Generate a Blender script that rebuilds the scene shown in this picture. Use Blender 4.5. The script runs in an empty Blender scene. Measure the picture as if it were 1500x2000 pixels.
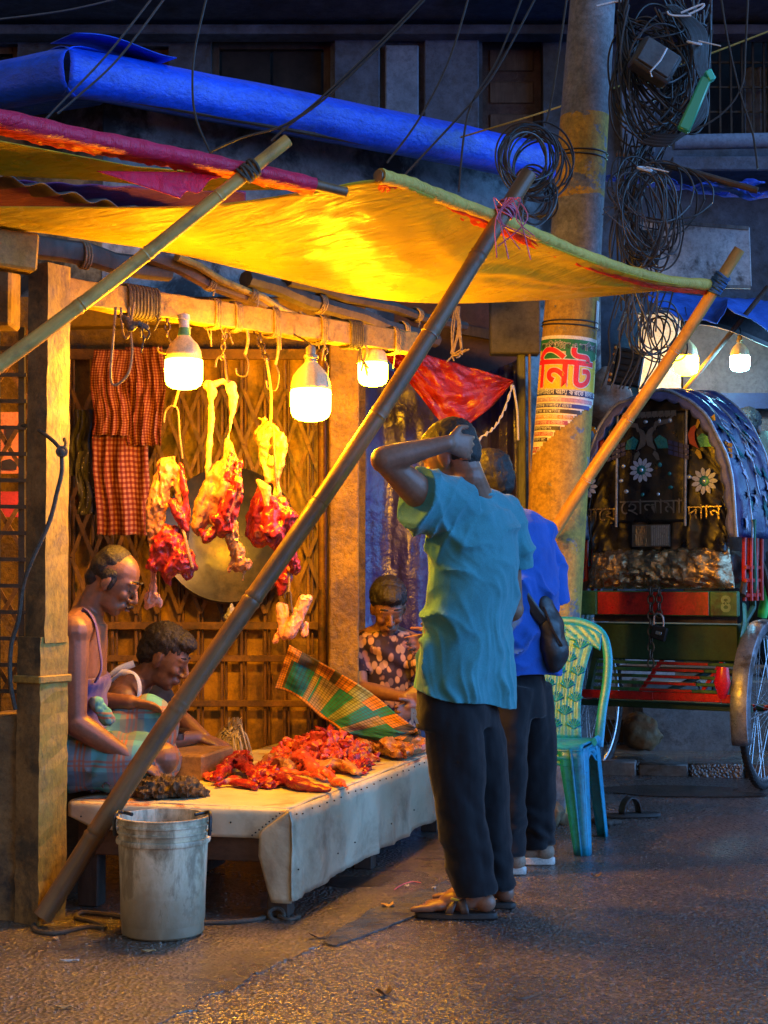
import bpy, bmesh, math, random
import numpy as np
from mathutils import Vector, Matrix, Quaternion, noise

random.seed(7)
SC = bpy.context.scene
COL = SC.collection
PI = math.pi
V = Vector

# ------------------------------------------------------------------ camera
CAM_H = 1.14
PITCH = math.atan(130 / 3000)
cam = bpy.data.cameras.new('camera')
cam.sensor_fit = 'VERTICAL'
cam.sensor_height = 24.0
cam.lens = 36.0
cam.clip_end = 300
camo = bpy.data.objects.new('camera', cam)
camo.location = (0, 0, CAM_H)
camo.rotation_euler = (PI / 2 + PITCH, 0, 0)
COL.objects.link(camo)
SC.camera = camo

# ------------------------------------------------------------------ dusk sky and its soft glow
SKY_STRENGTH = 0.15
wd = bpy.data.worlds.new('World')
SC.world = wd
wd.use_nodes = True
wt = wd.node_tree
sky = wt.nodes.new('ShaderNodeTexSky')
sky.sky_type = 'NISHITA'
sky.sun_disc = False
sky.sun_elevation = math.radians(-0.9)
sky.sun_rotation = math.radians(200)
hs = wt.nodes.new('ShaderNodeHueSaturation')
hs.inputs['Saturation'].default_value = 1.1
wt.links.new(sky.outputs[0], hs.inputs['Color'])
wt.links.new(hs.outputs[0], wt.nodes['Background'].inputs['Color'])
wt.nodes['Background'].inputs['Strength'].default_value = SKY_STRENGTH
SUN_STRENGTH = 1.15
sl = bpy.data.lights.new('dusk_glow', 'SUN')
sl.energy = SUN_STRENGTH
sl.angle = math.radians(70)
sl.color = (0.13, 0.42, 1.0)
slo = bpy.data.objects.new('dusk_glow', sl)
slo.rotation_euler = (math.radians(80), 0, math.radians(72))
COL.objects.link(slo)

SC.view_settings.view_transform = 'Standard'
SC.view_settings.look = 'None'
SC.view_settings.gamma = 1
SC.view_settings.use_curve_mapping = False
SC.view_settings.exposure = 2.45
SC.cycles.use_denoising = True
try:
    SC.cycles.denoiser = 'OPENIMAGEDENOISE'
except Exception:
    pass
SC.cycles.max_bounces = 7
SC.cycles.diffuse_bounces = 4
SC.cycles.glossy_bounces = 3
SC.cycles.transparent_max_bounces = 6
SC.cycles.sample_clamp_indirect = 6.0
SC.cycles.caustics_reflective = False
SC.cycles.caustics_refractive = False

# ------------------------------------------------------------------ measuring the place from the photograph
_UP = V((0, -math.sin(PITCH), math.cos(PITCH)))
_FW = V((0, math.cos(PITCH), math.sin(PITCH)))

def ray(px, py):
    return V(((px - 750) / 3000, 0, 0)) + _UP * ((1000 - py) / 3000) + _FW

def W(px, py, Y):
    d = ray(px, py)
    return V((0, 0, CAM_H)) + d * (Y / d.y)

def G(px, py, z=0.0):
    d = ray(px, py)
    return V((0, 0, CAM_H)) + d * ((z - CAM_H) / d.z)

def S(Y):
    return Y / 3000.0          # metres per photograph pixel at depth Y

# ------------------------------------------------------------------ mesh builder
def frame_from(d, side=None):
    d = d.normalized()
    if side is None:
        side = V((0, 0, 1)) if abs(d.z) < 0.9 else V((1, 0, 0))
    a = (side - d * side.dot(d))
    if a.length < 1e-6:
        a = d.orthogonal()
    a.normalize()
    b = d.cross(a)
    return a, b

def rot3(rx=0, ry=0, rz=0):
    return (Matrix.Rotation(rz, 3, 'Z') @ Matrix.Rotation(ry, 3, 'Y') @ Matrix.Rotation(rx, 3, 'X'))

class MB:
    def __init__(self):
        self.v = []
        self.f = []
        self.m = []
        self.uv = {}
        self.cur = 0

    def add(self, vs, fs, uvs=None):
        b = len(self.v)
        self.v += [V(p) for p in vs]
        for i, f in enumerate(fs):
            if uvs:
                self.uv[len(self.f)] = [uvs[k] for k in f]
            self.f.append([k + b for k in f])
            self.m.append(self.cur)
        return self

    def box(self, c, s, R=None):
        c = V(c)
        pts = []
        for x in (-.5, .5):
            for y in (-.5, .5):
                for z in (-.5, .5):
                    p = V((x * s[0], y * s[1], z * s[2]))
                    pts.append(c + (R @ p if R else p))
        return self.add(pts, [(0, 1, 3, 2), (4, 6, 7, 5), (0, 4, 5, 1), (2, 3, 7, 6), (0, 2, 6, 4), (1, 5, 7, 3)])

    def bar(self, a, b, w, h, side=None, taper=1.0):
        a, b = V(a), V(b)
        s, t = frame_from(b - a, side)
        pts = []
        for p, k in ((a, 1), (b, taper)):
            for (i, j) in ((-1, -1), (1, -1), (1, 1), (-1, 1)):
                pts.append(p + s * (i * w * k / 2) + t * (j * h * k / 2))
        return self.add(pts, [(3, 2, 1, 0), (4, 5, 6, 7), (0, 1, 5, 4), (1, 2, 6, 5), (2, 3, 7, 6), (3, 0, 4, 7)])

    def tube(self, pts, r, n=8, cap=True, side=None, closed=False):
        """r: number, list of numbers or list of (ra, rb) pairs"""
        pts = [V(p) for p in pts]
        N = len(pts)
        rr = r if isinstance(r, (list, tuple)) else [r] * N
        vs = []
        a = None
        for i, p in enumerate(pts):
            if closed:
                d = pts[(i + 1) % N] - pts[i - 1]
            else:
                d = pts[min(i + 1, N - 1)] - pts[max(i - 1, 0)]
            if d.length < 1e-9:
                d = V((0, 0, 1))
            if a is None or side is not None:
                a, b = frame_from(d, side)
            else:
                dn = d.normalized()
                a = a - dn * a.dot(dn)
                if a.length < 1e-6:
                    a = dn.orthogonal()
                a.normalize()
                b = dn.cross(a)
            ra, rb = rr[i] if isinstance(rr[i], (list, tuple)) else (rr[i], rr[i])
            for k in range(n):
                t = 2 * PI * k / n
                vs.append(p + a * (ra * math.cos(t)) + b * (rb * math.sin(t)))
        fs = []
        for i in range(N if closed else N - 1):
            j = (i + 1) % N
            for k in range(n):
                k2 = (k + 1) % n
                fs.append((i * n + k, i * n + k2, j * n + k2, j * n + k))
        if cap and not closed:
            fs.append(tuple(range(n - 1, -1, -1)))
            fs.append(tuple((N - 1) * n + k for k in range(n)))
        return self.add(vs, fs)

    def ell(self, c, r, R=None, nu=14, nv=9):
        c = V(c)
        if not isinstance(r, (list, tuple)):
            r = (r, r, r)
        vs = [V((0, 0, r[2]))]
        for i in range(1, nv):
            th = PI * i / nv
            for k in range(nu):
                ph = 2 * PI * k / nu
                vs.append(V((r[0] * math.sin(th) * math.cos(ph), r[1] * math.sin(th) * math.sin(ph), r[2] * math.cos(th))))
        vs.append(V((0, 0, -r[2])))
        fs = []
        for k in range(nu):
            fs.append((0, 1 + k, 1 + (k + 1) % nu))
        for i in range(nv - 2):
            for k in range(nu):
                a = 1 + i * nu + k
                b = 1 + i * nu + (k + 1) % nu
                fs.append((a, a + nu, b + nu, b))
        last = len(vs) - 1
        o = 1 + (nv - 2) * nu
        for k in range(nu):
            fs.append((o + k, last, o + (k + 1) % nu))
        return self.add([c + (R @ p if R else p) for p in vs], fs)

    def chain(self, pts, radii, n=12):
        """a limb: a tapered tube with round joints"""
        pts = [V(p) for p in pts]
        if not isinstance(radii, (list, tuple)):
            radii = [radii] * len(pts)
        self.tube(pts, list(radii), n)
        for p, r in zip(pts, radii):
            self.ell(p, r if not isinstance(r, (list, tuple)) else min(r), nu=n, nv=8)
        return self

    def lathe(self, prof, n=24, c=(0, 0, 0), R=None, close=False):
        c = V(c)
        vs = []
        for (r, z) in prof:
            for k in range(n):
                t = 2 * PI * k / n
                p = V((r * math.cos(t), r * math.sin(t), z))
                vs.append(c + (R @ p if R else p))
        fs = []
        P = len(prof)
        for i in range(P if close else P - 1):
            j = (i + 1) % P
            for k in range(n):
                k2 = (k + 1) % n
                fs.append((i * n + k, i * n + k2, j * n + k2, j * n + k))
        return self.add(vs, fs)

    def grid(self, fn, nu, nv, keep=None):
        vs = []
        uvs = []
        for j in range(nv + 1):
            for i in range(nu + 1):
                u, w = i / nu, j / nv
                vs.append(fn(u, w))
                uvs.append((u, w))
        fs = []
        for j in range(nv):
            for i in range(nu):
                if keep and not keep((i + .5) / nu, (j + .5) / nv):
                    continue
                a = j * (nu + 1) + i
                fs.append((a, a + 1, a + nu + 2, a + nu + 1))
        return self.add(vs, fs, uvs)

    def slab(self, outline, normal, t):
        """a flat outline (list of points) given thickness t along normal"""
        n = V(normal).normalized() * t
        k = len(outline)
        vs = [V(p) for p in outline] + [V(p) + n for p in outline]
        fs = [tuple(range(k - 1, -1, -1)), tuple(range(k, 2 * k))]
        for i in range(k):
            j = (i + 1) % k
            fs.append((i, j, j + k, i + k))
        return self.add(vs, fs)

    def torus(self, c, R_, r, rot=None, n=32, m=8):
        pts = []
        for k in range(n):
            t = 2 * PI * k / n
            p = V((R_ * math.cos(t), R_ * math.sin(t), 0))
            pts.append(V(c) + (rot @ p if rot else p))
        ax = rot @ V((0, 0, 1)) if rot else V((0, 0, 1))
        return self.tube(pts, r, m, closed=True, side=ax)

    def raw_mesh(self, name='m', off=V((0, 0, 0))):
        me = bpy.data.meshes.new(name)
        me.from_pydata([tuple(p - off) for p in self.v], [], self.f)
        return me

    def build(self, name, mat, parent=None, smooth=True, bevel=0.0, loc=None, solid=0.0, subd=0, seg=1):
        if loc is None:
            off = wloc(parent) if parent else V((0, 0, 0))
        else:
            off = V(loc)
        me = self.raw_mesh(name, off)
        mats = mat if isinstance(mat, (list, tuple)) else [mat]
        for mm in mats:
            me.materials.append(mm)
        if len(mats) > 1:
            me.polygons.foreach_set('material_index', self.m)
        if self.uv:
            lay = me.uv_layers.new(name='UVMap')
            for pi, uvs in self.uv.items():
                ls = me.polygons[pi].loop_start
                for q, uvv in enumerate(uvs):
                    lay.data[ls + q].uv = uvv
        bm = bmesh.new()
        bm.from_mesh(me)
        bmesh.ops.recalc_face_normals(bm, faces=bm.faces) if not self.uv else None
        if bevel > 0:
            es = [e for e in bm.edges if e.is_manifold and e.calc_face_angle(0) > 0.6]
            bmesh.ops.bevel(bm, geom=es, offset=bevel, segments=seg, profile=0.6, affect='EDGES', clamp_overlap=True)
        bm.to_mesh(me)
        bm.free()
        if smooth:
            me.polygons.foreach_set('use_smooth', [True] * len(me.polygons))
            try:
                me.set_sharp_from_angle(angle=math.radians(42))
            except Exception:
                pass
        o = bpy.data.objects.new(name, me)
        COL.objects.link(o)
        if parent:
            o.parent = parent
            if loc is not None:
                o.location = V(loc) - wloc(parent)
        elif loc is not None:
            o.location = loc
        if solid:
            md = o.modifiers.new('thickness', 'SOLIDIFY')
            md.thickness = solid
            md.offset = 0
        if subd:
            md = o.modifiers.new('smooth', 'SUBSURF')
            md.levels = md.render_levels = subd
        return o

def wloc(o):
    p = V((0, 0, 0))
    while o is not None:
        p += o.location
        o = o.parent
    return p

def tag(o, label=None, cat=None, group=None, kind=None):
    if label: o['label'] = label
    if cat: o['category'] = cat
    if group: o['group'] = group
    if kind: o['kind'] = kind
    return o

def thing(name, loc, label, cat, group=None):
    o = bpy.data.objects.new(name, None)
    o.empty_display_size = .05
    COL.objects.link(o)
    o.location = loc
    return tag(o, label, cat, group)

def copy_tree(o, parent=None):
    c = o.copy()
    COL.objects.link(c)
    if parent:
        c.parent = parent
    for ch in [x for x in o.children]:
        copy_tree(ch, c)
    return c

def fuse(mb, voxel=.006, smooth=4, fac=.5, disp=None, hem=None):
    """one continuous surface round overlapping closed shapes"""
    me = mb.raw_mesh('tmp')
    o = bpy.data.objects.new('tmp', me)
    COL.objects.link(o)
    r = o.modifiers.new('r', 'REMESH')
    r.mode = 'VOXEL'
    r.voxel_size = voxel
    if smooth:
        s = o.modifiers.new('s', 'SMOOTH')
        s.iterations = smooth
        s.factor = fac
    dg = bpy.context.evaluated_depsgraph_get()
    ev = o.evaluated_get(dg)
    m2 = bpy.data.meshes.new_from_object(ev, depsgraph=dg)
    n = len(m2.vertices)
    co = np.empty(n * 3, np.float32)
    m2.vertices.foreach_get('co', co)
    no = np.empty(n * 3, np.float32)
    m2.vertices.foreach_get('normal', no)
    co = co.reshape(-1, 3)
    no = no.reshape(-1, 3)
    out = MB()
    if disp:
        for i in range(n):
            p = V(co[i])
            nn = V(no[i])
            out.v.append(p + nn * disp(p, nn))
    else:
        out.v = [V(p) for p in co]
    out.f = [list(p.vertices) for p in m2.polygons]
    if hem:
        lo = [p.z < hem(p) for p in out.v]
        out.f = [f for f in out.f if not all(lo[k] for k in f)]
        for i, p in enumerate(out.v):
            if lo[i]:
                p.z = hem(p)
    out.m = [0] * len(out.f)
    bpy.data.objects.remove(o)
    bpy.data.meshes.remove(m2)
    bpy.data.meshes.remove(me)
    return out

def fb(p, s, oct=3):
    return noise.fractal(V(p) * s, 1.0, 2.0, oct, noise_basis='PERLIN_ORIGINAL')

def spline(pts, k=6):
    """Catmull-Rom through points"""
    pts = [V(p) for p in pts]
    if len(pts) < 3:
        return [pts[0].lerp(pts[1], i / k) for i in range(k + 1)]
    out = []
    for i in range(len(pts) - 1):
        p0 = pts[max(i - 1, 0)]; p1 = pts[i]; p2 = pts[i + 1]; p3 = pts[min(i + 2, len(pts) - 1)]
        for j in range(k):
            t = j / k
            out.append(0.5 * ((2 * p1) + (p2 - p0) * t + (2 * p0 - 5 * p1 + 4 * p2 - p3) * t * t + (3 * p1 - p0 - 3 * p2 + p3) * t ** 3))
    out.append(pts[-1])
    return out

def text_mb(body, size, offset=0.0, align='CENTER', slices=0):
    c = bpy.data.curves.new('t', 'FONT')
    c.body = body
    c.size = size
    c.offset = offset
    c.align_x = align
    c.resolution_u = 3
    o = bpy.data.objects.new('t', c)
    COL.objects.link(o)
    dg = bpy.context.evaluated_depsgraph_get()
    me = bpy.data.meshes.new_from_object(o.evaluated_get(dg), depsgraph=dg)
    if slices:
        bm = bmesh.new()
        bm.from_mesh(me)
        xs = [v.co.x for v in bm.verts]
        x = min(xs) + slices
        while x < max(xs):
            bmesh.ops.bisect_plane(bm, geom=bm.verts[:] + bm.edges[:] + bm.faces[:], dist=1e-6, plane_co=(x, 0, 0), plane_no=(1, 0, 0))
            x += slices
        bm.to_mesh(me)
        bm.free()
    mb = MB()
    mb.add([v.co.copy() for v in me.vertices], [list(p.vertices) for p in me.polygons])
    bpy.data.objects.remove(o)
    bpy.data.meshes.remove(me)
    return mb

# ------------------------------------------------------------------ materials
def lin(r, g, b):
    def f(x):
        x /= 255
        return x / 12.92 if x <= .04045 else ((x + .055) / 1.055) ** 2.4
    return (f(r), f(g), f(b))

class NT:
    def __init__(self, name):
        self.mat = bpy.data.materials.new(name)
        self.mat.use_nodes = True
        self.t = self.mat.node_tree
        self.b = self.t.nodes['Principled BSDF']
        self.out = self.t.nodes['Material Output']

    def n(self, typ, props=None, **ins):
        nd = self.t.nodes.new('ShaderNode' + typ)
        for k, x in (props or {}).items():
            setattr(nd, k, x)
        for k, x in ins.items():
            key = int(k[1:]) if k[0] == '_' and k[1:].isdigit() else k
            self.set(nd.inputs[key], x)
        return nd

    def set(self, sock, x):
        if isinstance(x, bpy.types.NodeSocket):
            self.t.links.new(x, sock)
        elif isinstance(x, bpy.types.Node):
            self.t.links.new(x.outputs[0], sock)
        else:
            if isinstance(x, (tuple, list)) and len(x) == 3 and sock.type == 'RGBA':
                x = (*x, 1)
            sock.default_value = x

    def obj(self, vary=False):
        tc = self.n('TexCoord').outputs['Object']
        if not vary:
            return tc
        oi = self.n('ObjectInfo').outputs['Random']
        m = self.n('Math', {'operation': 'MULTIPLY'}, _0=oi, _1=37.0)
        cmb = self.n('CombineXYZ', X=m, Y=m, Z=m)
        return self.n('VectorMath', {'operation': 'ADD'}, _0=tc, _1=cmb).outputs[0]

    def noise(self, vec, scale, detail=4, rough=.6, dist=0):
        nd = self.n('TexNoise', Scale=scale, Detail=detail, Roughness=rough, Distortion=dist)
        self.set(nd.inputs['Vector'], vec)
        return nd.outputs[0]

    def ramp(self, fac, stops, interp='LINEAR'):
        nd = self.n('ValToRGB')
        self.set(nd.inputs[0], fac)
        cr = nd.color_ramp
        cr.interpolation = interp
        while len(cr.elements) < len(stops):
            cr.elements.new(.5)
        for e, (p, c) in zip(cr.elements, sorted(stops, key=lambda s: s[0])):
            e.position = p
            if isinstance(c, (int, float)):
                c = (c, c, c)
            e.color = (*c[:3], 1)
        return nd.outputs[0]

    def mix(self, fac, a, b, mode='MIX'):
        nd = self.n('MixRGB', {'blend_type': mode})
        self.set(nd.inputs[0], fac)
        self.set(nd.inputs[1], a)
        self.set(nd.inputs[2], b)
        return nd.outputs[0]

    def math(self, op, a, b=0.0, c=0.0):
        nd = self.n('Math', {'operation': op})
        self.set(nd.inputs[0], a)
        self.set(nd.inputs[1], b)
        self.set(nd.inputs[2], c)
        return nd.outputs[0]

    def scale(self, vec, s):
        return self.n('Mapping', {}, Vector=vec, Scale=s).outputs[0]

    def bump(self, h, strength=.3, dist=.01, prev=None):
        nd = self.n('Bump', Strength=strength, Distance=dist)
        self.set(nd.inputs['Height'], h)
        if prev is not None:
            self.set(nd.inputs['Normal'], prev)
        return nd.outputs[0]

    def done(self, color=None, rough=None, metal=None, normal=None, spec=None, transl=0.0, coat=None, sss=None):
        if color is not None: self.set(self.b.inputs['Base Color'], color)
        if rough is not None: self.set(self.b.inputs['Roughness'], rough)
        if metal is not None: self.set(self.b.inputs['Metallic'], metal)
        if normal is not None: self.set(self.b.inputs['Normal'], normal)
        if spec is not None: self.set(self.b.inputs['Specular IOR Level'], spec)
        if coat is not None:
            self.set(self.b.inputs['Coat Weight'], coat)
            self.set(self.b.inputs['Coat Roughness'], .15)
            if normal is not None:
                self.set(self.b.inputs['Coat Normal'], normal)
        if transl > 0:
            tr = self.n('BsdfTranslucent')
            self.set(tr.inputs['Color'], color)
            if normal is not None:
                self.set(tr.inputs['Normal'], normal)
            ms = self.n('MixShader')
            ms.inputs[0].default_value = transl
            self.t.links.new(self.b.outputs[0], ms.inputs[1])
            self.t.links.new(tr.outputs[0], ms.inputs[2])
            self.t.links.new(ms.outputs[0], self.out.inputs[0])
        return self.mat

def pm(name, c1, c2=None, scale=6, rough=.6, bump=.15, bscale=40, bdist=.004, metal=0.0, spec=None, stretch=None,
       stain=None, sscale=2.5, samt=(.5, .65), transl=0.0, vary=True, coat=None, rvar=.15, grain=.8):
    """general worn surface: two tones, stains and fine relief"""
    m = NT(name)
    co = m.obj(vary)
    cs = m.scale(co, stretch) if stretch else co
    c2 = c2 or tuple(x * .7 for x in c1)
    f = m.noise(cs, scale, 5, .65)
    col = m.ramp(f, [(.32, c2), (.68, c1)])
    if stain:
        sf = m.ramp(m.noise(cs, sscale, 6, .7, .3), [(samt[0], 0), (samt[1], 1)])
        col = m.mix(sf, col, stain)
    g2 = m.ramp(m.noise(cs, scale * 9, 5, .8), [(.3, .45), (.5, 1.0), (.72, 1.35)])
    col = m.mix(grain, col, g2, 'MULTIPLY')
    rr = m.ramp(m.noise(co, scale * 2.3, 3), [(.3, max(rough - rvar, .02)), (.7, min(rough + rvar, 1))])
    nrm = None
    if bump:
        nrm = m.bump(m.noise(cs, bscale, 5, .6), bump, bdist)
    return m.done(col, rr, metal, nrm, spec, transl, coat)
# ------------------------------------------------------------------ palette
M = {}
def road_mat():
    m = NT('wet_asphalt')
    co = m.obj()
    vor = m.n('TexVoronoi', {'feature': 'F1'}, Vector=co, Scale=82.0)
    grain = m.noise(co, 190, 3, .7)
    wet = m.ramp(m.noise(co, .9, 5, .6, .4), [(.4, 0), (.62, 1)])
    stone = m.ramp(vor.outputs['Color'], [(.1, (.024, .014, .013)), (.7, (.09, .056, .047)), (.92, (.42, .28, .19))])  # brightest warm stop paints glints into the stone colour
    big = m.ramp(m.noise(co, 2.2, 6, .7), [(.3, (.6, .58, .6)), (.7, (1.15, 1.1, 1.05))])
    col = m.mix(1, stone, big, 'MULTIPLY')
    col = m.mix(m.math('MULTIPLY', wet, .35), col, (.018, .016, .017))
    rr = m.ramp(m.noise(co, 60, 3, .6), [(.3, .2), (.75, .4)])
    rr = m.mix(m.math('MULTIPLY', wet, .4), rr, (.16, .16, .16))
    b1 = m.bump(vor.outputs['Distance'], 1.0, .015)
    b2 = m.bump(grain, .6, .004, b1)
    b3 = m.bump(m.noise(co, 6, 4), .25, .03, b2)
    crk = m.n('TexVoronoi', {'feature': 'DISTANCE_TO_EDGE'}, Vector=m.n('VectorMath', {'operation': 'ADD'}, _0=co, _1=m.n('VectorMath', {'operation': 'SCALE'}, _0=m.n('TexNoise', Vector=co, Scale=2.0, Detail=7.0).outputs['Color'], Scale=.7).outputs[0]).outputs[0], Scale=.75)
    ck = m.math('MULTIPLY', m.ramp(crk.outputs[0], [(.0, 1), (.012, 0)]), m.ramp(m.noise(co, .8, 3), [(.5, 0), (.6, 1)]))
    col = m.mix(ck, col, (.008, .006, .006))
    tar = m.ramp(m.noise(co, .55, 6, .7, .8), [(.55, 0), (.6, 1)])
    col = m.mix(m.math('MULTIPLY', tar, .45), col, (.02, .015, .015))
    m.b.inputs['IOR'].default_value = 1.62
    m.b.inputs['Coat IOR'].default_value = 1.7
    mt = m.done(col, rr, 0, b3, 1.0, coat=.8)
    cb = m.bump(m.noise(co, 14, 5, .65), .35, .02)
    cb = m.bump(vor.outputs['Distance'], .5, .008, cb)
    m.set(m.b.inputs['Coat Normal'], cb)
    m.set(m.b.inputs['Coat Weight'], m.mix(wet, (.45, .45, .45), (1, 1, 1)))
    m.set(m.b.inputs['Coat Roughness'], m.mix(wet, (.3, .3, .3), (.13, .13, .13)))
    return mt
M['road'] = road_mat()

def apron_mat():
    m = NT('packed_wet_concrete')
    co = m.obj()
    cs = m.n('Mapping', {}, Vector=co, Scale=(.8, 5.0, 1.0), Rotation=(0, 0, .12)).outputs[0]
    n1 = m.noise(cs, 3.5, 9, .75, .5)
    col = m.ramp(n1, [(.28, (.02, .013, .009)), (.5, (.075, .049, .03)), (.75, (.18, .12, .075))])
    vor = m.n('TexVoronoi', {'feature': 'F1'}, Vector=co, Scale=70.0)
    sp = m.ramp(vor.outputs['Color'], [(.1, .45), (.6, 1.0), (.92, 1.9)])
    pat = m.ramp(m.noise(co, 1.3, 6, .7, .5), [(.4, .15), (.62, .95)])
    col = m.mix(pat, col, sp, 'MULTIPLY')
    crk = m.n('TexVoronoi', {'feature': 'DISTANCE_TO_EDGE'}, Vector=m.n('VectorMath', {'operation': 'ADD'}, _0=co, _1=m.n('VectorMath', {'operation': 'SCALE'}, _0=m.n('TexNoise', Vector=co, Scale=2.5, Detail=6.0).outputs['Color'], Scale=.5).outputs[0]).outputs[0], Scale=1.3)
    ck = m.ramp(crk.outputs[0], [(.0, 1), (.018, 0)])
    col = m.mix(m.math('MULTIPLY', ck, .8), col, (.012, .009, .008))
    n2 = m.noise(co, 90, 4, .7)
    wet = m.ramp(m.noise(co, 1.6, 5, .6), [(.42, 0), (.6, 1)])
    rr = m.mix(wet, (.5, .5, .5), (.22, .22, .22))
    b = m.bump(n1, .6, .025)
    b = m.bump(vor.outputs['Distance'], .8, .014, b)
    b = m.bump(n2, .5, .005, b)
    b = m.bump(ck, -.4, .01, b)
    m.b.inputs['IOR'].default_value = 1.6
    return m.done(col, rr, 0, b, 1.0, coat=.8)
M['apron'] = apron_mat()
M['puddle'] = pm('puddle_water', (.06, .05, .045), (.03, .027, .024), 5, .16, 1.0, 70, .014, spec=.6, rvar=.03)
M['kerb'] = pm('kerb_concrete', (.2, .19, .18), (.1, .095, .09), 5, .45, .4, 50, .006, stain=(.03, .026, .02))
M['facade'] = pm('sooty_concrete', (.085, .12, .18), (.04, .055, .085), 1.6, .85, .4, 22, .012, stain=(.035, .036, .04), sscale=1.1, samt=(.48, .62))
M['facade_pale'] = pm('pale_distemper', (.16, .23, .33), (.075, .11, .16), 2.2, .85, .3, 26, .008, stain=(.07, .07, .08), sscale=1.4, samt=(.5, .68))
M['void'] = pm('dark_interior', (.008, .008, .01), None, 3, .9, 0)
M['shopwall'] = pm('stained_grey_plaster', (.26, .29, .31), (.11, .125, .135), 2.0, .85, .4, 20, .01, stain=(.03, .03, .033), sscale=2.4, samt=(.46, .58))
M['darkwood'] = pm('dark_old_wood', (.075, .05, .035), (.03, .02, .014), 5, .75, .4, 30, .006, stretch=(1, 1, .12))
M['grimewood'] = pm('grimy_bench_wood', (.1, .05, .028), (.035, .018, .012), 6, .6, .4, 34, .006, stretch=(.25, 1, 1))
M['yellow_wood'] = pm('yellow_washed_timber', (.38, .24, .045), (.22, .125, .02), 5, .7, .55, 35, .008, stain=(.1, .055, .02), sscale=5, samt=(.55, .68))
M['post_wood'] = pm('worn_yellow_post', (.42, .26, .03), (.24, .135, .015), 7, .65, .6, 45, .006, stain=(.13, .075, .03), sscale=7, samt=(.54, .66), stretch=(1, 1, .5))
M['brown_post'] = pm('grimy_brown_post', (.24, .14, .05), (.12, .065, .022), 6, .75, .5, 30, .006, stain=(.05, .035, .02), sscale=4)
M['dirty_plinth'] = pm('dirty_brown_plaster', (.22, .13, .05), (.09, .055, .025), 4, .8, .6, 30, .01, stain=(.03, .024, .02), sscale=2.5)
M['yellow_plaster'] = pm('yellow_ochre_plaster', (.26, .145, .014), (.12, .062, .007), 4, .75, .9, 36, .012, stain=(.09, .05, .025), sscale=5, samt=(.48, .6), grain=1.0)
M['gate'] = pm('brown_gate_paint', (.2, .09, .012), (.08, .034, .006), 9, .55, .4, 60, .003, stain=(.03, .014, .006), sscale=6)
M['gate_sheet'] = pm('yellow_sheet_metal', (.4, .21, .02), (.2, .1, .012), 6, .5, .4, 30, .006, stain=(.05, .025, .006), sscale=4, samt=(.47, .62))
M['blue_tarp'] = pm('blue_poly_tarp', (.004, .085, .78), (.003, .05, .5), 3, .42, .7, 60, .008, stretch=(.2, 1, 1), spec=.45, stain=(.02, .07, .3), sscale=5, samt=(.56, .7))
M['iron'] = pm('dark_iron', (.035, .032, .03), (.015, .014, .013), 14, .5, .4, 60, .003, metal=.5)
M['cable'] = pm('black_cable', (.014, .014, .017), None, 20, .45, 0)
M['cable_blue'] = pm('grey_cable', (.05, .055, .065), None, 20, .5, 0)
M['twine'] = pm('jute_rope', (.3, .21, .12), (.14, .09, .05), 60, .9, .8, 160, .004)
M['darkrope'] = pm('greasy_rope', (.09, .07, .05), (.04, .03, .02), 60, .8, .8, 150, .004)
M['white_plastic'] = pm('white_tie_plastic', (.7, .72, .74), None, 20, .4, 0)

# ------------------------------------------------------------------ ground
mb = MB()
mb.grid(lambda u, v: V((-40 + 80 * u, -8 + 68 * v, 0)), 8, 8)
tag(mb.build('road', M['road'], smooth=False), kind='structure')

edge = [G(230, 2040), G(330, 1990), G(470, 1925), G(560, 1880), G(650, 1842), G(730, 1796), G(800, 1762), G(850, 1735), G(900, 1700), G(960, 1665), G(1020, 1620), G(1090, 1575)]
edge = spline(edge, 5)
r_ = random.Random(3)
edge = [e for a_, b_ in zip(edge, edge[1:]) for e in (a_, a_.lerp(b_, .33), a_.lerp(b_, .67))] + [edge[-1]]
edge = [p + V((.05 * fb(p, 7, 4) + r_.uniform(-.012, .012), .05 * fb(p + V((3, 1, 0)), 7, 4) + r_.uniform(-.012, .012), 0)) for p in edge]
poly = edge + [V((1.2, 7.6, 0)), V((1.2, 9.4, 0)), V((-4.5, 9.4, 0)), V((-4.5, 3.2, 0)), V((-1.2, 3.2, 0))]
mb = MB()
mb.slab([p + V((0, 0, -.05)) for p in poly], (0, 0, 1), .054)
tag(mb.build('pavement', M['apron'], smooth=False), kind='structure')
# strip of worn kerb beside the feet
ks = [G(628, 1838, .009), G(745, 1762, .009), G(870, 1722, .009), G(900, 1740, .009), G(770, 1800, .009), G(665, 1846, .009)]
mb = MB()
kk = []
for a_, b_ in zip(ks, ks[1:] + ks[:1]):
    kk += [a_.lerp(b_, q / 5) for q in range(5)]
mb.slab([V((p.x + .03 * fb(p, 11, 3), p.y + .03 * fb(p + V((4, 0, 0)), 11, 3), .001)) for p in kk], (0, 0, 1), .0055)
tag(mb.build('kerb_strip', pm('wet_grey_strip', (.12, .115, .11), (.06, .056, .052), 9, .28, .4, 60, .006, stain=(.035, .03, .026)), smooth=False), kind='structure')

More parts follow.
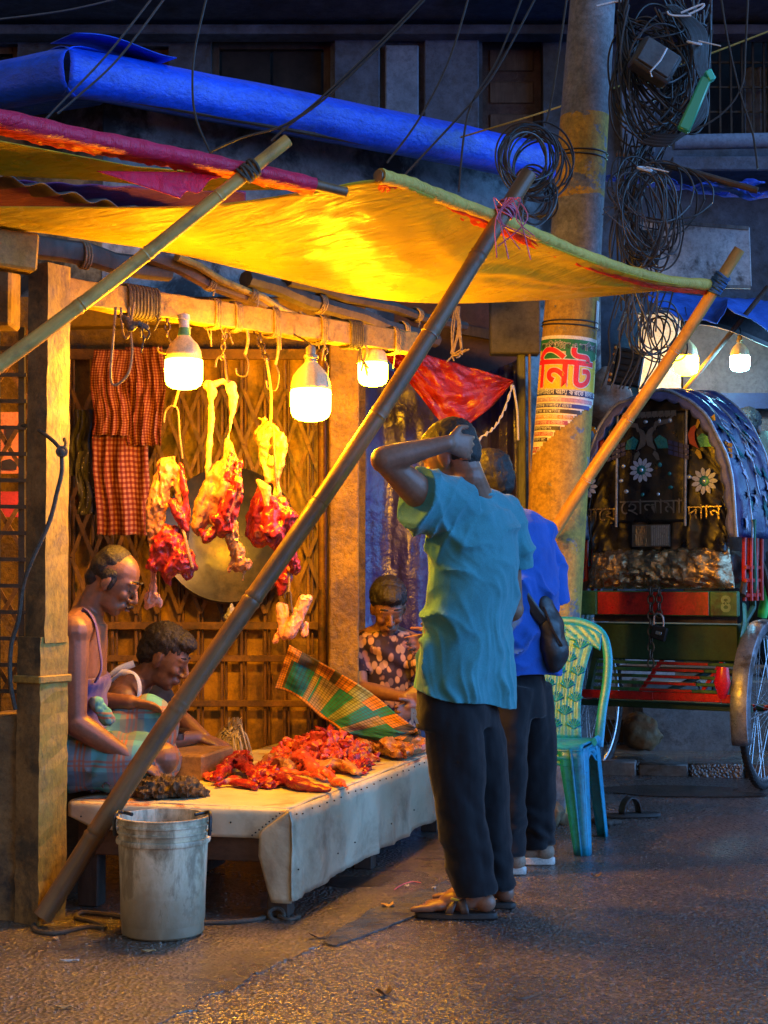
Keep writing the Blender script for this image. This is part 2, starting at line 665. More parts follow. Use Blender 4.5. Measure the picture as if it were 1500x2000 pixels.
def puddle(cx, cy, rx, ry, z, seed):
    r = random.Random(seed)
    n = 40
    ph = [r.uniform(0, 6.3) for _ in range(4)]
    out = []
    for k in range(n):
        t = 2 * PI * k / n
        q = 1 + .18 * math.sin(2 * t + ph[0]) + .14 * math.sin(3 * t + ph[1]) + .08 * math.sin(5 * t + ph[2])
        out.append(V((cx + rx * q * math.cos(t), cy + ry * q * math.sin(t), z)))
    mb = MB()
    mb.add(out, [tuple(range(n))])
    return tag(mb.build('puddle', M['puddle'], smooth=False), kind='structure')
for (px, py, rx, ry, z, s) in ((690, 1725, .13, .12, .0055, 1), (1310, 1546, .5, .2, .005, 5)):
    g = G(px, py)
    puddle(g.x, g.y, rx, ry, z, s)

# raised pavement behind the kerb, far right
kA, kB = V((.95, 9.05, 0)), V((3.6, 8.55, 0))
kd = (kB - kA).normalized()
kn = V((-kd.y, kd.x, 0))
mb = MB()
mb.slab([kA + kn * .13 + V((0, 0, -.05)), kB + kn * .13 + V((0, 0, -.05)), kB + kn * 2.6 + V((0, 0, -.05)), kA + kn * 2.6 + V((0, 0, -.05))], (0, 0, 1), .115)
walk = tag(mb.build('walkway', M['apron'], smooth=False, bevel=.006), kind='structure')
kerb_root = thing('kerb', kA, 'low kerb of dark and pale concrete blocks behind the rickshaw', 'kerb')
r_ = random.Random(9)
t = 0.0
i = 0
while t < 2.6:
    L = r_.uniform(.24, .34)
    c = kA + kd * (t + L / 2) + kn * (.06 + r_.uniform(-.008, .008)) + V((0, 0, .032))
    mb = MB()
    mb.box(c, (L - .014, .12, .085 + r_.uniform(-.01, .012)), rot3(0, 0, math.atan2(kd.y, kd.x) + r_.uniform(-.03, .03)))
    mb.build('kerb_block', M['kerb'] if i % 3 else M['apron'], kerb_root, bevel=.008)
    t += L
    i += 1

# ------------------------------------------------------------------ concrete building across the back
YB = 11.0
def wall_open(mb, x0, x1, z0, z1, y, th, holes):
    xs = sorted({x0, x1, *[h[0] for h in holes], *[h[1] for h in holes]})
    zs = sorted({z0, z1, *[h[2] for h in holes], *[h[3] for h in holes]})
    for a, b in zip(xs, xs[1:]):
        for c, d in zip(zs, zs[1:]):
            mx, mz = (a + b) / 2, (c + d) / 2
            if any(h[0] < mx < h[1] and h[2] < mz < h[3] for h in holes):
                continue
            mb.box((mx, y + th / 2, mz), (b - a, th, d - c))

def hole(x0, y0, x1, y1, Y=YB):
    a, b = W(x0, y0, Y), W(x1, y1, Y)
    return (a.x, b.x, b.z, a.z)

bld = thing('concrete_building', (0, YB, 0), 'dark sooty concrete building with open windows above the blue roof', 'building')
h_win = [hole(412, 75, 645, 330), hole(-40, 85, 32, 300), hole(268, 90, 328, 330)]
h_door = hole(942, 60, 1062, 330)
h_bal = hole(1288, 55, 1520, 285)
mb = MB()
wall_open(mb, -5.2, 5.4, 0, 6.2, YB, .3, h_win + [h_door, h_bal])
mb.build('wall', M['facade'], bld, smooth=False)
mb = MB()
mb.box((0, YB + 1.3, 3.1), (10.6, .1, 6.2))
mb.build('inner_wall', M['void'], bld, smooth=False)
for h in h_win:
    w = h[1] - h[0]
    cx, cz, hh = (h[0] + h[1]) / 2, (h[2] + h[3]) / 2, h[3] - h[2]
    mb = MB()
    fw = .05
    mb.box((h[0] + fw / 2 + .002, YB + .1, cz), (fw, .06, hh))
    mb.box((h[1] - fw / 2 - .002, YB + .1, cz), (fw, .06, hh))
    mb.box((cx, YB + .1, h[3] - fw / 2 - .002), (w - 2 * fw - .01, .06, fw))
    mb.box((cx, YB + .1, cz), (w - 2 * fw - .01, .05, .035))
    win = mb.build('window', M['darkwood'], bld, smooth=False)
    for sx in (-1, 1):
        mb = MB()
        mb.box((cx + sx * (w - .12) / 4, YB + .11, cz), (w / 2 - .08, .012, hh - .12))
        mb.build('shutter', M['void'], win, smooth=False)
dw = h_door
mb = MB()
mb.box(((dw[0] + dw[1]) / 2, YB + .16, (dw[2] + dw[3]) / 2), (dw[1] - dw[0] - .01, .05, dw[3] - dw[2] - .01))
door = mb.build('door', pm('peeling_brown_door', (.06, .035, .03), (.025, .016, .015), 7, .8, .5, 30, .006, stain=(.09, .085, .09), sscale=4, samt=(.6, .7)), bld, smooth=False)
for k in range(4):
    mb = MB()
    mb.box(((dw[0] + dw[1]) / 2, YB + .128, dw[2] + .12 + k * .24), (dw[1] - dw[0] - .12, .014, .16))
    mb.build('door_panel', M['darkwood'], door, smooth=False, bevel=.006)
# overhanging slab, ledge, pilasters
a = W(-300, 0, 10.4); b = W(1800, 0, 10.4)
mb = MB()
mb.box(((a.x + b.x) / 2, 10.62, 5.22), (b.x - a.x, .72, .16))
mb.build('overhang_slab', M['facade'], bld, smooth=False, bevel=.01)
mb = MB()
mb.box((0, 10.9, W(0, 55, 10.8).z), (10.4, .18, .07))
mb.build('ledge', M['facade'], bld, smooth=False, bevel=.008)
for (x0, x1, y0, y1, mm) in ((752, 818, 88, 330, 'facade_pale'), (652, 742, 75, 330, 'facade'), (828, 936, 55, 330, 'facade'), (1212, 1280, 165, 300, 'facade_pale')):
    h = hole(x0, y0, x1, y1, YB - .05)
    mb = MB()
    mb.box(((h[0] + h[1]) / 2, YB - .03, (h[2] + h[3]) / 2), (h[1] - h[0], .055, h[3] - h[2]))
    mb.build('pilaster', M[mm], bld, smooth=False, bevel=.01)
# balcony: rail, slab and an iron grille
h = h_bal
bal = MB()
zr = W(1400, 278, 10.6).z
bal.tube([V((2.02, 10.6, zr)), V((3.6, 10.6, zr + .03))], .055, 12)
balcony = bal.build('balcony_rail', M['facade_pale'], bld)
mb = MB()
mb.box((2.85, 10.8, zr - .16), (1.7, .5, .1))
mb.build('balcony_slab', M['facade'], bld, smooth=False, bevel=.01)
gr = None
for k in range(11):
    x = h[0] + .04 + k * (h[1] - h[0] - .05) / 10
    mb = MB()
    mb.bar((x, YB + .03, h[2]), (x, YB + .03, h[3]), .014, .014)
    gr = mb.build('grille_bar', M['iron'], bld, smooth=False)
for k in range(5):
    z = h[2] + .08 + k * (h[3] - h[2] - .1) / 4.2
    mb = MB()
    mb.bar((h[0], YB + .045, z), (h[1], YB + .045, z), .014, .012)
    mb.build('grille_rail', M['iron'], bld, smooth=False)
# pieces of cloth drying behind the grille
mb = MB()
h2 = hole(1455, 130, 1500, 262, YB + .1)
mb.grid(lambda u, v: V((h2[0] + (h2[1] - h2[0]) * u, YB + .12 + .02 * math.sin(u * 16), h2[2] + (h2[3] - h2[2]) * v)), 24, 4)
tag(mb.build('hanging_cloth', M['facade_pale'], solid=.004), 'pale cloth hung behind the balcony grille', 'cloth')

# ------------------------------------------------------------------ low shop under the blue awning
C0 = V((-1.46, 7.0, 0)); CR = V((.965, 8.572, 0)); CRW = V((1.55, 8.95, 0)); CL = V((-2.6, 7.6, 0))
dR = (CR - C0).normalized(); nR = V((dR.y, -dR.x, 0))
dL = (CL - C0).normalized(); nL = V((-dL.y, dL.x, 0))
ZT, ZB = W(125, 80, 7.0).z, W(125, 180, 7.0).z
shop = thing('shop_building', (-.2, 8.2, 0), 'low shop with stained grey plaster walls under the blue awning', 'building')
mb = MB()
si = .42
p0 = C0 - nR * si - nL * .0 + dR * .35
mb.slab([p0, CRW - nR * si, CRW - nR * (si + .2), p0 - nR * .2], (0, 0, 1), ZB + .12)
mb.build('wall', M['shopwall'], shop, smooth=False)
mb = MB()
q0 = C0 - nL * si + dL * .35
mb.slab([p0 + V((-.004, 0, 0)), q0 + dL * 1.4, q0 + dL * 1.4 - nL * .2, p0 + V((-.004, .2, 0))], (0, 0, 1), ZB + .11)
mb.build('side_wall', M['shopwall'], shop, smooth=False)
# the awning: tarp wrapped over a frame, its band hanging in front
def band(a, b, n_, nseg, sgn):
    L = (b - a).length
    prof = [(-1.5, ZT + .10), (-.5, ZT + .06), (-.12, ZT + .012), (-.05, ZT - .012), (.012, ZT - .055), (.03, (ZT + ZB) / 2 + .01), (.018, ZB + .05), (-.015, ZB + .012), (-.06, ZB), (-.12, ZB + .02)]
    def fn(u, v):
        x = v * (len(prof) - 1)
        i = min(int(x), len(prof) - 2)
        t = x - i
        o = prof[i][0] * (1 - t) + prof[i + 1][0] * t
        z = prof[i][1] * (1 - t) + prof[i + 1][1] * t
        p = a.lerp(b, u) + n_ * o + V((0, 0, z))
        w = .006 * fb(p, 2.0) + .0012 * math.sin(u * L * 19 + 2 * math.sin(v * 5))
        p += n_ * w * (1 if o > -.3 else .3)
        p.z += .010 * math.sin(u * L * 1.3) + .006 * fb(V((u * 3, 0, 3)), 1)
        return p
    mb = MB()
    mb.grid(fn, nseg, 24)
    return mb
awn = thing('blue_awning', (C0.x, C0.y, ZB), 'broad bright blue tarpaulin awning folded over its frame', 'awning')
band(C0, CR, nR, 110, 1).build('tarp', M['blue_tarp'], awn, solid=.004)
band(C0 + V((-.003, 0, 0)), CL, nL, 40, -1).build('side_tarp', M['blue_tarp'], awn, solid=.004)
mb = MB()
mb.tube([C0 - nR * .03 + V((0, 0, ZB + .03)), CR - nR * .03 + V((0, 0, ZB + .03))], .018, 8)
mb.build('frame_pole', M['darkwood'], awn)
# loose flap with folded corner on top of the awning
mb = MB()
def flap(u, v):
    p = C0 + dR * (.02 + .52 * u) + nR * (.02 - .3 * v) + V((0, 0, ZT + .035 + .04 * v + .02 * math.sin(u * 5)))
    return p
mb.grid(flap, 12, 4)
mb.build('flap', M['blue_tarp'], awn, solid=.004)

# ------------------------------------------------------------------ stall: plastered back wall, side wall, roof
stall = thing('meat_stall', (-1.0, 7.3, 0), 'ochre plastered butcher stall with a tin roof over hanging meat', 'stall')
mb = MB()
mb.box((-1.02, 7.42, 1.25), (1.86, .1, 2.5))
mb.build('back_wall', M['yellow_plaster'], stall, smooth=False)
mb = MB()
mb.box((-1.9, 6.5, 1.2), (.08, 1.7, 2.4))
mb.build('side_wall', M['yellow_plaster'], stall, smooth=False)
# thick olive lintel above the gate
mb = MB()
a, b = W(120, 618, 7.15), W(645, 606, 7.15)
mb.bar(a, b, .115, .1, V((0, 0, 1)))
mb.build('lintel', pm('olive_lintel', (.2, .12, .015), (.11, .06, .01), 5, .7, .4, 30, .006), stall, smooth=False, bevel=.006)
E0, E1 = W(-140, 425, 5.0), W(870, 636, 6.9)
def roof_pt(u, v):
    f = E0.lerp(E1, u)
    k = V((-2.5, 6.3, 2.62)).lerp(V((.25, 7.75, 2.5)), u)
    p = f.lerp(k, v) + V((0, 0, .19))
    p.z += .012 * math.sin(u * 120) + .01 * fb(p, 2)
    return p
mb = MB()
mb.grid(roof_pt, 120, 8)
mb.build('tin_roof', pm('rusted_tin', (.07, .05, .045), (.03, .022, .02), 5, .6, .3, 30, .004, metal=.3), stall, solid=.005)

# rafters tied under the roof
def rafter(a, b, w, h, mat, label, ropes=()):
    t = thing('roof_rafter', (a + b) / 2, label, 'rafter', 'rafters under the stall roof')
    mb = MB()
    n = 7
    pts = [a.lerp(b, i / n) + V((0, 0, .008 * math.sin(i * 2.1))) for i in range(n + 1)]
    for i in range(1):
        mb.tube(pts, [(w / 2 * (1 + .06 * math.sin(i * 3.3)), h / 2 * (1 + .06 * math.cos(i * 2.7))) for i in range(n + 1)], 8, side=V((0, 0, 1)))
    mb.build('plank', mat, t)
    for q in ropes:
        c = a.lerp(b, q)
        d = (b - a).normalized()
        mb = MB()
        pts = []
        s, tt = frame_from(d, V((0, 0, 1)))
        for k in range(34):
            th = k / 33 * 2 * PI * 3
            pts.append(c + d * (-.018 + .036 * k / 33) + s * (w / 2 + .006) * math.cos(th) + tt * (h / 2 + .006) * math.sin(th))
        mb.tube(pts, .0045, 6)
        e = pts[-1]
        mb.tube(spline([e, e + V((.01, -.01, -.04)), e + V((.0, -.015, -.09))], 4), .004, 5)
        mb.build('rope_lashing', M['twine'], t)
    return t
rafter(W(-60, 452, 5.15), W(330, 533, 5.75), .085, .06, M['darkwood'], 'dark thick rafter nearest the stall post, under the yellow sheet', (.55,))
rafter(W(285, 497, 5.62), W(660, 655, 6.5), .06, .05, pm('reddish_plank', (.13, .06, .04), (.06, .03, .02), 5, .7, .4, 30, .005), 'reddish rafter crossing above the middle bulb', (.3, .62))
rafter(W(345, 502, 5.68), W(625, 640, 6.4), .032, .032, M['yellow_wood'], 'thin pale stick rafter beside the reddish plank', (.5, .85))
rafter(W(480, 545, 6.0), W(850, 668, 7.0), .07, .07, M['darkwood'], 'round dark rafter ending behind the long bamboo prop', (.35, .8))
rafter(W(560, 548, 6.15), W(905, 640, 7.2), .05, .06, M['darkwood'], 'dark squared rafter highest at the stall corner', (.7,))

# main beam with rope wraps
bA, bB = W(96, 566, 5.22), W(806, 672, 6.42)
beam = thing('wooden_beam', (bA + bB) / 2, 'long yellow washed beam that carries the meat hooks and bulbs', 'beam')
def beam_at(t):
    return bA.lerp(bB, t)
mb = MB()
n = 26
pts = [beam_at(i / n) for i in range(n + 1)]
vs = []
dbm = (bB - bA).normalized()
sB, tB = V((0, 0, 1)), dbm.cross(V((0, 0, 1)))
r_ = random.Random(4)
for i, p in enumerate(pts):
    for (x, y) in ((-1, -1), (-1, 1), (0, 1.03), (1, 1), (1, -1), (0, -1.03)):
        vs.append(p + sB * (x * .045 + r_.uniform(-.003, .003)) + tB * (y * .035 + r_.uniform(-.0025, .0025)))
fs = []
for i in range(n):
    for k in range(6):
        fs.append((i * 6 + k, i * 6 + (k + 1) % 6, (i + 1) * 6 + (k + 1) % 6, (i + 1) * 6 + k))
fs += [tuple(range(5, -1, -1)), tuple(n * 6 + k for k in range(6))]
mb.add(vs, fs)
mb.build('timber', M['yellow_wood'], beam, smooth=False, bevel=.004)
def wrap(c, d, s, t, w, h, turns, span, r, mb):
    pts = []
    N = int(turns * 14)
    for k in range(N + 1):
        th = k / 14 * 2 * PI
        q = abs(math.cos(th)) ** .5 * (1 if math.cos(th) > 0 else -1)
        q2 = abs(math.sin(th)) ** .5 * (1 if math.sin(th) > 0 else -1)
        pts.append(c + d * (-span / 2 + span * k / N) + s * (w * q) + t * (h * q2))
    mb.tube(pts, r, 6)
    return pts[-1]
for (t, tu, sp, rr, mm) in ((.20, 7, .10, .008, 'darkrope'), (.235, 4, .05, .007, 'darkrope'), (.40, 3, .03, .005, 'twine'), (.455, 4, .03, .005, 'twine'), (.56, 3, .03, .005, 'twine'), (.70, 3, .03, .005, 'twine'), (.80, 6, .07, .006, 'darkrope'), (.93, 3, .03, .005, 'twine')):
    mb = MB()
    e = wrap(beam_at(t), dbm, sB, tB, .055, .044, tu, sp, rr, mb)
    rq = random.Random(int(t * 100))
    for k in range(3):
        q = e + V((rq.uniform(-.03, .03), rq.uniform(-.03, .0), -.02))
        mb.tube(spline([q, q + V((rq.uniform(-.015, .015), -.008, -.05)), q + V((rq.uniform(-.03, .03), -.01, -rq.uniform(.08, .16)))], 4), rr * .55, 5)
    mb.build('rope_wrap', M[mm], beam)

# stub of timber and dark pier at the far end of the stall front
mb = MB()
a, b = W(-60, 478, 4.95), W(68, 498, 5.05)
mb.bar(a, b, .125, .1, V((0, 0, 1)))
st = mb.build('timber_stub', M['yellow_wood'], smooth=False, bevel=.008)
tag(st, 'thick cut end of pale timber above the dark corner pier', 'timber')
mb = MB()
a, b = W(-24, 515, 5.3), W(-24, 632, 5.3)
mb.box((a.x, 5.4, (a.z + b.z) / 2), (.15, .15, a.z - b.z))
tag(mb.build('corner_block', M['dirty_plinth'], smooth=False, bevel=.01), 'dark squared block under the pale timber end', 'block')

# front post: yellow lit side, brown face, thicker cased foot
pb = W(88, 1500, 5.16)
post = thing('wooden_post', (pb.x, pb.y, 0), 'square yellow post with brown face, cased foot and a wooden cleat', 'post')
Rp = rot3(0, 0, math.radians(-33))
zt = W(88, 520, 5.16).z
def rough_post(mb, c, w, d, z0, z1, R, n=26, amp=.004, seed=1):
    r = random.Random(seed)
    amp = amp * .4
    vs = []
    for i in range(n + 1):
        z = z0 + (z1 - z0) * i / n
        for (x, y) in ((-1, -1), (0, -1.02), (1, -1), (1.02, 0), (1, 1), (0, 1), (-1, 1), (-1, 0)):
            vs.append(V((c.x, c.y, z)) + R @ V((x * w / 2 + r.uniform(-amp, amp), y * d / 2 + r.uniform(-amp, amp), 0)))
    fs = []
    for i in range(n):
        for k in range(8):
            fs.append((i * 8 + k, i * 8 + (k + 1) % 8, (i + 1) * 8 + (k + 1) % 8, (i + 1) * 8 + k))
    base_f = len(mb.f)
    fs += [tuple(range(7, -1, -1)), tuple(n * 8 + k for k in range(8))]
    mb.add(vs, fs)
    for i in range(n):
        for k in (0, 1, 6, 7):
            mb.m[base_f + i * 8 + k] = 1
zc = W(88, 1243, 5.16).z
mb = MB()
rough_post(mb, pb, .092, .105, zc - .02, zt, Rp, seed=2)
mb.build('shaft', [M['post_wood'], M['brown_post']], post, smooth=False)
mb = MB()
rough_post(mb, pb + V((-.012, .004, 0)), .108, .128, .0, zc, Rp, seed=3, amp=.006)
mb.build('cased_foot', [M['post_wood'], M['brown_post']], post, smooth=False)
zb = W(88, 1325, 5.16).z
mb = MB()
mb.box((pb.x - .012, pb.y + .004, zb), (.128, .15, .026), Rp)
mb.build('cleat', M['yellow_wood'], post, smooth=False, bevel=.004)
# masonry foot beside it
mb = MB()
fbx = W(38, 1400, 5.2)
rough_post(mb, V((fbx.x, 5.26, 0)), .22, .2, -.02, W(38, 1395, 5.2).z, rot3(0, 0, -.2), seed=5, amp=.009, n=14)
tag(mb.build('masonry_pier', M['dirty_plinth'], bevel=.012), 'low dirty masonry pier at the foot of the yellow post', 'pier')
# rope tied round the post and hanging down
rp = thing('tied_rope', W(120, 885, 5.05), 'grey rope knotted round the yellow post and trailing down', 'rope')
mb = MB()
mb.tube(spline([W(44, 830, 5.22), W(75, 840, 5.12), W(105, 862, 5.05), W(122, 880, 5.03), W(129, 868, 5.06), W(126, 858, 5.1)], 6), .007, 8)
mb.tube(spline([W(120, 884, 5.03), W(121, 920, 5.03), W(112, 960, 5.03), W(96, 1020, 5.03), W(60, 1100, 5.03), W(44, 1150, 5.06), W(36, 1210, 5.08), W(22, 1260, 5.1), W(20, 1330, 5.1), W(30, 1385, 5.12)], 6), .0075, 8)
mb.build('strand', M['darkrope'], rp)
mb = MB()
mb.torus(W(121, 882, 5.025), .014, .007, rot3(1.2, .4, 0), 14, 7)
mb.ell(W(121, 884, 5.022), (.013, .011, .014))
mb.build('knot', M['darkrope'], rp)

# iron grille at the far edge, with a lattice behind
gl = thing('iron_grille', W(20, 1000, 5.6), 'narrow iron ladder grille with crossed strips beside the post', 'grille')
for px in (-6, 43):
    mb = MB()
    mb.bar(W(px, 640, 5.6), W(px, 1395, 5.6), .022, .022)
    mb.build('upright', M['iron'], gl, smooth=False)
for k in range(15):
    y = 680 + k * 51.5
    if y > 1390: break
    mb = MB()
    mb.bar(W(-20, y, 5.57), W(52, y + 1, 5.57), .014, .012, V((0, 0, 1)))
    mb.build('rung', M['iron'], gl, smooth=False)
for k in range(5):
    for s in (0, 1):
        mb = MB()
        y = 640 + k * 155
        mb.bar(W(-30 if s else 60, y, 5.66), W(60 if s else -30, y + 150, 5.66 + .012 * s), .016, .006, V((1, 0, 0)))
        mb.build('lattice_strip', M['gate'], gl, smooth=False)
pp = MB()
a, b = W(-15, 805, 5.82), W(36, 925, 5.82)
pp.box(((a.x + b.x) / 2, 5.82, (a.z + b.z) / 2), (b.x - a.x, .003, a.z - b.z))
po = pp.build('wall_poster', pm('orange_poster', (.55, .12, .03), (.5, .2, .08), 14, .7, 0), smooth=False)
tag(po, 'torn orange and red poster seen through the iron grille', 'poster')
mb = MB()
for pts in ([(12, 838), (30, 832), (32, 845), (24, 850), (22, 872), (12, 866)], [(4, 900), (20, 896), (34, 905), (32, 918), (4, 916)]):
    mb.slab([W(x, y, 5.815) for x, y in pts], (0, -1, 0), .002)
mb.build('print', pm('poster_ink', (.02, .012, .012), None, 5, .7, 0), po, smooth=False)
a, b = W(-15, 960, 5.82), W(36, 1010, 5.82)
pp = MB()
pp.box(((a.x + b.x) / 2, 5.823, (a.z + b.z) / 2), (b.x - a.x, .003, a.z - b.z))
pp.build('lower_sheet', pm('red_paper', (.5, .03, .02), None, 14, .7, 0), po, smooth=False)

# folding gate
gate = thing('folding_gate', (-.85, 7.2, 0), 'brown folding iron gate with crossed lattice behind the butchers', 'gate')
YG = 7.2
for k in range(13):
    px = 136 + k * 42 + (k % 2) * 4
    mb = MB()
    mb.bar(W(px, 688, YG), W(px, 1500, YG), .014, .026, V((1, 0, 0)))
    mb.bar(W(px + 8, 688, YG + .012), W(px + 8, 1500, YG + .012), .01, .02, V((1, 0, 0)))
    mb.build('channel_bar', M['gate'], gate, smooth=False, bevel=.002)
for y, hh in ((692, .05), (1222, .035), (1286, .03), (1374, .03)):
    mb = MB()
    mb.bar(W(124, y, YG - .022), W(645, y, YG - .022), hh, .016, V((0, 0, 1)))
    mb.build('rail', M['gate'], gate, smooth=False, bevel=.002)
for row, y0 in ((0, 760), (1, 870), (2, 980), (3, 1090)):
    for k in range(12):
        px = 136 + k * 42
        for s in (0, 1):
            mb = MB()
            ya, yb = (y0, y0 + 108) if s else (y0 + 108, y0)
            mb.bar(W(px + 4, ya, YG - .026 - .007 * s), W(px + 46, yb, YG - .026 - .007 * s), .018, .005, V((0, 0, 1)))
            mb.build('lattice_strip', M['gate'], gate, smooth=False)
for k in range(6):
    px = 146 + k * 84
    mb = MB()
    a, b = W(px, 700, YG + .06), W(px + 80, 1500, YG + .06)
    mb.box(((a.x + b.x) / 2, YG + .06, (a.z + b.z) / 2), (b.x - a.x, .012, a.z - b.z))
    mb.build('backing_panel', M['gate_sheet'], gate, smooth=False, bevel=.003)

# rear yellow post at the stall corner
cp = W(670, 1200, 7.0)
mb = MB()
rough_post(mb, V((cp.x, 7.0, 0)), .135, .13, 0, W(670, 640, 7.0).z, rot3(0, 0, .1), seed=8, n=30, amp=.006)
tag(mb.build('corner_post', M['yellow_plaster'], bevel=.006), 'thick flaking yellow post beside the blue tarp wall', 'post')
gp = W(628, 1200, 7.08)
mb = MB()
mb.tube([V((gp.x, 7.08, 0)), V((gp.x + .005, 7.08, 1.1)), V((gp.x, 7.08, W(628, 690, 7.08).z))], .02, 10)
tag(mb.build('gate_pipe', M['gate'], smooth=True), 'slim brown pipe standing at the edge of the folding gate', 'pipe')
# ------------------------------------------------------------------ canopies
def tarp_mat(name, c1, c2, rough=.36, transl=.3, spec=.5):
    m = NT(name)
    co = m.obj()
    f = m.noise(co, 3, 5, .6)
    col = m.ramp(f, [(.3, c2), (.7, c1)])
    d = m.ramp(m.noise(co, 1.7, 6, .7, .3), [(.56, 0), (.72, 1)])
    col = m.mix(m.math('MULTIPLY', d, .35), col, tuple(x * .45 for x in c2))
    cr = m.n('Mapping', {}, Vector=co, Rotation=(0, 0, -.5), Scale=(1.5, 11, 4)).outputs[0]
    w1 = m.noise(cr, 3.2, 5, .6, .6)
    w2 = m.noise(co, 70, 3, .6)
    weave = m.n('TexWave', {'wave_type': 'BANDS'}, Vector=cr, Scale=14.0, Distortion=3.0, Detail=3.0).outputs[0]
    b = m.bump(w1, .75, .03)
    b = m.bump(weave, .22, .006, b)
    b = m.bump(w2, .2, .002, b)
    return m.done(col, m.ramp(f, [(.3, rough - .08), (.7, rough + .1)]), 0, b, spec, transl)
M['yellow_tarp'] = tarp_mat('yellow_tarp', (.82, .64, .025), (.66, .48, .015), .28, .35, .6)
M['pink_tarp'] = tarp_mat('pink_tarp', (.75, .02, .1), (.55, .012, .06), .5, .2)
M['purple_tarp'] = tarp_mat('purple_tarp', (.16, .04, .2), (.1, .025, .13), .6, .15)
M['red_lining'] = tarp_mat('red_lining', (.85, .1, .02), (.7, .05, .015), .4, .45)
M['roll_cloth'] = tarp_mat('yellow_roll_cloth', (.72, .48, .08), (.5, .32, .04), .6, .1)
M['bamboo'] = None
def bamboo_mat(name, c1, c2, st):
    m = NT(name)
    co = m.obj()
    cs = m.n('Mapping', {}, Vector=co, Scale=(6, 6, .8)).outputs[0]
    f = m.noise(cs, 5, 6, .65)
    col = m.ramp(f, [(.3, c2), (.65, c1)])
    s = m.ramp(m.noise(co, 5, 6, .7, .2), [(.5, 0), (.66, 1)])
    col = m.mix(m.math('MULTIPLY', s, .7), col, st)
    b = m.bump(m.noise(m.n('Mapping', {}, Vector=co, Scale=(40, 40, 2)).outputs[0], 4, 4), .3, .003)
    return m.done(col, m.ramp(f, [(.3, .3), (.7, .5)]), 0, b, .5)
M['bamboo'] = bamboo_mat('golden_bamboo', (.62, .36, .08), (.4, .2, .04), (.1, .05, .02))
M['bamboo_dark'] = bamboo_mat('smoked_bamboo', (.2, .1, .035), (.1, .048, .018), (.04, .025, .018))
M['bamboo_orange'] = bamboo_mat('orange_bamboo', (.56, .31, .08), (.36, .18, .04), (.15, .07, .02))

def curve_at(keys, u):
    for (u0, p0), (u1, p1) in zip(keys, keys[1:]):
        if u <= u1:
            t = (u - u0) / (u1 - u0)
            return V(p0).lerp(V(p1), t)
    return V(keys[-1][1])
def smooth_keys(keys):
    us = [k[0] for k in keys]
    pts = [W(*k[1]) for k in keys]
    sp = spline(pts, 10)
    out = []
    for i in range(len(keys) - 1):
        for j in range(10):
            out.append((us[i] + (us[i + 1] - us[i]) * j / 10, sp[i * 10 + j]))
    out.append((us[-1], sp[-1]))
    return out
topk = smooth_keys([(0, (-170, 405, 4.7)), (.12, (0, 404, 4.78)), (.3, (380, 402, 4.95)), (.45, (600, 374, 5.05)), (.55, (745, 352, 5.1)), (.64, (865, 392, 5.3)), (.76, (1000, 448, 5.65)), (.86, (1160, 512, 6.1)), (.94, (1290, 550, 6.55)), (1, (1392, 560, 6.93))])
botk = smooth_keys([(0, (-170, 425, 4.95)), (.12, (0, 441, 5.05)), (.3, (300, 487, 5.45)), (.45, (500, 532, 5.75)), (.58, (700, 578, 6.05)), (.7, (870, 592, 6.3)), (.84, (1130, 582, 6.65)), (.93, (1300, 566, 6.86)), (1, (1393, 556, 6.95))])
def canopy(u, v):
    a, b = curve_at(topk, u), curve_at(botk, u)
    p = a.lerp(b, v)
    e = math.sin(PI * v)
    p.z -= .07 * e * math.sin(PI * min(max(u, .02), .98))
    q = V((u * 3.2, v * 1.2, 0))
    p.z += e * (.020 * fb(q * 1.0 + V((3, 1, 0)), 2.0, 3) + .010 * math.sin(v * 26 + 5 * fb(q, 1.6) + u * 9) * fb(q + V((9, 2, 0)), 2.2))
    return p
ycan = thing('yellow_canopy', W(870, 560, 6), 'large sagging yellow tarpaulin canopy lit from below by bulbs', 'canopy')
mb = MB()
mb.grid(canopy, 150, 46)
mb.build('sheet', M['yellow_tarp'], ycan, solid=.003)
# rolled front edge round a bamboo
rk = [W(742, 344, 5.09), W(800, 360, 5.2), W(870, 388, 5.33), W(985, 432, 5.6), W(1080, 474, 5.9), W(1180, 514, 6.2), W(1290, 546, 6.6), W(1395, 557, 6.95)]
rp_ = spline(rk, 14)
mb = MB()
rr = []
for i, p in enumerate(rp_):
    rr.append(.0255 + .0012 * math.sin(i * 1.3) + .0015 * math.sin(i * .47 + 1))
mb.tube(rp_, rr, 16)
mb.build('rolled_edge', M['roll_cloth'], ycan)
mb = MB()
mb.tube([rp_[0].lerp(rp_[4], -.35), rp_[0], rp_[3]], .021, 10)
mb.build('edge_bamboo', M['bamboo_dark'], ycan)
def lining(u, v):
    p = curve_at([(i / (len(rp_) - 1), q) for i, q in enumerate(rp_)], u)
    n = (curve_at(botk, min(1, .55 + .45 * u)) - p)
    n.z = 0
    n = n.normalized() if n.length > 1e-4 else V((-.7, .7, 0))
    wdt = (.085 - .055 * u) * (1 + .35 * fb(V((u * 40, 0, 0)), 1))
    return p + n * (wdt * v) + V((0, 0, -.024 - .016 * v + .006 * fb(V((u * 60, v * 3, 2)), 1)))
mb = MB()
mb.grid(lining, 130, 4)
mb.build('red_lining', M['red_lining'], ycan, solid=.002)

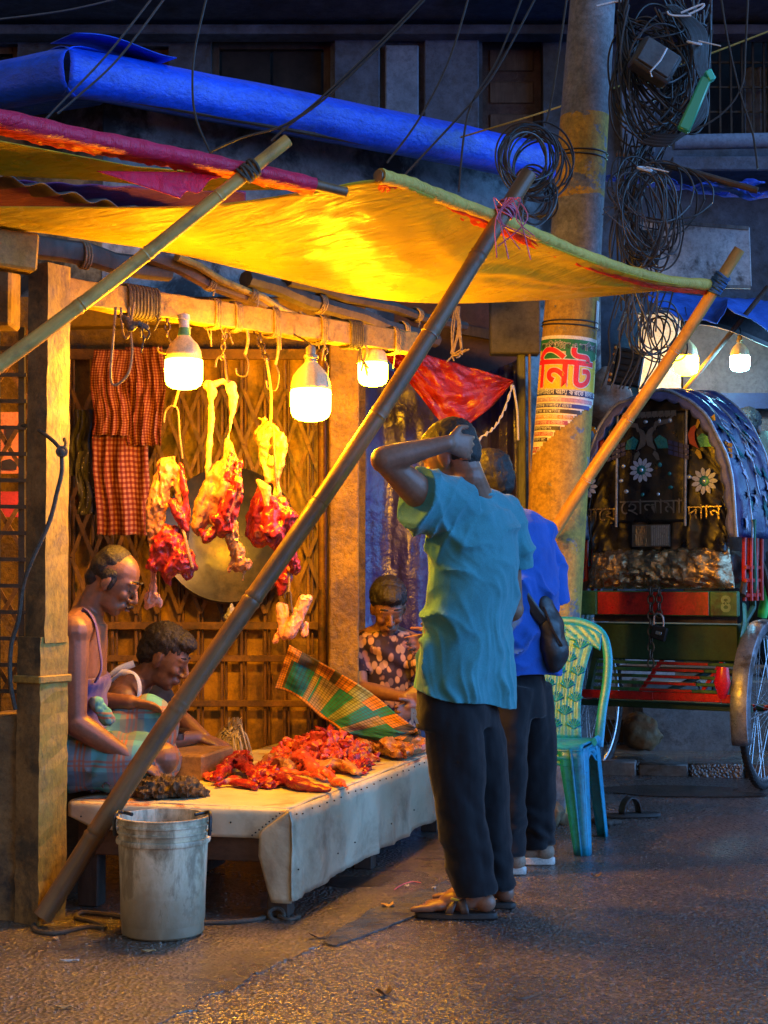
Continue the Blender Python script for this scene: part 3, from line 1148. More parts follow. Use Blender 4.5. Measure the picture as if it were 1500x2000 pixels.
# pink rolled canopy nearer the camera
pcan = thing('pink_canopy', W(330, 320, 4.8), 'second canopy with a pink rolled edge and yellow underside', 'canopy')
pk = [W(-160, 190, 4.28), W(0, 232, 4.42), W(180, 272, 4.58), W(340, 303, 4.74), W(470, 330, 4.86), W(615, 361, 4.98)]
pp_ = spline(pk, 16)
mb = MB()
mb.tube(pp_, [.031 + .0012 * math.sin(i * 1.1) + .0014 * math.sin(i * .37) - .006 * i / len(pp_) for i in range(len(pp_))], 14)
mb.build('rolled_edge', M['pink_tarp'], pcan)
mb = MB()
mb.tube([pp_[-3], W(676, 376, 5.02)], [.019, .018], 10)
mb.build('edge_bamboo', M['bamboo_dark'], pcan)
def plining(u, v):
    p = curve_at([(i / (len(pp_) - 1), q) for i, q in enumerate(pp_)], u)
    return p + V((-.2, .6, 0)).normalized() * ((.06 - .03 * u) * v) + V((0, 0, -.022 - (.012 - .006 * u + .006 * fb(V((u * 40, 0, 0)), 1)) * v + .006 * fb(V((u * 60, v * 3, 2)), 1)))
mb = MB()
mb.grid(plining, 110, 4)
mb.build('red_lining', M['red_lining'], pcan, solid=.002)
yk_t = [(0, W(-160, 235, 4.45)), (.2, W(0, 275, 4.6)), (.5, W(260, 325, 4.85)), (.8, W(500, 345, 5.15)), (1, W(640, 366, 5.3))]
yk_b = [(0, W(-160, 335, 4.75)), (.2, W(0, 342, 4.9)), (.45, W(190, 352, 5.0)), (.7, W(400, 372, 5.2)), (1, W(645, 369, 5.32))]
def ysheet(u, v):
    p = curve_at(yk_t, u).lerp(curve_at(yk_b, u), v)
    p.z += .015 * math.sin(PI * v) * fb(V((u * 6, v * 4, 1)), 1.5)
    return p
mb = MB()
mb.grid(ysheet, 70, 14)
mb.build('yellow_sheet', M['yellow_tarp'], pcan, solid=.003)
mb = MB()
A, B_, C_ = W(188, 334, 4.68), W(450, 338, 4.88), W(352, 388, 4.78)
def tri(u, v):
    p = A.lerp(B_, u).lerp(C_.lerp(B_.lerp(C_, .3), u), v)
    return p + V((0, 0, .012 * math.sin(u * 9) * v))
mb.grid(tri, 20, 10)
mb.build('pink_patch', M['pink_tarp'], pcan, solid=.003)
pur = MB()
pts = [(0, W(-170, 340, 5.3), W(-170, 408, 5.6)), (.5, W(150, 360, 5.5), W(150, 408, 5.7)), (1, W(480, 374, 5.8), W(480, 404, 5.9))]
def purp(u, v):
    a = curve_at([(k[0], k[1]) for k in pts], u)
    b = curve_at([(k[0], k[2]) for k in pts], u)
    p = a.lerp(b, v)
    p.z += .003 * math.sin(u * 60 + v * 8)
    return p
pur.grid(purp, 120, 10)
tag(pur.build('purple_awning', M['purple_tarp'], solid=.003), 'dull purple ribbed sheet between the pink and yellow canopies', 'awning')

# ------------------------------------------------------------------ bamboo props
def bamboo(name, a, b, r0, r1, nodes, mat, label, lash_t):
    L = (b - a).length
    d = (b - a).normalized()
    t = thing('bamboo_prop', a, label, 'bamboo pole')
    q = d.to_track_quat('Z', 'Y').to_matrix()
    mb = MB()
    prof = []
    N = 60
    nk = sorted(nodes)
    for i in range(N + 1):
        u = i / N
        r = r0 + (r1 - r0) * u
        prof.append((u, r))
    for k in nk:
        r = r0 + (r1 - r0) * k
        prof += [(k - .007, r * 1.0), (k - .003, r * 1.11), (k, r * .99), (k + .003, r * 1.09), (k + .007, r)]
    prof.sort()
    pts, rr = [], []
    for u, r in prof:
        p = a + V((.006 * L * math.sin(u * 5 + r0 * 90) * .6, .004 * L * math.sin(u * 7.3), u * L))
        pts.append(p)
        rr.append(r)
    mb.tube(pts, rr, 14)
    o = mb.build('shaft', mat, t, loc=a)
    o.rotation_euler = q.to_euler()
    for (lt, span, turns, lm, rr_) in lash_t:
        c = a + V((.006 * L * math.sin(lt * 5 + r0 * 90) * .6, .004 * L * math.sin(lt * 7.3), lt * L))
        mb = MB()
        R_ = (r0 + (r1 - r0) * lt) + rr_
        P_ = []
        for k in range(int(turns * 12) + 1):
            th = k / 12 * 2 * PI
            P_.append(c + V((R_ * math.cos(th), R_ * math.sin(th), -span / 2 + span * k / (turns * 12) + .004 * math.sin(th * 1.7))))
        mb.tube(P_, rr_, 6)
        o = mb.build('lashing', lm, t, loc=a)
        o.rotation_euler = q.to_euler()
    return t
M['blue_tie'] = pm('blue_rag_tie', (.03, .13, .32), (.015, .06, .17), 40, .8, .5, 80, .004)
M['pink_twine'] = pm('pink_plastic_twine', (.55, .12, .22), (.35, .06, .12), 40, .5, 0)
bamboo('a', W(-560, 1140, 4.55), W(566, 276, 4.86), .026, .021, (.12, .3, .47, .615, .735, .87), M['bamboo'], 'golden bamboo prop slanting up to the pink rolled edge', [(.925, .06, 6, M['darkrope'], .006)])
pB0, pB1 = G(84, 1800, .016), W(1040, 340, 5.55)
pB0 = W(84, 1792, 5.06)
bamboo('b', pB0, pB1, .033, .030, (.1, .26, .4, .53, .655, .77, .88), M['bamboo_dark'], 'long dark bamboo prop crossing in front of the meat table', [(.945, .05, 5, M['pink_twine'], .004)])
pC0, pC1 = W(1078, 1045, 7.28), W(1446, 487, 6.86)
bamboo('c', pC0, pC1, .03, .026, (.2, .42, .66), M['bamboo_orange'], 'orange lit bamboo prop leaning from the utility pole', [(.885, .09, 9, M['blue_tie'], .007)])
# hanging ends of pink twine
mb = MB()
r_ = random.Random(5)
c = W(985, 405, 5.42)
for k in range(7):
    mb.tube(spline([c, c + V((r_.uniform(-.04, .06), -.02, .03)), c + V((r_.uniform(-.05, .09), -.03, -.05)), c + V((r_.uniform(-.03, .12), -.03, -r_.uniform(.1, .2)))], 5), .0025, 5)
tag(mb.build('twine_tail', M['pink_twine']), 'loose pink twine tied where the dark prop meets the yellow roll', 'twine')

# ------------------------------------------------------------------ utility pole and its poster
YP = 7.5
pbase, ptop = W(1047, 1586, YP), W(1166, -120, YP)
pbase.z = 0
def pole_mat():
    m = NT('painted_concrete_pole')
    co = m.obj()
    z = m.n('SeparateXYZ', Vector=co).outputs['Z']
    n1 = m.noise(co, 3, 6, .7)
    n2 = m.noise(co, 22, 5, .7)
    grey = m.ramp(m.noise(co, 9, 6, .7), [(.3, (.1, .105, .115)), (.7, (.24, .25, .27))])
    yel = m.ramp(n2, [(.3, (.3, .17, .02)), (.65, (.5, .3, .035))])
    za = W(1100, 600, YP).z; zb1 = W(1100, 388, YP).z; zb2 = W(1100, 229, YP).z
    zz = m.math('ADD', z, m.math('MULTIPLY', m.math('SUBTRACT', n1, .5), .12))
    low = m.math('LESS_THAN', zz, za + .1)
    up = m.math('MULTIPLY', m.math('GREATER_THAN', zz, zb1), m.math('LESS_THAN', z, zb2))
    msk = m.math('MAXIMUM', low, up)
    fl = m.ramp(m.noise(co, 6, 8, .75), [(.56, 1), (.6, 0)])
    msk = m.math('MULTIPLY', msk, fl)
    fade = m.ramp(m.math('ADD', m.math('MULTIPLY', z, .5), m.math('MULTIPLY', n1, .5)), [(.35, 0), (.5, 1)])
    col = m.mix(msk, grey, yel)
    st = m.ramp(m.noise(co, 4, 6, .7, .5), [(.54, 0), (.7, 1)])
    col = m.mix(m.math('MULTIPLY', st, .8), col, (.05, .04, .03))
    col = m.mix(1, col, m.ramp(m.noise(co, 45, 5, .8), [(.3, .5), (.7, 1.25)]), 'MULTIPLY')
    b = m.bump(m.noise(co, 30, 6, .7), .5, .008)
    b = m.bump(msk, .3, .004, b)
    return m.done(col, .75, 0, b)
pole = thing('utility_pole', pbase, 'thick leaning concrete utility pole with flaking yellow paint', 'utility pole')
pd = (ptop - pbase).normalized()
PL = (ptop - pbase).length
def pole_r(z):
    return .163 - (.163 - .108) * z / PL
mb = MB()
mb.tube([pbase + pd * (PL * i / 24) for i in range(25)], [pole_r(PL * i / 24) for i in range(25)], 28)
mb.build('shaft', pole_mat(), pole)
for px_y in (640, 310):
    mb = MB()
    zz = (W(1100, px_y, YP) - pbase).z / pd.z
    for q in range(2):
        c = pbase + pd * (zz + q * .02)
        pts = []
        for k in range(28):
            t = 2 * PI * k / 28
            s, tt = frame_from(pd, V((1, 0, 0)))
            pts.append(c + (s * math.cos(t) + tt * math.sin(t)) * (pole_r(zz) + .004) + V((0, 0, .006 * math.sin(t + q))))
        mb.tube(pts, .004, 6, closed=True)
    mb.build('wire_band', M['cable'], pole)

toCam = (V((0, 0, CAM_H)) - pbase); toCam.z = 0
toCam = (toCam - pd * toCam.dot(pd)).normalized()
sideR = toCam.cross(pd)            # towards the viewer's right or left
if sideR.x < 0: sideR = -sideR
def on_pole(x, zpix, off):
    """x: metres round the pole from the viewer-facing line, zpix: height along the pole"""
    r = pole_r(zpix)
    th = x / r
    return pbase + pd * zpix + (toCam * math.cos(th) + sideR * math.sin(th)) * (r + off)
def h_of(py):
    p = W(1100, py, YP)
    return (p.z - pbase.z) / pd.z
hT, hB = h_of(664), h_of(893)
PX0, PX1 = -.185, .185
poster = thing('pasted_poster', on_pole(0, (hT + hB) / 2, 0), 'torn yellow and green printed poster pasted round the pole', 'poster')
def torn(x, t):
    """t: 0 top .. 1 bottom; right hand limit of the paper"""
    j = .012 * fb(V((t * 30, 0, 4)), 1)
    if t < .55: return PX1 + j
    if t < .60: return PX1 - (t - .55) * 1.2 + j
    return .10 - (t - .6) * .62 + j
def patch(x0, x1, t0, t1, off, nm, mat, nu=14, nv=4, masked=True, par=None):
    mb = MB()
    def fn(u, v):
        x = x0 + (x1 - x0) * u
        t = t0 + (t1 - t0) * v
        return on_pole(x, hT + (hB - hT) * t, off)
    keep = (lambda u, v: (x0 + (x1 - x0) * u) < torn(0, t0 + (t1 - t0) * v)) if masked else None
    mb.grid(fn, nu, nv, keep)
    return mb.build(nm, mat, par or poster)
inkm = lambda n, c, c2=None: pm(n, c, c2, 18, .55, .05, 40, .001, vary=False)
patch(PX0, PX1, 0, 1, .003, 'paper', inkm('poster_paper', (.78, .72, .6), (.68, .62, .5)), 60, 60)
patch(PX0 + .004, PX1, .035, .45, .0042, 'yellow_ground', inkm('poster_yellow', (.82, .6, .03), (.74, .5, .02)), 50, 24)
patch(PX0 + .006, PX1, .03, .12, .0054, 'green_header', inkm('poster_green', (.02, .2, .05), (.015, .14, .04)), 50, 8)
mb = MB()
mb.grid(lambda u, v: on_pole(PX0 + .03 + (PX1 - PX0 - .03) * u, hT + (hB - hT) * (.12 + .12 * v * math.sin(PI * (.15 + .8 * u)) ** .7), .0055), 40, 6)
mb.build('green_curve', inkm('poster_green_b', (.02, .21, .06)), poster)
patch(PX0 + .006, PX1, .455, .505, .0054, 'blue_band', inkm('poster_blue', (.02, .03, .12), (.015, .02, .09)), 50, 4)
M['ink_red'] = inkm('poster_red', (.8, .02, .015), (.7, .012, .01))
M['ink_white'] = inkm('poster_white', (.8, .8, .76))
M['ink_dark'] = inkm('poster_dark', (.03, .02, .03))
def on_poster(body, x0, t_base, size, off, nm, mat, bold=0.0, sx=1.0, maxx=None):
    tm = text_mb(body, size, bold, 'LEFT', .012)
    mb = MB()
    H = hB - hT
    idx = []
    vs = []
    for p in tm.v:
        vs.append((x0 + p.x * sx, p.y))
    fs = [f for f in tm.f if (maxx is None or max(vs[k][0] for k in f) < maxx)]
    mb.add([on_pole(x, hT + H * t_base + y, off) for x, y in vs], fs)
    return mb.build(nm, mat, poster, smooth=False)
Hm = abs(hB - hT)
on_poster('কমি্পউটার ও কািরগির', PX0 + .03, .112, .043, .0064, 'lettering', M['ink_white'], .0016, .82, PX1)
on_poster('কমি্পউটার ও কািরগির', PX0 + .03, .112, .043, .0072, 'lettering', M['ink_dark'], .0, .82, PX1)
patch(-.035, -.012, .135, .165, .0066, 'emblem', inkm('poster_cream', (.7, .6, .3)), 3, 3)
for off, mt, bo in ((.0066, M['ink_white'], .0085), (.0078, M['ink_red'], .0045)):
    on_poster('িনট', PX0 + .026, .432, .205, off, 'headline', mt, bo, .98, PX1 + .04)
on_poster('অনলাইেন আয় করেত চান? আমরা', PX0 + .012, .495, .033, .0066, 'lettering', M['ink_white'], .0006, .9, PX1)
lines = ['কমি্পউটার অিফস', 'গ্রািফক িডজাইন / ওেয়ব', 'েবিসক কমি্পউটার', 'অিফস েপ্রাগ্রাম ও টাইিপং', 'হার্ডওয়ার ও েমাবাইল', 'আউটেসার্িসং', 'িভিডও এিডিটং', 'ইংিলশ কেথাপকথন']
cols = [(.6, .3, .3), (.05, .05, .25), (.07, .05, .04), (.65, .3, .05), (.5, .1, .2), (.07, .05, .04), (.5, .1, .1), (.06, .04, .04)]
for k, (ln, cc) in enumerate(zip(lines, cols)):
    t0 = .525 + k * .048
    patch(PX0 + .012, .16, t0, t0 + .034, .0050, 'print_line', inkm('print_line', cc), 40, 1)
    on_poster(ln, PX0 + .016, t0 + .030, .022, .0060, 'lettering', M['ink_white'], .0, .9, torn(0, t0 + .03) - .004)
patch(PX0 + .01, -.1, .94, .985, .0050, 'red_box', inkm('poster_magenta', (.45, .02, .06)), 8, 2)
on_poster('লটাই েটৗন', PX0 + .013, .978, .022, .006, 'lettering', M['ink_white'], 0, .7, -.1)
# peeled scrap of poster above, on the pole's far edge
patch(.145, .2, -.33, -.09, .004, 'scrap', M['ink_white'], 5, 8, False)

# ------------------------------------------------------------------ cables
def cable_thing(name, label, cat, mat, paths, r, child='cable', group=None):
    t = thing(name, paths[0][0], label, cat, group)
    for i, p in enumerate(paths):
        mb = MB()
        mb.tube(spline(p, 8), r if not callable(r) else r(i), 6)
        mb.build(child, mat if not isinstance(mat, list) else mat[i % len(mat)], t)
    return t
def PY(lst, Y):
    return [W(x, y, Y + dy) for (x, y, dy) in [(*q, 0) if len(q) == 2 else q for q in lst]]
wires = [
    ('overhead_cable', 'pair of thick cables dropping over the blue awning corner', [PY([(325, -40), (215, 100), (130, 190), (90, 232)], 6.4), PY([(348, -40), (235, 110), (150, 190), (112, 222)], 6.4)]),
    ('overhead_cable', 'thin cable hanging straight down across the blue awning band', [PY([(412, -40), (382, 90), (376, 170), (384, 235), (412, 300)], 6.5)]),
    ('overhead_cable', 'long sagging cable meeting the tip of the golden prop', [PY([(880, -60), (760, 65), (640, 180), (560, 242), (470, 270), (408, 298)], 6.0), PY([(884, -60), (764, 68), (644, 184), (570, 240), (530, 275)], 6.0)]),
    ('overhead_cable', 'steep cable between the pilasters, ending on the blue band', [PY([(930, -60), (880, 110), (820, 230), (756, 318)], 6.8)]),
    ('overhead_cable', 'forked cable crossing in front of the brown door', [PY([(1075, -60), (985, 110), (930, 190), (790, 342)], 6.7), PY([(1040, -60), (975, 110), (915, 220), (896, 375)], 6.7)]),
    ('overhead_cable', 'thin cable hanging close beside the utility pole', [PY([(1112, -40), (1095, 80), (1078, 190), (1066, 245)], 7.2)]),
    ('overhead_cable', 'faint cable running level across the sooty wall', [PY([(-60, 44), (120, 22), (260, -10)], 7.0)]),
    ('overhead_cable', 'vertical cables drooping in front of the balcony grille', [PY([(1405, -30), (1420, 70), (1445, 180), (1470, 260), (1480, 330)], 7.0), PY([(1462, -30), (1456, 90), (1448, 170), (1400, 230), (1310, 275)], 7.0)]),
]
for nm, lb, ps in wires:
    cable_thing(nm, lb, 'cable', M['cable_blue'] if 'pair' in lb or 'faint' in lb else M['cable'], ps, .005)
yc = MB()
yc.tube(spline(PY([(900, 268, .1), (1000, 238), (1100, 206), (1290, 140), (1400, 100), (1530, 50)], 7.9), 5), .005, 6)
tag(yc.build('stretched_line', pm('yellow_line', (.35, .26, .05), None, 20, .6, 0)), 'yellow line stretched behind the utility pole', 'line')

def loops(seed, n, cx, cy, rx, ry, Y, jx, jy, arc=(0, 2 * PI), tilt=.3):
    r = random.Random(seed)
    out = []
    for i in range(n):
        x0, y0 = cx + r.uniform(-jx, jx), cy + r.uniform(-jy, jy)
        a, b = rx * r.uniform(.7, 1.15), ry * r.uniform(.75, 1.15)
        tl = r.uniform(-tilt, tilt)
        s0 = r.uniform(0, .6)
        pts = []
        dz = r.uniform(-.12, .12)
        for k in range(11):
            t = arc[0] + s0 + (arc[1] - arc[0]) * k / 10
            ex, ey = a * math.cos(t), b * math.sin(t)
            x = x0 + ex * math.cos(tl) - ey * math.sin(tl)
            y = y0 + ex * math.sin(tl) + ey * math.cos(tl)
            pts.append(W(x, y, Y + dz + .04 * math.sin(t * 1.3 + i)))
        out.append(pts)
    return out
mats3 = [M['cable'], M['cable'], M['cable_blue'], M['cable']]
Yc = 7.15
# large tangle at the top: cables droop from the knot beside the pole
r_ = random.Random(21)
ps = []
for i in range(46):
    a = (1215 + r_.uniform(-8, 15), r_.uniform(-20, 60), r_.uniform(-.1, .1))
    b = (1300 + r_.uniform(-25, 95), r_.uniform(-30, 70), r_.uniform(-.1, .1))
    low = r_.uniform(60, 285)
    mx = 1255 + r_.uniform(-20, 95)
    ps.append(PY([a, (1215 + r_.uniform(-5, 25), low * .55, r_.uniform(-.1, .1)), (mx, low, r_.uniform(-.15, .1)), (1335 + r_.uniform(-20, 50), low * .6 + 15, r_.uniform(-.1, .1)), b], Yc))
ps += loops(2, 14, 1272, 150, 62, 110, Yc, 22, 30, tilt=.25)
cable_thing('cable_tangle', 'huge tangle of black cables hanging beside the pole top', 'cables', mats3, ps, .0048)
ps = []
for i in range(16):
    o = i * 2.2
    ps.append(PY([(1300 + o * .6, 10, -.05), (1345 + o, 60), (1358 + o * .7, 130), (1372 + o * .4, 165), (1382 - o * .5, 210), (1368 - o * 1.5, 240 + o), (1330 - o, 262 + o * .7), (1280 - o, 262 + o * .5)], Yc - .15))
cable_thing('cable_coil', 'bound bundle of cables curving down from the tangle', 'cables', mats3, ps, .0046)
for (x0, y0, x1, y1) in ((1352, 84, 1364, 80), (1255, 330, 1262, 326)):
    mb = MB()
    mb.torus(W(x0 + 4, y0, Yc - .17), .032, .006, rot3(.4, .2, 0), 16, 6)
    mb.tube([W(x1, y1, Yc - .2), W(x1 + 44, y1 + 10, Yc - .22)], [.004, .003], 5)
    tag(mb.build('cable_tie', M['white_plastic']), 'white plastic tie round the ' + ('curving cable bundle' if y0 < 200 else 'lower ring of cables'), 'cable tie')
mb = MB()
mb.tube(spline(PY([(1165, 12), (1200, 4), (1220, 2)], 7.1), 4), .006, 6)
mb.tube(spline(PY([(1303, 22), (1312, 30), (1350, 31)], 6.95), 4), .005, 6)
mb.tube(spline(PY([(1330, 25), (1372, 8), (1370, 16), (1345, 28)], 6.95), 4), .005, 6)
tag(mb.build('loose_wire', M['white_plastic']), 'pale stripped wire ends poking out of the top tangle', 'wire')
# junction box in the tangle
jb = thing('junction_box', W(1278, 118, 6.98), 'tilted dark grey junction box buried in the top cable tangle', 'junction box')
mb = MB()
Rj = rot3(0, math.radians(30), .15)
mb.box(W(1278, 122, 6.98), (.2, .1, .15), Rj)
mb.build('case', pm('box_grey', (.05, .052, .055), (.025, .026, .03), 9, .6, .2, 40, .003), jb, bevel=.012)
mb = MB()
mb.box(W(1278, 120, 6.98) + Rj @ V((0, -.056, 0)), (.17, .012, .12), Rj)
mb.build('lid', pm('box_lid', (.065, .066, .07), (.035, .036, .04), 9, .6, .2, 40, .003), jb, bevel=.004)
mb = MB()
mb.tube([W(1303, 94, 6.9), W(1290, 118, 6.88), W(1270, 140, 6.89), W(1273, 150, 6.9)], .004, 5)
mb.build('strap', M['white_plastic'], jb)
# green light box hanging
gb = thing('green_tube_lamp', W(1360, 205, 6.85), 'unlit green plastic lamp case dangling from the cables', 'lamp case')
mb = MB()
a, b = W(1334, 256, 6.85), W(1380, 152, 6.85)
mb.bar(a, b, .06, .045, V((1, 0, .4)), taper=.8)
gm = NT('green_plastic'); gm.done((.03, .3, .16), .25, spec=.6)
mb.build('case', gm.mat, gb, bevel=.008)
mb = MB()
mb.bar(b, W(1392, 146, 6.85), .05, .05, V((1, 0, .4)))
gm2 = NT('green_cap'); gm2.done((.05, .55, .4), .3)
mb.build('cap', gm2.mat, gb, bevel=.004)
# coil left of the pole
ps = loops(5, 10, 1030, 310, 52, 62, 6.9, 5, 6, tilt=.3) + loops(6, 6, 1050, 320, 60, 70, 7.0, 14, 16, tilt=.5) + loops(16, 10, 1045, 380, 34, 45, 7.05, 16, 22, tilt=.8)
cable_thing('cable_coil', 'round coil of black cable hung on the near side of the pole', 'cables', mats3, ps, .0046)
# lower tangle right of the pole
ps = loops(7, 20, 1268, 425, 45, 105, 7.1, 24, 20, tilt=.45) + loops(8, 4, 1300, 380, 92, 70, 7.1, 12, 12, tilt=.4)
r_ = random.Random(33)
for i in range(26):
    x = 1212 + r_.uniform(-6, 60)
    ps.append(PY([(x + r_.uniform(-10, 50), 255 + r_.uniform(-10, 40)), (x + r_.uniform(-12, 20), 340, r_.uniform(-.1, .1)), (x + r_.uniform(-15, 15), 430, r_.uniform(-.1, .1)), (x + r_.uniform(-20, 40), 540), (x + r_.uniform(-25, 45), 600 + r_.uniform(-20, 60))], 7.25))
cable_thing('cable_tangle', 'lower drooping tangle of cables beside the grey signboard', 'cables', mats3, ps, .0043)
ps = loops(12, 8, 1280, 645, 42, 52, 7.5, 26, 18, tilt=.8)
for i in range(9):
    x = 1195 + i * 13
    ps.append(PY([(x + 18, 560), (x + r_.uniform(-10, 10), 640), (x - 6 + r_.uniform(-12, 12), 700), (x - 28 + r_.uniform(-10, 10), 760)], 7.4))
cable_thing('cable_tangle', 'thin cables looping down in front of the lit cream board', 'cables', mats3, ps, .004)
# light strands near the tangle
mb = MB()
for i in range(12):
    x, y = 1195 + r_.uniform(0, 50), 345 + r_.uniform(0, 90)
    mb.tube(spline(PY([(x, y), (x + r_.uniform(-30, 30), y + r_.uniform(-30, 30)), (x + r_.uniform(-40, 40), y + r_.uniform(-10, 50))], 7.0), 4), .003, 5)
tag(mb.build('frayed_wire', M['cable_blue']), 'frayed pale grey wire strands beside the pole below the yellow patch', 'wire')

# ------------------------------------------------------------------ behind the pole on the far side of the stall
def wood_strip(x0, x1, y0, y1, Y, th, mat, nm, lb, ct):
    a, b = W(x0, y0, Y), W(x1, y1, Y)
    mb = MB()
    mb.box(((a.x + b.x) / 2, Y + th / 2, (a.z + b.z) / 2), (b.x - a.x, th, a.z - b.z))
    return tag(mb.build(nm, mat, smooth=False, bevel=.006), lb, ct)
M['greypost'] = pm('weathered_grey_timber', (.2, .22, .22), (.08, .09, .09), 6, .8, .6, 30, .006, stretch=(1, 1, .2), stain=(.03, .03, .03))
wood_strip(1012, 1030, 600, 1560, 7.75, .09, M['greypost'], 'timber_upright', 'weathered grey timber upright beside the blue tarp wall', 'timber')
wood_strip(1033, 1041, 655, 1560, 7.72, .06, M['post_wood'], 'timber_batten', 'thin pale batten beside the utility pole', 'timber')
wood_strip(958, 1056, 560, 690, 7.7, .12, pm('dull_grey_box', (.12, .11, .11), (.07, .065, .065), 5, .7, .2, 30, .004), 'meter_box', 'dull grey metal box high beside the utility pole', 'box')
dk = thing('dark_hatch', W(900, 660, 8.0), 'dark brown boarded hatch above the red tarp', 'hatch')
mb = MB()
pts = [(770, 560), (990, 560), (1012, 640), (1008, 760), (770, 760)]
mb.slab([W(x, y, 8.1) for x, y in pts], (0, -1, 0), .03)
mb.build('board', pm('maroon_board', (.06, .025, .022), (.03, .014, .014), 5, .75, .3, 20, .006), dk, smooth=False)
mb = MB()
a, b = W(880, 640, 8.05), W(990, 660, 8.05)
mb.bar(a, b, .05, .03, V((0, 0, 1)))
mb.build('batten', M['darkwood'], dk, smooth=False)

M['indigo'] = pm('indigo_tarp', (.03, .026, .2), (.02, .018, .14), 2.5, .36, .6, 7, .03, spec=.6, stain=(.06, .07, .16), sscale=1.3, samt=(.55, .75))
M['red_poly'] = None
def crinkle_mat(name, c1, c2, rough, metal=0.0, bs=.9, sc=9):
    m = NT(name)
    co = m.obj(True)
    v = m.n('TexVoronoi', {'feature': 'DISTANCE_TO_EDGE'}, Vector=m.n('VectorMath', {'operation': 'ADD'}, _0=co, _1=m.n('VectorMath', {'operation': 'SCALE'}, _0=m.n('TexNoise', Vector=co, Scale=sc * .6).outputs['Color'], Scale=.12).outputs[0]).outputs[0], Scale=sc)
    n1 = m.noise(co, sc * 1.6, 6, .65, .8)
    col = m.ramp(n1, [(.3, c2), (.7, c1)])
    b = m.bump(n1, bs, .03)
    b = m.bump(v.outputs[0], bs * .5, .02, b)
    return m.done(col, m.ramp(n1, [(.3, rough * .7), (.7, rough * 1.3)]), metal, b, .6)
M['red_poly'] = crinkle_mat('red_plastic_sheet', (.36, .02, .022), (.24, .012, .014), .2, bs=.8, sc=7)
M['clear_bag'] = crinkle_mat('clear_crumpled_plastic', (.5, .48, .42), (.35, .32, .28), .15, bs=1, sc=30)
ti = thing('tarp_wall', W(850, 1000, 7.75), 'dark indigo tarp hung as a wall behind the customers', 'tarp')
kA_ = [(690, 700), (690, 1600)]
def indigo(u, v):
    top = W(692 + u * 326, 690 + 60 * u * 0 + 55 * math.sin(u * 3), 7.7 + .15 * u)
    bot = W(692 + u * 326, 1560, 7.6 + .2 * u)
    bot.z = .03
    p = top.lerp(bot, v)
    p.y += .05 * math.sin(u * 9 + 2 * v) * v + .035 * fb(V((u * 5, v * 2, 1)), 1.2) + (.03 * math.sin(u * 60) if u > .8 else 0) * (.4 + v)
    return p
mb = MB()
mb.grid(indigo, 70, 40)
mb.build('sheet', M['indigo'], ti, solid=.004)
def redt(u, v):
    a = W(735, 664, 7.5).lerp(W(1002, 742, 7.55), u)
    keys = [(0, W(745, 690, 7.5)), (.2, W(800, 748, 7.5)), (.5, W(868, 835, 7.5)), (.62, W(905, 838, 7.5)), (.8, W(960, 795, 7.52)), (1, W(1002, 748, 7.55))]
    b = curve_at(keys, u)
    p = a.lerp(b, v)
    p.y += -.05 * math.sin(PI * u) * math.sin(PI * v) + .03 * fb(V((u * 6, v * 4, 7)), 1.3)
    return p
mb = MB()
mb.grid(redt, 60, 36)
tag(mb.build('red_tarp', M['red_poly'], solid=.003), 'crinkled glossy red plastic sheet hung over the indigo tarp', 'tarp')
# white edging rope of the tarp
mb = MB()
pe = spline([W(1001, 752, 7.48), W(985, 800, 7.46), W(965, 835, 7.45), W(935, 858, 7.45), W(880, 905, 7.45), W(800, 985, 7.45), (W(818, 1010, 7.45)), W(822, 1040, 7.45)], 8)
mb.tube([p + V((0, 0, .006 * math.sin(i * 2.3))) for i, p in enumerate(pe)], [.006 + .003 * math.sin(i * 1.9) for i in range(len(pe))], 6)
mb.tube(spline([W(1002, 752, 7.48), W(1010, 800, 7.5), W(1012, 860, 7.5)], 6), .006, 6)
tag(mb.build('tarp_cord', pm('white_tarp_edging', (.6, .6, .62), (.4, .4, .42), 60, .5, .6, 120, .004)), 'frayed white edging cord along the red and indigo tarps', 'cord')
# raffia strands hanging beside the prop
mb = MB()
r_ = random.Random(8)
for k in range(8):
    x = 893 + r_.uniform(-8, 12)
    mb.tube(spline([W(x, 598, 7.0), W(x + r_.uniform(-8, 10), 640, 7.0), W(x + r_.uniform(-12, 10), 690, 7.0), W(x + r_.uniform(-22, 24), 695 + r_.uniform(-15, 12), 6.98)], 4), .004, 5)
tag(mb.build('raffia_strand', M['twine']), 'pale frayed raffia strands hanging under the yellow canopy', 'twine')

# grey signboard under the blue awning
mb = MB()
q = [(1216, 556), (1224, 428), (1462, 446), (1466, 561)]
mb.slab([W(x, y, 9.0) for x, y in q], (0, -1, 0), .03)
sgn = thing('metal_signboard', W(1340, 500, 9), 'blank weathered grey metal signboard behind the cables', 'signboard')
mb.build('panel', pm('weathered_sheet', (.36, .42, .46), (.19, .22, .25), 4, .5, .3, 25, .006, stain=(.05, .06, .07), sscale=5, samt=(.5, .62)), sgn, smooth=False, bevel=.003)
for (x0, y0, x1, y1) in ((1216, 556, 1466, 561), (1224, 428, 1462, 446)):
    mb = MB()
    mb.bar(W(x0, y0, 8.97), W(x1, y1, 8.97), .02, .015, V((0, 0, 1)))
    mb.build('edge_strip', M['greypost'], sgn, smooth=False)
mb = MB()
a, b = W(1230, 452, 8.3), W(1284, 520, 8.3)
mb.box(((a.x + b.x) / 2, 8.3, (a.z + b.z) / 2), (b.x - a.x, .09, a.z - b.z))
mt = tag(mb.build('electric_meter', M['iron'], bevel=.008), 'black electric meter box in front of the grey signboard', 'meter box')
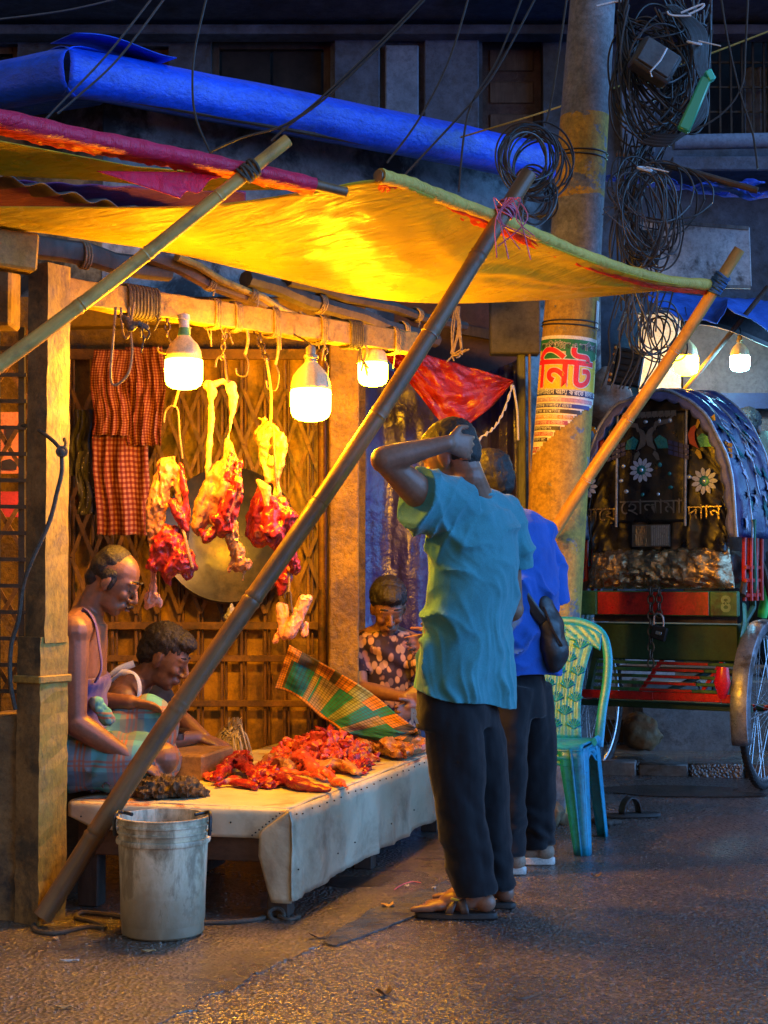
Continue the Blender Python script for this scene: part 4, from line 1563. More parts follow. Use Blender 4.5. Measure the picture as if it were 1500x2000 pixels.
for k in range(3):
    mb = MB()
    mb.box(((a.x + b.x) / 2, 8.25, a.z - .05 - k * .05), (b.x - a.x - .02, .012, .008))
    mb.build('vent_slot', M['cable'], mt, smooth=False)
# second, torn blue awning edge to the side of the pole
def awn2(u, v):
    a = W(1195 + 330 * u, 328 + 42 * u, 8.6)
    p = a + V((0, .7 * (1 - v), .12 * (1 - v)))
    p.z -= .035 * v * (1 + .7 * math.sin(u * 31) + .4 * fb(V((u * 30, 0, 1)), 1)) + .01 * math.sin(u * 40)
    return p
mb = MB()
mb.grid(awn2, 90, 10, lambda u, v: not (v > .8 and math.sin(u * 50) > .75))
tag(mb.build('torn_awning', M['blue_tarp'], solid=.003), 'torn edge of a blue sheet hanging behind the cable tangle', 'awning')
mb = MB()
r_ = random.Random(12)
for k in range(7):
    c = W(1385 + k * 14 + r_.uniform(-8, 8), 362 + r_.uniform(-8, 8), 8.4)
    mb.ell(c, (r_.uniform(.06, .12), .05, .012), rot3(r_.uniform(-.4, .4), r_.uniform(-.1, .5), r_.uniform(-.4, .4)), 10, 6)
tag(fuse(mb, .012, 2, disp=lambda p, n: .012 * fb(p, 14)).build('plastic_bundle', M['blue_tarp']), 'bundle of folded blue plastic on the torn awning edge', 'bundle')
mb = MB()
mb.tube([W(1205, 300, 8.5), W(1330, 330, 8.4), W(1480, 372, 8.3)], .018, 8)
tag(mb.build('awning_pole', M['darkwood']), 'dark pole under the torn blue awning edge', 'pole')
# dark board behind it all so that the far shop reads closed
mb = MB()
a, b = W(1180, 300, 9.4), W(1560, 1400, 9.4)

# ------------------------------------------------------------------ second stall beyond the rickshaw
st2 = thing('second_stall', W(1380, 640, 9.9), 'far stall with a blue tarp roof, cream board and two lit bulbs', 'stall')
def roof2(u, v):
    top = W(1236 + 300 * u, 568 + 22 * u, 10.6)
    lowk = [(0, W(1240, 575, 9.7)), (.3, W(1330, 622, 9.6)), (.5, W(1400, 632, 9.6)), (.62, W(1420, 600, 9.6)), (.75, W(1465, 625, 9.6)), (1, W(1540, 670, 9.6))]
    p = top.lerp(curve_at(lowk, u), v)
    p.z += .02 * fb(V((u * 6, v * 3, 5)), 1.4)
    return p
mb = MB()
mb.grid(roof2, 50, 16)
mb.build('tarp_roof', pm('faded_blue_tarp', (.03, .13, .55), (.02, .09, .42), 4, .5, .4, 30, .01), st2, solid=.006)
def under2(u, v):
    p = W(1330 + 220 * u, 632 + 50 * u, 9.65).lerp(W(1330 + 230 * u, 600 + 60 * u, 10.9), v)
    p.z += .03 * math.sin(u * 5) - .04 * math.sin(PI * v)
    return p
mb = MB()
mb.grid(under2, 20, 10)
mb.build('lining_sheet', pm('grey_sacking', (.3, .27, .23), (.18, .16, .14), 6, .8, .5, 40, .006), st2, solid=.004)
mb = MB()
a, b = W(1246, 612, 10.3), W(1332, 1100, 10.3)
mb.box(((a.x + b.x) / 2, 10.3, (a.z + b.z) / 2), (b.x - a.x, .04, a.z - b.z))
mb.build('cream_board', pm('cream_board', (.62, .55, .42), (.5, .43, .32), 6, .7, .15, 30, .003, stain=(.12, .09, .06), sscale=16, samt=(.62, .7)), st2, smooth=False)
mb = MB()
a, b = W(1334, 600, 10.4), W(1600, 1440, 10.4)
mb.box(((a.x + b.x) / 2, 10.45, (a.z + b.z) / 2), (b.x - a.x, .06, a.z - b.z))
mb.build('rear_wall', pm('dim_grey_wall', (.12, .12, .12), (.07, .07, .075), 4, .8, .3, 30, .006), st2, smooth=False)
mb = MB()
a, b = W(1390, 770, 10.35), W(1600, 800, 10.35)
mb.box(((a.x + b.x) / 2, 10.33, (a.z + b.z) / 2), (b.x - a.x, .1, a.z - b.z))
mb.build('shelf_band', pm('deep_blue_paint', (.02, .035, .1), None, 6, .6, 0), st2, smooth=False)
mb = MB()
a, b = W(1425, 840, 10.2), W(1600, 1400, 10.2)
mb.box(((a.x + b.x) / 2, 10.28, (a.z + b.z) / 2), (b.x - a.x, .05, a.z - b.z))
mb.build('mint_board', pm('mint_board', (.3, .45, .32), (.24, .36, .26), 6, .6, 0), st2, smooth=False)
for (p, q, lb) in (((1180, 905), (1500, 560), 'strut'), ((1415, 770), (1530, 640), 'strut')):
    mb = MB()
    mb.tube([W(p[0] + 90 * (lb == 'strut'), p[1] - 60, 9.75), W(q[0], q[1], 9.7)], .016, 8)
    mb.build('strut', M['darkwood'], st2)
mb = MB()
a, b = W(1150, 880, 10.0), W(1245, 1420, 10.0)
mb.box(((a.x + b.x) / 2, 10.05, (a.z + b.z) / 2), (b.x - a.x, .06, a.z - b.z))
mb.build('dark_partition', M['facade'], st2, smooth=False)
# sacks and a slatted black crate hung above the rickshaw
mb = MB()
mb.ell(W(1192, 762, 8.9), (.13, .1, .13))
mb.ell(W(1180, 800, 8.9), (.15, .1, .12))
tag(fuse(mb, .015, 3, disp=lambda p, n: .02 * fb(p, 9)).build('sack', pm('brown_sacking', (.22, .17, .13), (.12, .09, .07), 8, .85, .5, 60, .004)), 'crumpled brown sack behind the hanging black crate', 'sack')
cr = thing('hanging_crate', W(1225, 718, 8.2), 'black slatted plastic crate hung beside the poster', 'crate')
Rc = rot3(0, math.radians(11), -.2)
cc = W(1228, 718, 8.2)
mb = MB()
mb.box(cc, (.15, .05, .2), Rc)
mb.build('shell', M['cable'], cr, smooth=False, bevel=.008)
for k in range(6):
    mb = MB()
    mb.box(cc + Rc @ V((.005, -.03, -.085 + k * .034)), (.125, .012, .012), Rc)
    mb.build('slat', M['iron'], cr, smooth=False)
mb = MB()
mb.box(cc + Rc @ V((-.085, -.01, 0)), (.022, .03, .22), Rc)
sp = mb.build('side_strip', M['darkwood'], cr, smooth=False)
og = NT('orange_light_dot'); og.done((.9, .25, .02), .3)  # plain orange colour stands in for a string of small lights
for k in (-3.2, -2, 0.4, 2, 3.4):
    mb = MB()
    mb.ell(cc + Rc @ V((-.086, -.027, k * .027)), (.009, .006, .009), None, 10, 6)
    mb.build('light_dot', og.mat, sp)

# ------------------------------------------------------------------ bulbs
def bulb_mats(name, col, st):
    m = NT(name)
    m.set(m.b.inputs['Base Color'], (.8, .8, .8))
    m.set(m.b.inputs['Emission Color'], col)
    m.b.inputs['Emission Strength'].default_value = st
    return m.mat
WARM = (1.0, .41, .004)
BULB_W = 92.0
M['glow_warm'] = bulb_mats('warm_diffuser', WARM, BULB_W)
M['glow_warm_far'] = bulb_mats('warm_diffuser_far', WARM, 30)
M['glow_cold'] = bulb_mats('cold_diffuser', (.22, .7, 1.0), 48)
M['bulb_shell'] = pm('bulb_housing', (.62, .5, .25), (.5, .38, .18), 20, .4, 0)
M['brass'] = pm('dull_socket', (.35, .28, .16), (.2, .15, .09), 20, .45, .2, 60, .002, metal=.4)
M['green_band'] = pm('green_socket_band', (.08, .3, .1), None, 20, .5, 0)
M['white_socket'] = pm('white_socket', (.65, .6, .5), None, 20, .5, 0)
def light_bulb(px, py, Y, wpx, label, style, glow, cord_top, group='lit bulbs hung in the meat stall'):
    R_ = wpx / 2 * S(Y)
    c = W(px, py, Y)        # centre of the glowing part
    t = thing('light_bulb', c, label, 'light bulb', group)
    h = R_ * .85
    mb = MB()
    prof = [(0, -h * 1.08), (R_ * .35, -h * 1.06), (R_ * .65, -h * .98), (R_ * .88, -h * .8), (R_ * .98, -h * .5), (R_, 0), (R_, h * .6), (R_ * .98, h * .74), (R_ * .9, h * .78), (0, h * .78)]
    mb.lathe(prof, 28, c)
    mb.build('diffuser', glow, t)
    mb = MB()
    if style == 'tall':
        prof = [(R_ * .9, h * .8), (R_ * .93, h * .9), (R_ * .9, h * 1.3), (R_ * .72, h * 1.75), (R_ * .45, h * 2.05), (R_ * .34, h * 2.25)]
    else:
        prof = [(R_ * .95, h * .8), (R_ * .96, h * .95), (R_ * .86, h * 1.5), (R_ * .62, h * 1.95), (R_ * .4, h * 2.2), (R_ * .3, h * 2.35)]
    vs = []
    N = 40
    for (r, z) in prof:
        for k in range(N):
            th = 2 * PI * k / N
            rr2 = r * (1 + (.03 if k % 4 < 2 and style != 'tall' else 0))
            vs.append(c + V((rr2 * math.cos(th), rr2 * math.sin(th), z)))
    fs = []
    for i in range(len(prof) - 1):
        for k in range(N):
            fs.append((i * N + k, i * N + (k + 1) % N, (i + 1) * N + (k + 1) % N, (i + 1) * N + k))
    mb.add(vs, fs)
    mb.build('housing', M['bulb_shell'], t)
    zt_ = prof[-1][1]
    if style == 'tall':
        mb = MB()
        mb.lathe([(R_ * .34, zt_), (R_ * .3, zt_ + h * .25), (R_ * .26, zt_ + h * .5), (0, zt_ + h * .5)], 20, c)
        mb.build('collar', M['green_band'], t)
        mb = MB()
        mb.lathe([(R_ * .27, zt_ + h * .5), (R_ * .27, zt_ + h * .95), (R_ * .32, zt_ + h * 1.0), (R_ * .3, zt_ + h * 1.3), (R_ * .12, zt_ + h * 1.4), (0, zt_ + h * 1.4)], 20, c)
        mb.build('socket', M['white_socket'], t)
        zt_ += h * 1.4
    else:
        mb = MB()
        mb.lathe([(R_ * .3, zt_), (R_ * .3, zt_ + h * .2), (R_ * .36, zt_ + h * .25), (R_ * .36, zt_ + h * .4), (R_ * .25, zt_ + h * .45), (R_ * .24, zt_ + h * .85), (R_ * .12, zt_ + h), (0, zt_ + h)], 20, c)
        mb.build('socket', M['brass'], t)
        zt_ += h
    mb = MB()
    top = c + V((0, 0, zt_))
    mb.tube(spline([top, top.lerp(cord_top, .5) + V((.008, 0, 0)), cord_top], 5), .0035, 6)
    mb.build('cord', M['cable'], t)
    return t
light_bulb(359, 727, 5.45, 75, 'lit bulb with a green and white socket beside the red checked cloth', 'tall', M['glow_warm'], beam_at(.30) + V((0, 0, -.03)))
light_bulb(607, 787, 5.62, 80, 'biggest lit bulb with a ribbed housing, hung lowest over the table', 'rib', M['glow_warm'], beam_at(.62) + V((0, 0, -.03)))
light_bulb(728, 728, 6.3, 59, 'small lit bulb hung near the dark prop and red tarp', 'rib', M['glow_warm'], beam_at(.9) + V((0, 0, -.03)))
light_bulb(1340, 712, 9.72, 48, 'warm lit bulb partly behind the orange prop in the far stall', 'rib', M['glow_warm_far'], W(1338, 600, 9.8), 'bulbs of the far stall')
light_bulb(1445, 708, 9.72, 38, 'white lit bulb hanging in the far stall', 'rib', M['glow_cold'], W(1444, 640, 9.8), 'bulbs of the far stall')

# ------------------------------------------------------------------ butcher's table
ZTAB = .372
FL, FR = V((-1.085, 5.36, ZTAB)), V((-.314, 5.17, ZTAB))
vd = V((.307, .952, 0)).normalized()
BL, BR = FL + vd * 1.95, FR + vd * 1.95
def cloth_top_mat():
    m = NT('scrubbed_white_oilcloth')
    co = m.obj()
    f = m.noise(co, 5, 6, .65)
    col = m.ramp(f, [(.3, (.46, .41, .27)), (.7, (.62, .56, .39))])
    s = m.ramp(m.noise(co, 3.5, 7, .7, .4), [(.52, 0), (.72, 1)])
    col = m.mix(m.math('MULTIPLY', s, .85), col, (.22, .17, .11))
    bl = m.ramp(m.noise(co, 6.5, 7, .7, .8), [(.54, 0), (.62, 1)])
    nz = m.n('SeparateXYZ', Vector=m.n('NewGeometry').outputs['Normal']).outputs['Z']
    bl = m.math('MULTIPLY', bl, m.math('GREATER_THAN', nz, .6))
    col = m.mix(m.math('MULTIPLY', bl, .8), col, (.3, .045, .02))
    b = m.bump(m.noise(co, 7, 4), .5, .014)
    b = m.bump(m.noise(co, 60, 4), .2, .002, b)
    return m.done(col, .42, 0, b)
M['oilcloth'] = cloth_top_mat()
tab = thing('butcher_table', (FL + BR) / 2 - V((0, 0, ZTAB)), 'low butcher table covered in stained white oilcloth nailed at the edges', 'table')
ud = (FR - FL).normalized()
TW = (FR - FL).length
def tp(a, b, z):
    return FL + ud * a + vd * b + V((0, 0, z - ZTAB))
mb = MB()
def topf(u, v):
    p = tp(TW * u, 1.95 * v, ZTAB)
    p.z += .004 * fb(p, 6)
    return p
mb.grid(topf, 30, 50)
mb.build('top_cloth', M['oilcloth'], tab, solid=.006)
def skirt(u, v):          # long side facing the street
    r = min(1, v * 7)
    p = tp(TW + .006 + .012 * r, -.032 + 1.98 * u, ZTAB - .23 * v)
    drop = 1 - .13 * math.sin(u * 3) * v
    p.z = ZTAB - .30 * v * (1 - .06 * u) - .003 * v * math.sin(u * 23) + .004 * v * fb(V((u * 30, 0, 2)), 1)
    p += ud * (.009 * math.sin(u * 38 + 2.5 * math.sin(u * 11)) * v + .014 * fb(V((u * 14, v * 2, 1)), 1) * v)
    return p
mb = MB()
mb.grid(skirt, 120, 14)
mb.build('long_skirt', M['oilcloth'], tab, solid=.003)
def fskirt(u, v):          # front flap, cut back towards one end
    k = curve_at([(0, (0, 0, .05)), (.1, (0, 0, .085)), (.3, (0, 0, .098)), (.8, (0, 0, .1)), (1, (0, 0, .1))], u).z
    p = tp(TW * u, -.006 - .012 * min(1, v * 6), ZTAB - k * v)
    p += vd * (.004 * math.sin(u * 25) * v)
    return p
mb = MB()
mb.grid(fskirt, 50, 8)
mb.build('front_flap', M['oilcloth'], tab, solid=.003)
mb = MB()
def corner_flap(u, v):
    L = .305 * v
    inset = curve_at([(0, (.008, 0, 0)), (.24, (.112, 0, 0)), (.5, (.115, 0, 0)), (.85, (.085, 0, 0)), (1, (.07, 0, 0))], v).x
    a = TW + .014 - inset * (1 - u)
    return tp(a, -.024 - .006 * math.sin(u * 3) + .004 * v, ZTAB - .004 - L)
mb.grid(corner_flap, 10, 20)
mb.build('corner_flap', M['oilcloth'], tab, solid=.003)
mb = MB()
mb.box(tp(TW / 2, .03, ZTAB - .12), (TW - .04, .03, .13), rot3(0, 0, math.atan2(ud.y, ud.x)))
mb.build('apron_board', M['grimewood'], tab, smooth=False, bevel=.003)
mb = MB()
mb.slab([tp(.01, .01, ZTAB - .055), tp(TW - .01, .01, ZTAB - .055), tp(TW - .01, 1.94, ZTAB - .055), tp(.01, 1.94, ZTAB - .055)], (0, 0, 1), .045)
mb.build('board', M['grimewood'], tab, smooth=False)
for (a, b) in ((.05, .06), (TW - .055, .06), (.05, 1.88), (TW - .055, 1.88), (TW - .055, .95)):
    mb = MB()
    mb.box(tp(a, b, (ZTAB - .06) / 2), (.075, .07, ZTAB - .07), rot3(0, 0, math.atan2(ud.y, ud.x)))
    mb.build('leg', M['darkwood'], tab, smooth=False, bevel=.004)
mb = MB()
r_ = random.Random(2)
nail = lambda p, n: mb.ell(p, (.0032, .0032, .0032), None, 6, 4)
for i in range(26):
    nail(tp(TW + .020, 1.9 * i / 25 + r_.uniform(-.01, .01), ZTAB - .022 + r_.uniform(-.004, .004)), ud)
for i in range(9):
    nail(tp(.05 + (TW - .25) * i / 8, -.022, ZTAB - .05 - .03 * (i % 2)), -vd)
for i in range(9):
    nail(tp(TW - .012 - .012 * i - .012, -.031, ZTAB - .012 - .0095 * i), -vd)
for i in range(7):
    a = 1.9 * i / 6 + r_.uniform(-.08, .08)
    nail(tp(TW + .03 + .012 * math.sin(a * 19), a, ZTAB - .2 - .01 * math.sin(a * 3)), ud)
o = mb.build('nail_head', M['iron'], tab)
tag(o, kind='stuff')

# bench where the butchers sit
ben = thing('seat_platform', W(160, 1530, 5.75), 'low worn wooden platform the butchers sit on', 'platform')
za = .395
for k in range(4):
    mb = MB()
    y0 = 5.60 + k * .27
    xr = -1.085 + (y0 - 5.36) * .3225 - .012
    mb.box((xr - .4, y0 + .13, za - .02), (.8, .255, .035))
    mb.build('plank', M['grimewood'], ben, smooth=False, bevel=.004)
mb = MB()
mb.box((-1.42, 5.62, .24), (.74, .035, .26))
mb.build('front_board', M['grimewood'], ben, smooth=False, bevel=.004)
mb = MB()
mb.box((-1.42, 5.64, .06), (.74, .06, .12))
mb.build('plinth', M['darkwood'], ben, smooth=False, bevel=.004)

# ------------------------------------------------------------------ bucket
def bucket_mat():
    m = NT('dirty_white_bucket')
    co = m.obj()
    z = m.n('SeparateXYZ', Vector=co).outputs['Z']
    cs = m.n('Mapping', {}, Vector=co, Scale=(1, 1, .35)).outputs[0]
    n1 = m.noise(cs, 14, 7, .7, .3)
    n2 = m.noise(co, 40, 5, .7)
    base = m.ramp(n2, [(.3, (.68, .54, .33)), (.7, (.84, .7, .48))])
    low = m.ramp(m.math('ADD', z, m.math('MULTIPLY', m.math('SUBTRACT', n1, .5), .25)), [(.0, .95), (.12, .7), (.24, .2), (.33, .05)])
    str_ = m.ramp(n1, [(.4, 0), (.6, .85)])
    k = m.math('MAXIMUM', low, str_)
    col = m.mix(k, base, (.17, .12, .065))
    return m.done(col, m.ramp(n2, [(.3, .35), (.7, .6)]), 0, m.bump(n1, .15, .004))
M['bucket'] = bucket_mat()
bc = G(318, 1822, .004)
bkt = thing('bucket', bc, 'grimy white plastic bucket with a ribbed rim on the ground', 'bucket')
mb = MB()
Hb, rb_, rt_ = .375, .131, .146
prof = [(0, .002), (rb_ - .006, .002), (rb_, .008), (rb_ + .008, .2), (rb_ + .012, Hb - .085), (rt_ + .004, Hb - .083), (rt_ + .006, Hb - .076), (rt_ + .004, Hb - .068), (rt_ - .004, Hb - .066), (rt_ - .003, Hb - .052), (rt_ + .002, Hb - .05), (rt_ + .002, Hb - .044), (rt_ - .003, Hb - .042), (rt_ - .002, Hb - .028), (rt_ + .003, Hb - .026), (rt_ + .003, Hb - .02), (rt_ - .001, Hb - .018), (rt_, Hb - .006), (rt_ + .004, Hb - .004), (rt_ + .004, Hb), (rt_ - .005, Hb), (rt_ - .007, Hb - .02), (rb_ + .004, .05), (rb_ - .006, .008), (0, .008)]
mb.lathe(prof, 48, bc)
mb.build('shell', M['bucket'], bkt)
for s in (-1, 1):
    mb = MB()
    a = bc + V((s * (rt_ + .005), -.03, Hb - .06))
    b_ = bc + V((s * (rt_ - .012), .02, Hb + .006))
    mb.tube(spline([a, bc + V((s * (rt_ + .008), -.03, Hb - .02)), bc + V((s * (rt_ + .004), -.01, Hb + .008)), b_, bc + V((s * (rt_ - .045), .0, Hb + .002))], 6), .006, 8)
    mb.build('handle_cord', M['cable'], bkt)
mb = MB()
mb.lathe([(0, .06), (rb_ - .002, .06)], 32, bc)
mb.build('water', M['puddle'], bkt)

# rope lying on the ground
gr_ = thing('ground_rope', G(140, 1800), 'dark rope snaking on the ground from the prop to the table leg', 'rope')
mb = MB()
Z = .011
mb.tube(spline([G(66, 1806, Z), G(72, 1818, Z), G(110, 1822, Z), G(170, 1810, Z), G(205, 1812, Z), G(180, 1800, Z), G(150, 1792, Z), G(165, 1782, Z), G(240, 1790, Z), G(330, 1800, Z), G(420, 1802, Z), G(500, 1796, Z), G(535, 1786, Z), G(552, 1790, Z)], 7), .008, 8)
mb.build('strand', M['darkrope'], gr_)
mb = MB()
mb.torus(G(540, 1786, .02), .025, .008, rot3(.7, .3, 0), 18, 8)
mb.tube(spline([G(545, 1790, .016), G(565, 1796, .011), G(585, 1790, .011)], 5), .007, 8)
mb.build('knot', M['darkrope'], gr_)
# ------------------------------------------------------------------ people
def skin_mat(name, c1, c2):
    m = NT(name)
    co = m.obj()
    f = m.noise(co, 9, 5, .6)
    col = m.ramp(f, [(.3, c2), (.7, c1)])
    sp = m.ramp(m.noise(co, 60, 5, .75), [(.3, .72), (.7, 1.2)])
    col = m.mix(.8, col, sp, 'MULTIPLY')
    b = m.bump(m.noise(co, 160, 4, .6), .3, .002)
    b = m.bump(m.noise(co, 26, 4), .1, .004, b)
    m.set(m.b.inputs['Subsurface Weight'], .06)
    m.set(m.b.inputs['Subsurface Radius'], (.012, .005, .003))
    return m.done(col, m.ramp(f, [(.3, .38), (.7, .5)]), 0, b, .45)
M['skin_a'] = skin_mat('brown_skin', (.22, .1, .055), (.15, .065, .036))
M['skin_b'] = skin_mat('dark_brown_skin', (.2, .095, .055), (.14, .062, .035))
M['skin_c'] = skin_mat('warm_brown_skin', (.26, .125, .075), (.18, .082, .048))
def hair_mat():
    m = NT('black_hair')
    co = m.obj()
    n = m.noise(co, 170, 4, .7)
    col = m.ramp(n, [(.3, (.006, .005, .005)), (.75, (.03, .024, .02))])
    return m.done(col, .5, 0, m.bump(n, .9, .004), .35)
M['hair'] = hair_mat()
M['eye_dark'] = pm('dark_eye', (.015, .01, .008), None, 9, .15, 0)
M['lip'] = pm('lips', (.2, .07, .05), (.14, .045, .035), 20, .4, 0)

def cloth_mat(name, c1, c2, scale=5, rough=.85, weave=420, sheen=.2, spec=.2):
    m = NT(name)
    co = m.obj()
    f = m.noise(co, scale, 4, .6)
    col = m.ramp(f, [(.3, c2), (.7, c1)])
    gr = m.ramp(m.noise(co, 260, 3, .8), [(.3, .72), (.7, 1.22)])
    col = m.mix(.7, col, gr, 'MULTIPLY')
    sw = m.ramp(m.noise(co, 4.5, 5, .7, .4), [(.45, 1.0), (.7, .7)])
    col = m.mix(.6, col, sw, 'MULTIPLY')
    b = m.bump(m.noise(co, 7, 5, .55, .3), .3, .02)
    b = m.bump(m.noise(co, weave, 2), .4, .0015, b)
    m.set(m.b.inputs['Sheen Weight'], sheen)
    return m.done(col, rough, 0, b, spec)

def head_M(center, face, up=(0, 0, 1)):
    f = V(face).normalized()
    u = V(up)
    u = (u - f * u.dot(f)).normalized()
    l = u.cross(f)
    m = Matrix((f, l, u)).transposed().to_4x4()
    m.translation = V(center)
    return m

def head_shape(mb, Mx, k=1.0, ears=True, nose=1.0):
    R = Mx.to_3x3()
    def P(x, y, z): return Mx @ V((x * k, y * k, z * k))
    def E(c, r, rr=None):
        mb.ell(P(*c), tuple(q * k for q in r), (R @ rr) if rr else R, 18, 12)
    E((-.014, 0, .038), (.096, .076, .083))
    E((-.045, 0, .02), (.062, .066, .07))
    E((.024, 0, .006), (.066, .067, .088))
    E((.03, 0, -.05), (.052, .054, .062))
    E((.058, 0, -.092), (.024, .03, .021))
    E((.03, .026, -.072), (.05, .022, .03)); E((.03, -.026, -.072), (.05, .022, .03))
    E((.072, 0, .028), (.02, .052, .014))                      # brow ridge
    for s in (-1, 1):
        E((.066, s * .036, -.022), (.022, .022, .022))         # cheekbone
        E((.074, s * .03, .008), (.013, .016, .011))           # closed lid
        if ears:
            E((-.006, s * .073, -.008), (.02, .009, .031), rot3(0, .15, s * .35))
            E((.0, s * .07, -.03), (.012, .008, .014))
    # nose
    n = nose
    mb.tube([P(.082, 0, .022), P(.094 + .004 * n, 0, .0), P(.104 + .006 * n, 0, -.02), P(.106 + .006 * n, 0, -.031)], [(.008 * k, .009 * k), (.010 * k, .01 * k), (.012 * k, .0115 * k), (.011 * k, .012 * k)], 10)
    mb.ell(P(.104 + .005 * n, 0, -.027), .011 * k)
    for s in (-1, 1):
        E((.096, s * .0125, -.032), (.011, .008, .008))
    # lips and muzzle
    E((.076, 0, -.06), (.02, .03, .02))
    E((.09, 0, -.056), (.011, .021, .006))
    E((.088, 0, -.067), (.011, .018, .007))

def neck(mb, Mx, base, k=1.0, r=.052):
    a = Mx @ V((-.03 * k, 0, -.03 * k))
    b = Mx @ V((-.028 * k, 0, -.09 * k))
    mb.chain([a, b, V(base)], [r * k, r * k, r * 1.12 * k], 14)

def hair_cap(Mx, k, shape='full', vox=.006, seed=1, amp=.006):
    """hair as a shell over the skull, cut back from the face"""
    R = Mx.to_3x3()
    mb = MB()
    def E(c, r, rr=None):
        mb.ell(Mx @ V(tuple(q * k for q in c)), tuple(q * k for q in r), R, 20, 14)
    if shape == 'full':
        E((-.022, 0, .05), (.095, .082, .082)); E((-.05, 0, .01), (.066, .071, .07)); E((.025, 0, .082), (.065, .06, .045)); E((-.06, 0, -.02), (.045, .058, .045))
        E((.045, .0, .088), (.05, .05, .026))
    elif shape == 'crop':
        E((-.018, 0, .046), (.098, .079, .082)); E((-.05, 0, .008), (.063, .069, .066)); E((-.06, 0, -.022), (.043, .056, .04)); E((.02, 0, .07), (.06, .062, .045))
    elif shape == 'bald':
        E((-.046, 0, .034), (.066, .0765, .066)); E((-.066, 0, -.018), (.042, .058, .046)); E((-.034, 0, .064), (.07, .076, .066))
        for s in (-1, 1):
            E((-.008, s * .062, .018), (.036, .018, .036)); E((.014, s * .064, -.004), (.012, .012, .03))
    mb = fuse(mb, vox, 2, disp=lambda p, n: amp * .6 * fb(p, 40, 3) + amp * .55 * fb(V((p.x, p.y, p.z * .4)), 150, 2))
    return mb

def fingers(mb, Wm, curl=(.5, .6, .4), thumb=(.6, .3), k=1.0, splay=.07, side=1):
    """hand frame: x from wrist to knuckles, y towards the thumb, z out of the back of the hand"""
    def P(p): return Wm @ V(p)
    R = Wm.to_3x3()
    mb.tube([P((-.01 * k, 0, 0)), P((.03 * k, .002 * k, 0)), P((.07 * k, .0, .002 * k)), P((.095 * k, 0, 0))],
            [(.018 * k, .026 * k), (.016 * k, .036 * k), (.0145 * k, .041 * k), (.010 * k, .037 * k)], 14, side=R @ V((0, 0, 1)))
    mb.ell(P((.0, 0, 0)), (.026 * k, .026 * k, .02 * k), R)
    mb.ell(P((.035 * k, .02 * k, -.008 * k)), (.032 * k, .018 * k, .016 * k), R)
    for i, (y, L, r) in enumerate(((.031, .072, .0088), (.0105, .08, .0092), (-.0105, .075, .0088), (-.0305, .06, .0078))):
        p = V((.09 * k, y * k, 0))
        a = 0
        yaw = (y / .031) * splay
        pts = [P(p - V((.02 * k, 0, 0))), P(p)]
        rr = [r * k * 1.05, r * k * 1.08]
        for j, f in enumerate((.45, .32, .23)):
            a += curl[j] * (1 + .08 * i)
            d = V((math.cos(a) * math.cos(yaw), math.sin(yaw), -math.sin(a)))
            p = p + d * (L * f * k)
            pts.append(P(p))
            rr.append(r * k * (1 - .1 * (j + 1)))
        mb.chain(pts, rr, 9)
    p = V((.02 * k, .03 * k, -.004 * k))
    a0, b0 = thumb
    d1 = V((math.cos(a0), math.sin(a0), -.25)).normalized()
    d2 = V((math.cos(a0 - b0), math.sin(a0 - b0), -.35)).normalized()
    q1 = p + d1 * (.042 * k); q2 = q1 + d2 * (.03 * k); q3 = q2 + d2 * (.022 * k)
    mb.chain([P((.01 * k, .018 * k, -.002 * k)), P(p), P(q1), P(q2), P(q3)], [.014 * k, .0135 * k, .011 * k, .0095 * k, .008 * k], 9)

def hand_M(wrist, fwd, thumb):
    x = V(fwd).normalized()
    y = V(thumb)
    y = (y - x * y.dot(x)).normalized()
    z = x.cross(y)
    m = Matrix((x, y, z)).transposed().to_4x4()
    m.translation = V(wrist)
    return m

def foot(mb, ankle, heel_dir, k=1.0, sole_z=.02):
    """bare foot on a sole at height sole_z, toes along heel_dir"""
    d = V((heel_dir[0], heel_dir[1], 0)).normalized()
    s = V((-d.y, d.x, 0))
    R = Matrix((d, s, V((0, 0, 1)))).transposed()
    b = V((ankle[0], ankle[1], sole_z))
    mb.chain([V(ankle), b + d * .01 + V((0, 0, .06))], [.036 * k, .038 * k], 12)
    mb.ell(b + d * (-.035 * k) + V((0, 0, .032)), (.036 * k, .032 * k, .033), R)
    mb.ell(b + d * (.05 * k) + V((0, 0, .036)), (.075 * k, .035 * k, .034), R)
    mb.ell(b + d * (.125 * k) + V((0, 0, .02)), (.05 * k, .043 * k, .02), R)
    for i, y in enumerate((.03, .013, -.003, -.018, -.031)):
        L = (.062, .058, .052, .044, .034)[i] * k
        r = (.0125, .0095, .009, .0085, .008)[i]
        mb.chain([b + d * (.145 * k) + s * y * k + V((0, 0, .014)), b + d * (.145 * k + L * .6) + s * y * 1.1 * k + V((0, 0, .013)), b + d * (.145 * k + L) + s * y * 1.12 * k + V((0, 0, .009))], [r * 1.1, r, r * .85], 8)

def folds(freqs, amp, dirs):
    """long cloth folds: sums of ridges across given directions"""
    def f(p, n):
        s = 0
        for (d, fr, a, ph) in dirs:
            w = fb(p, 2.2) * 2.4
            s += a * math.sin(p.dot(V(d)) * fr + ph + w * 2.2)
        return amp * (s + .6 * fb(p, freqs, 3))
    return f

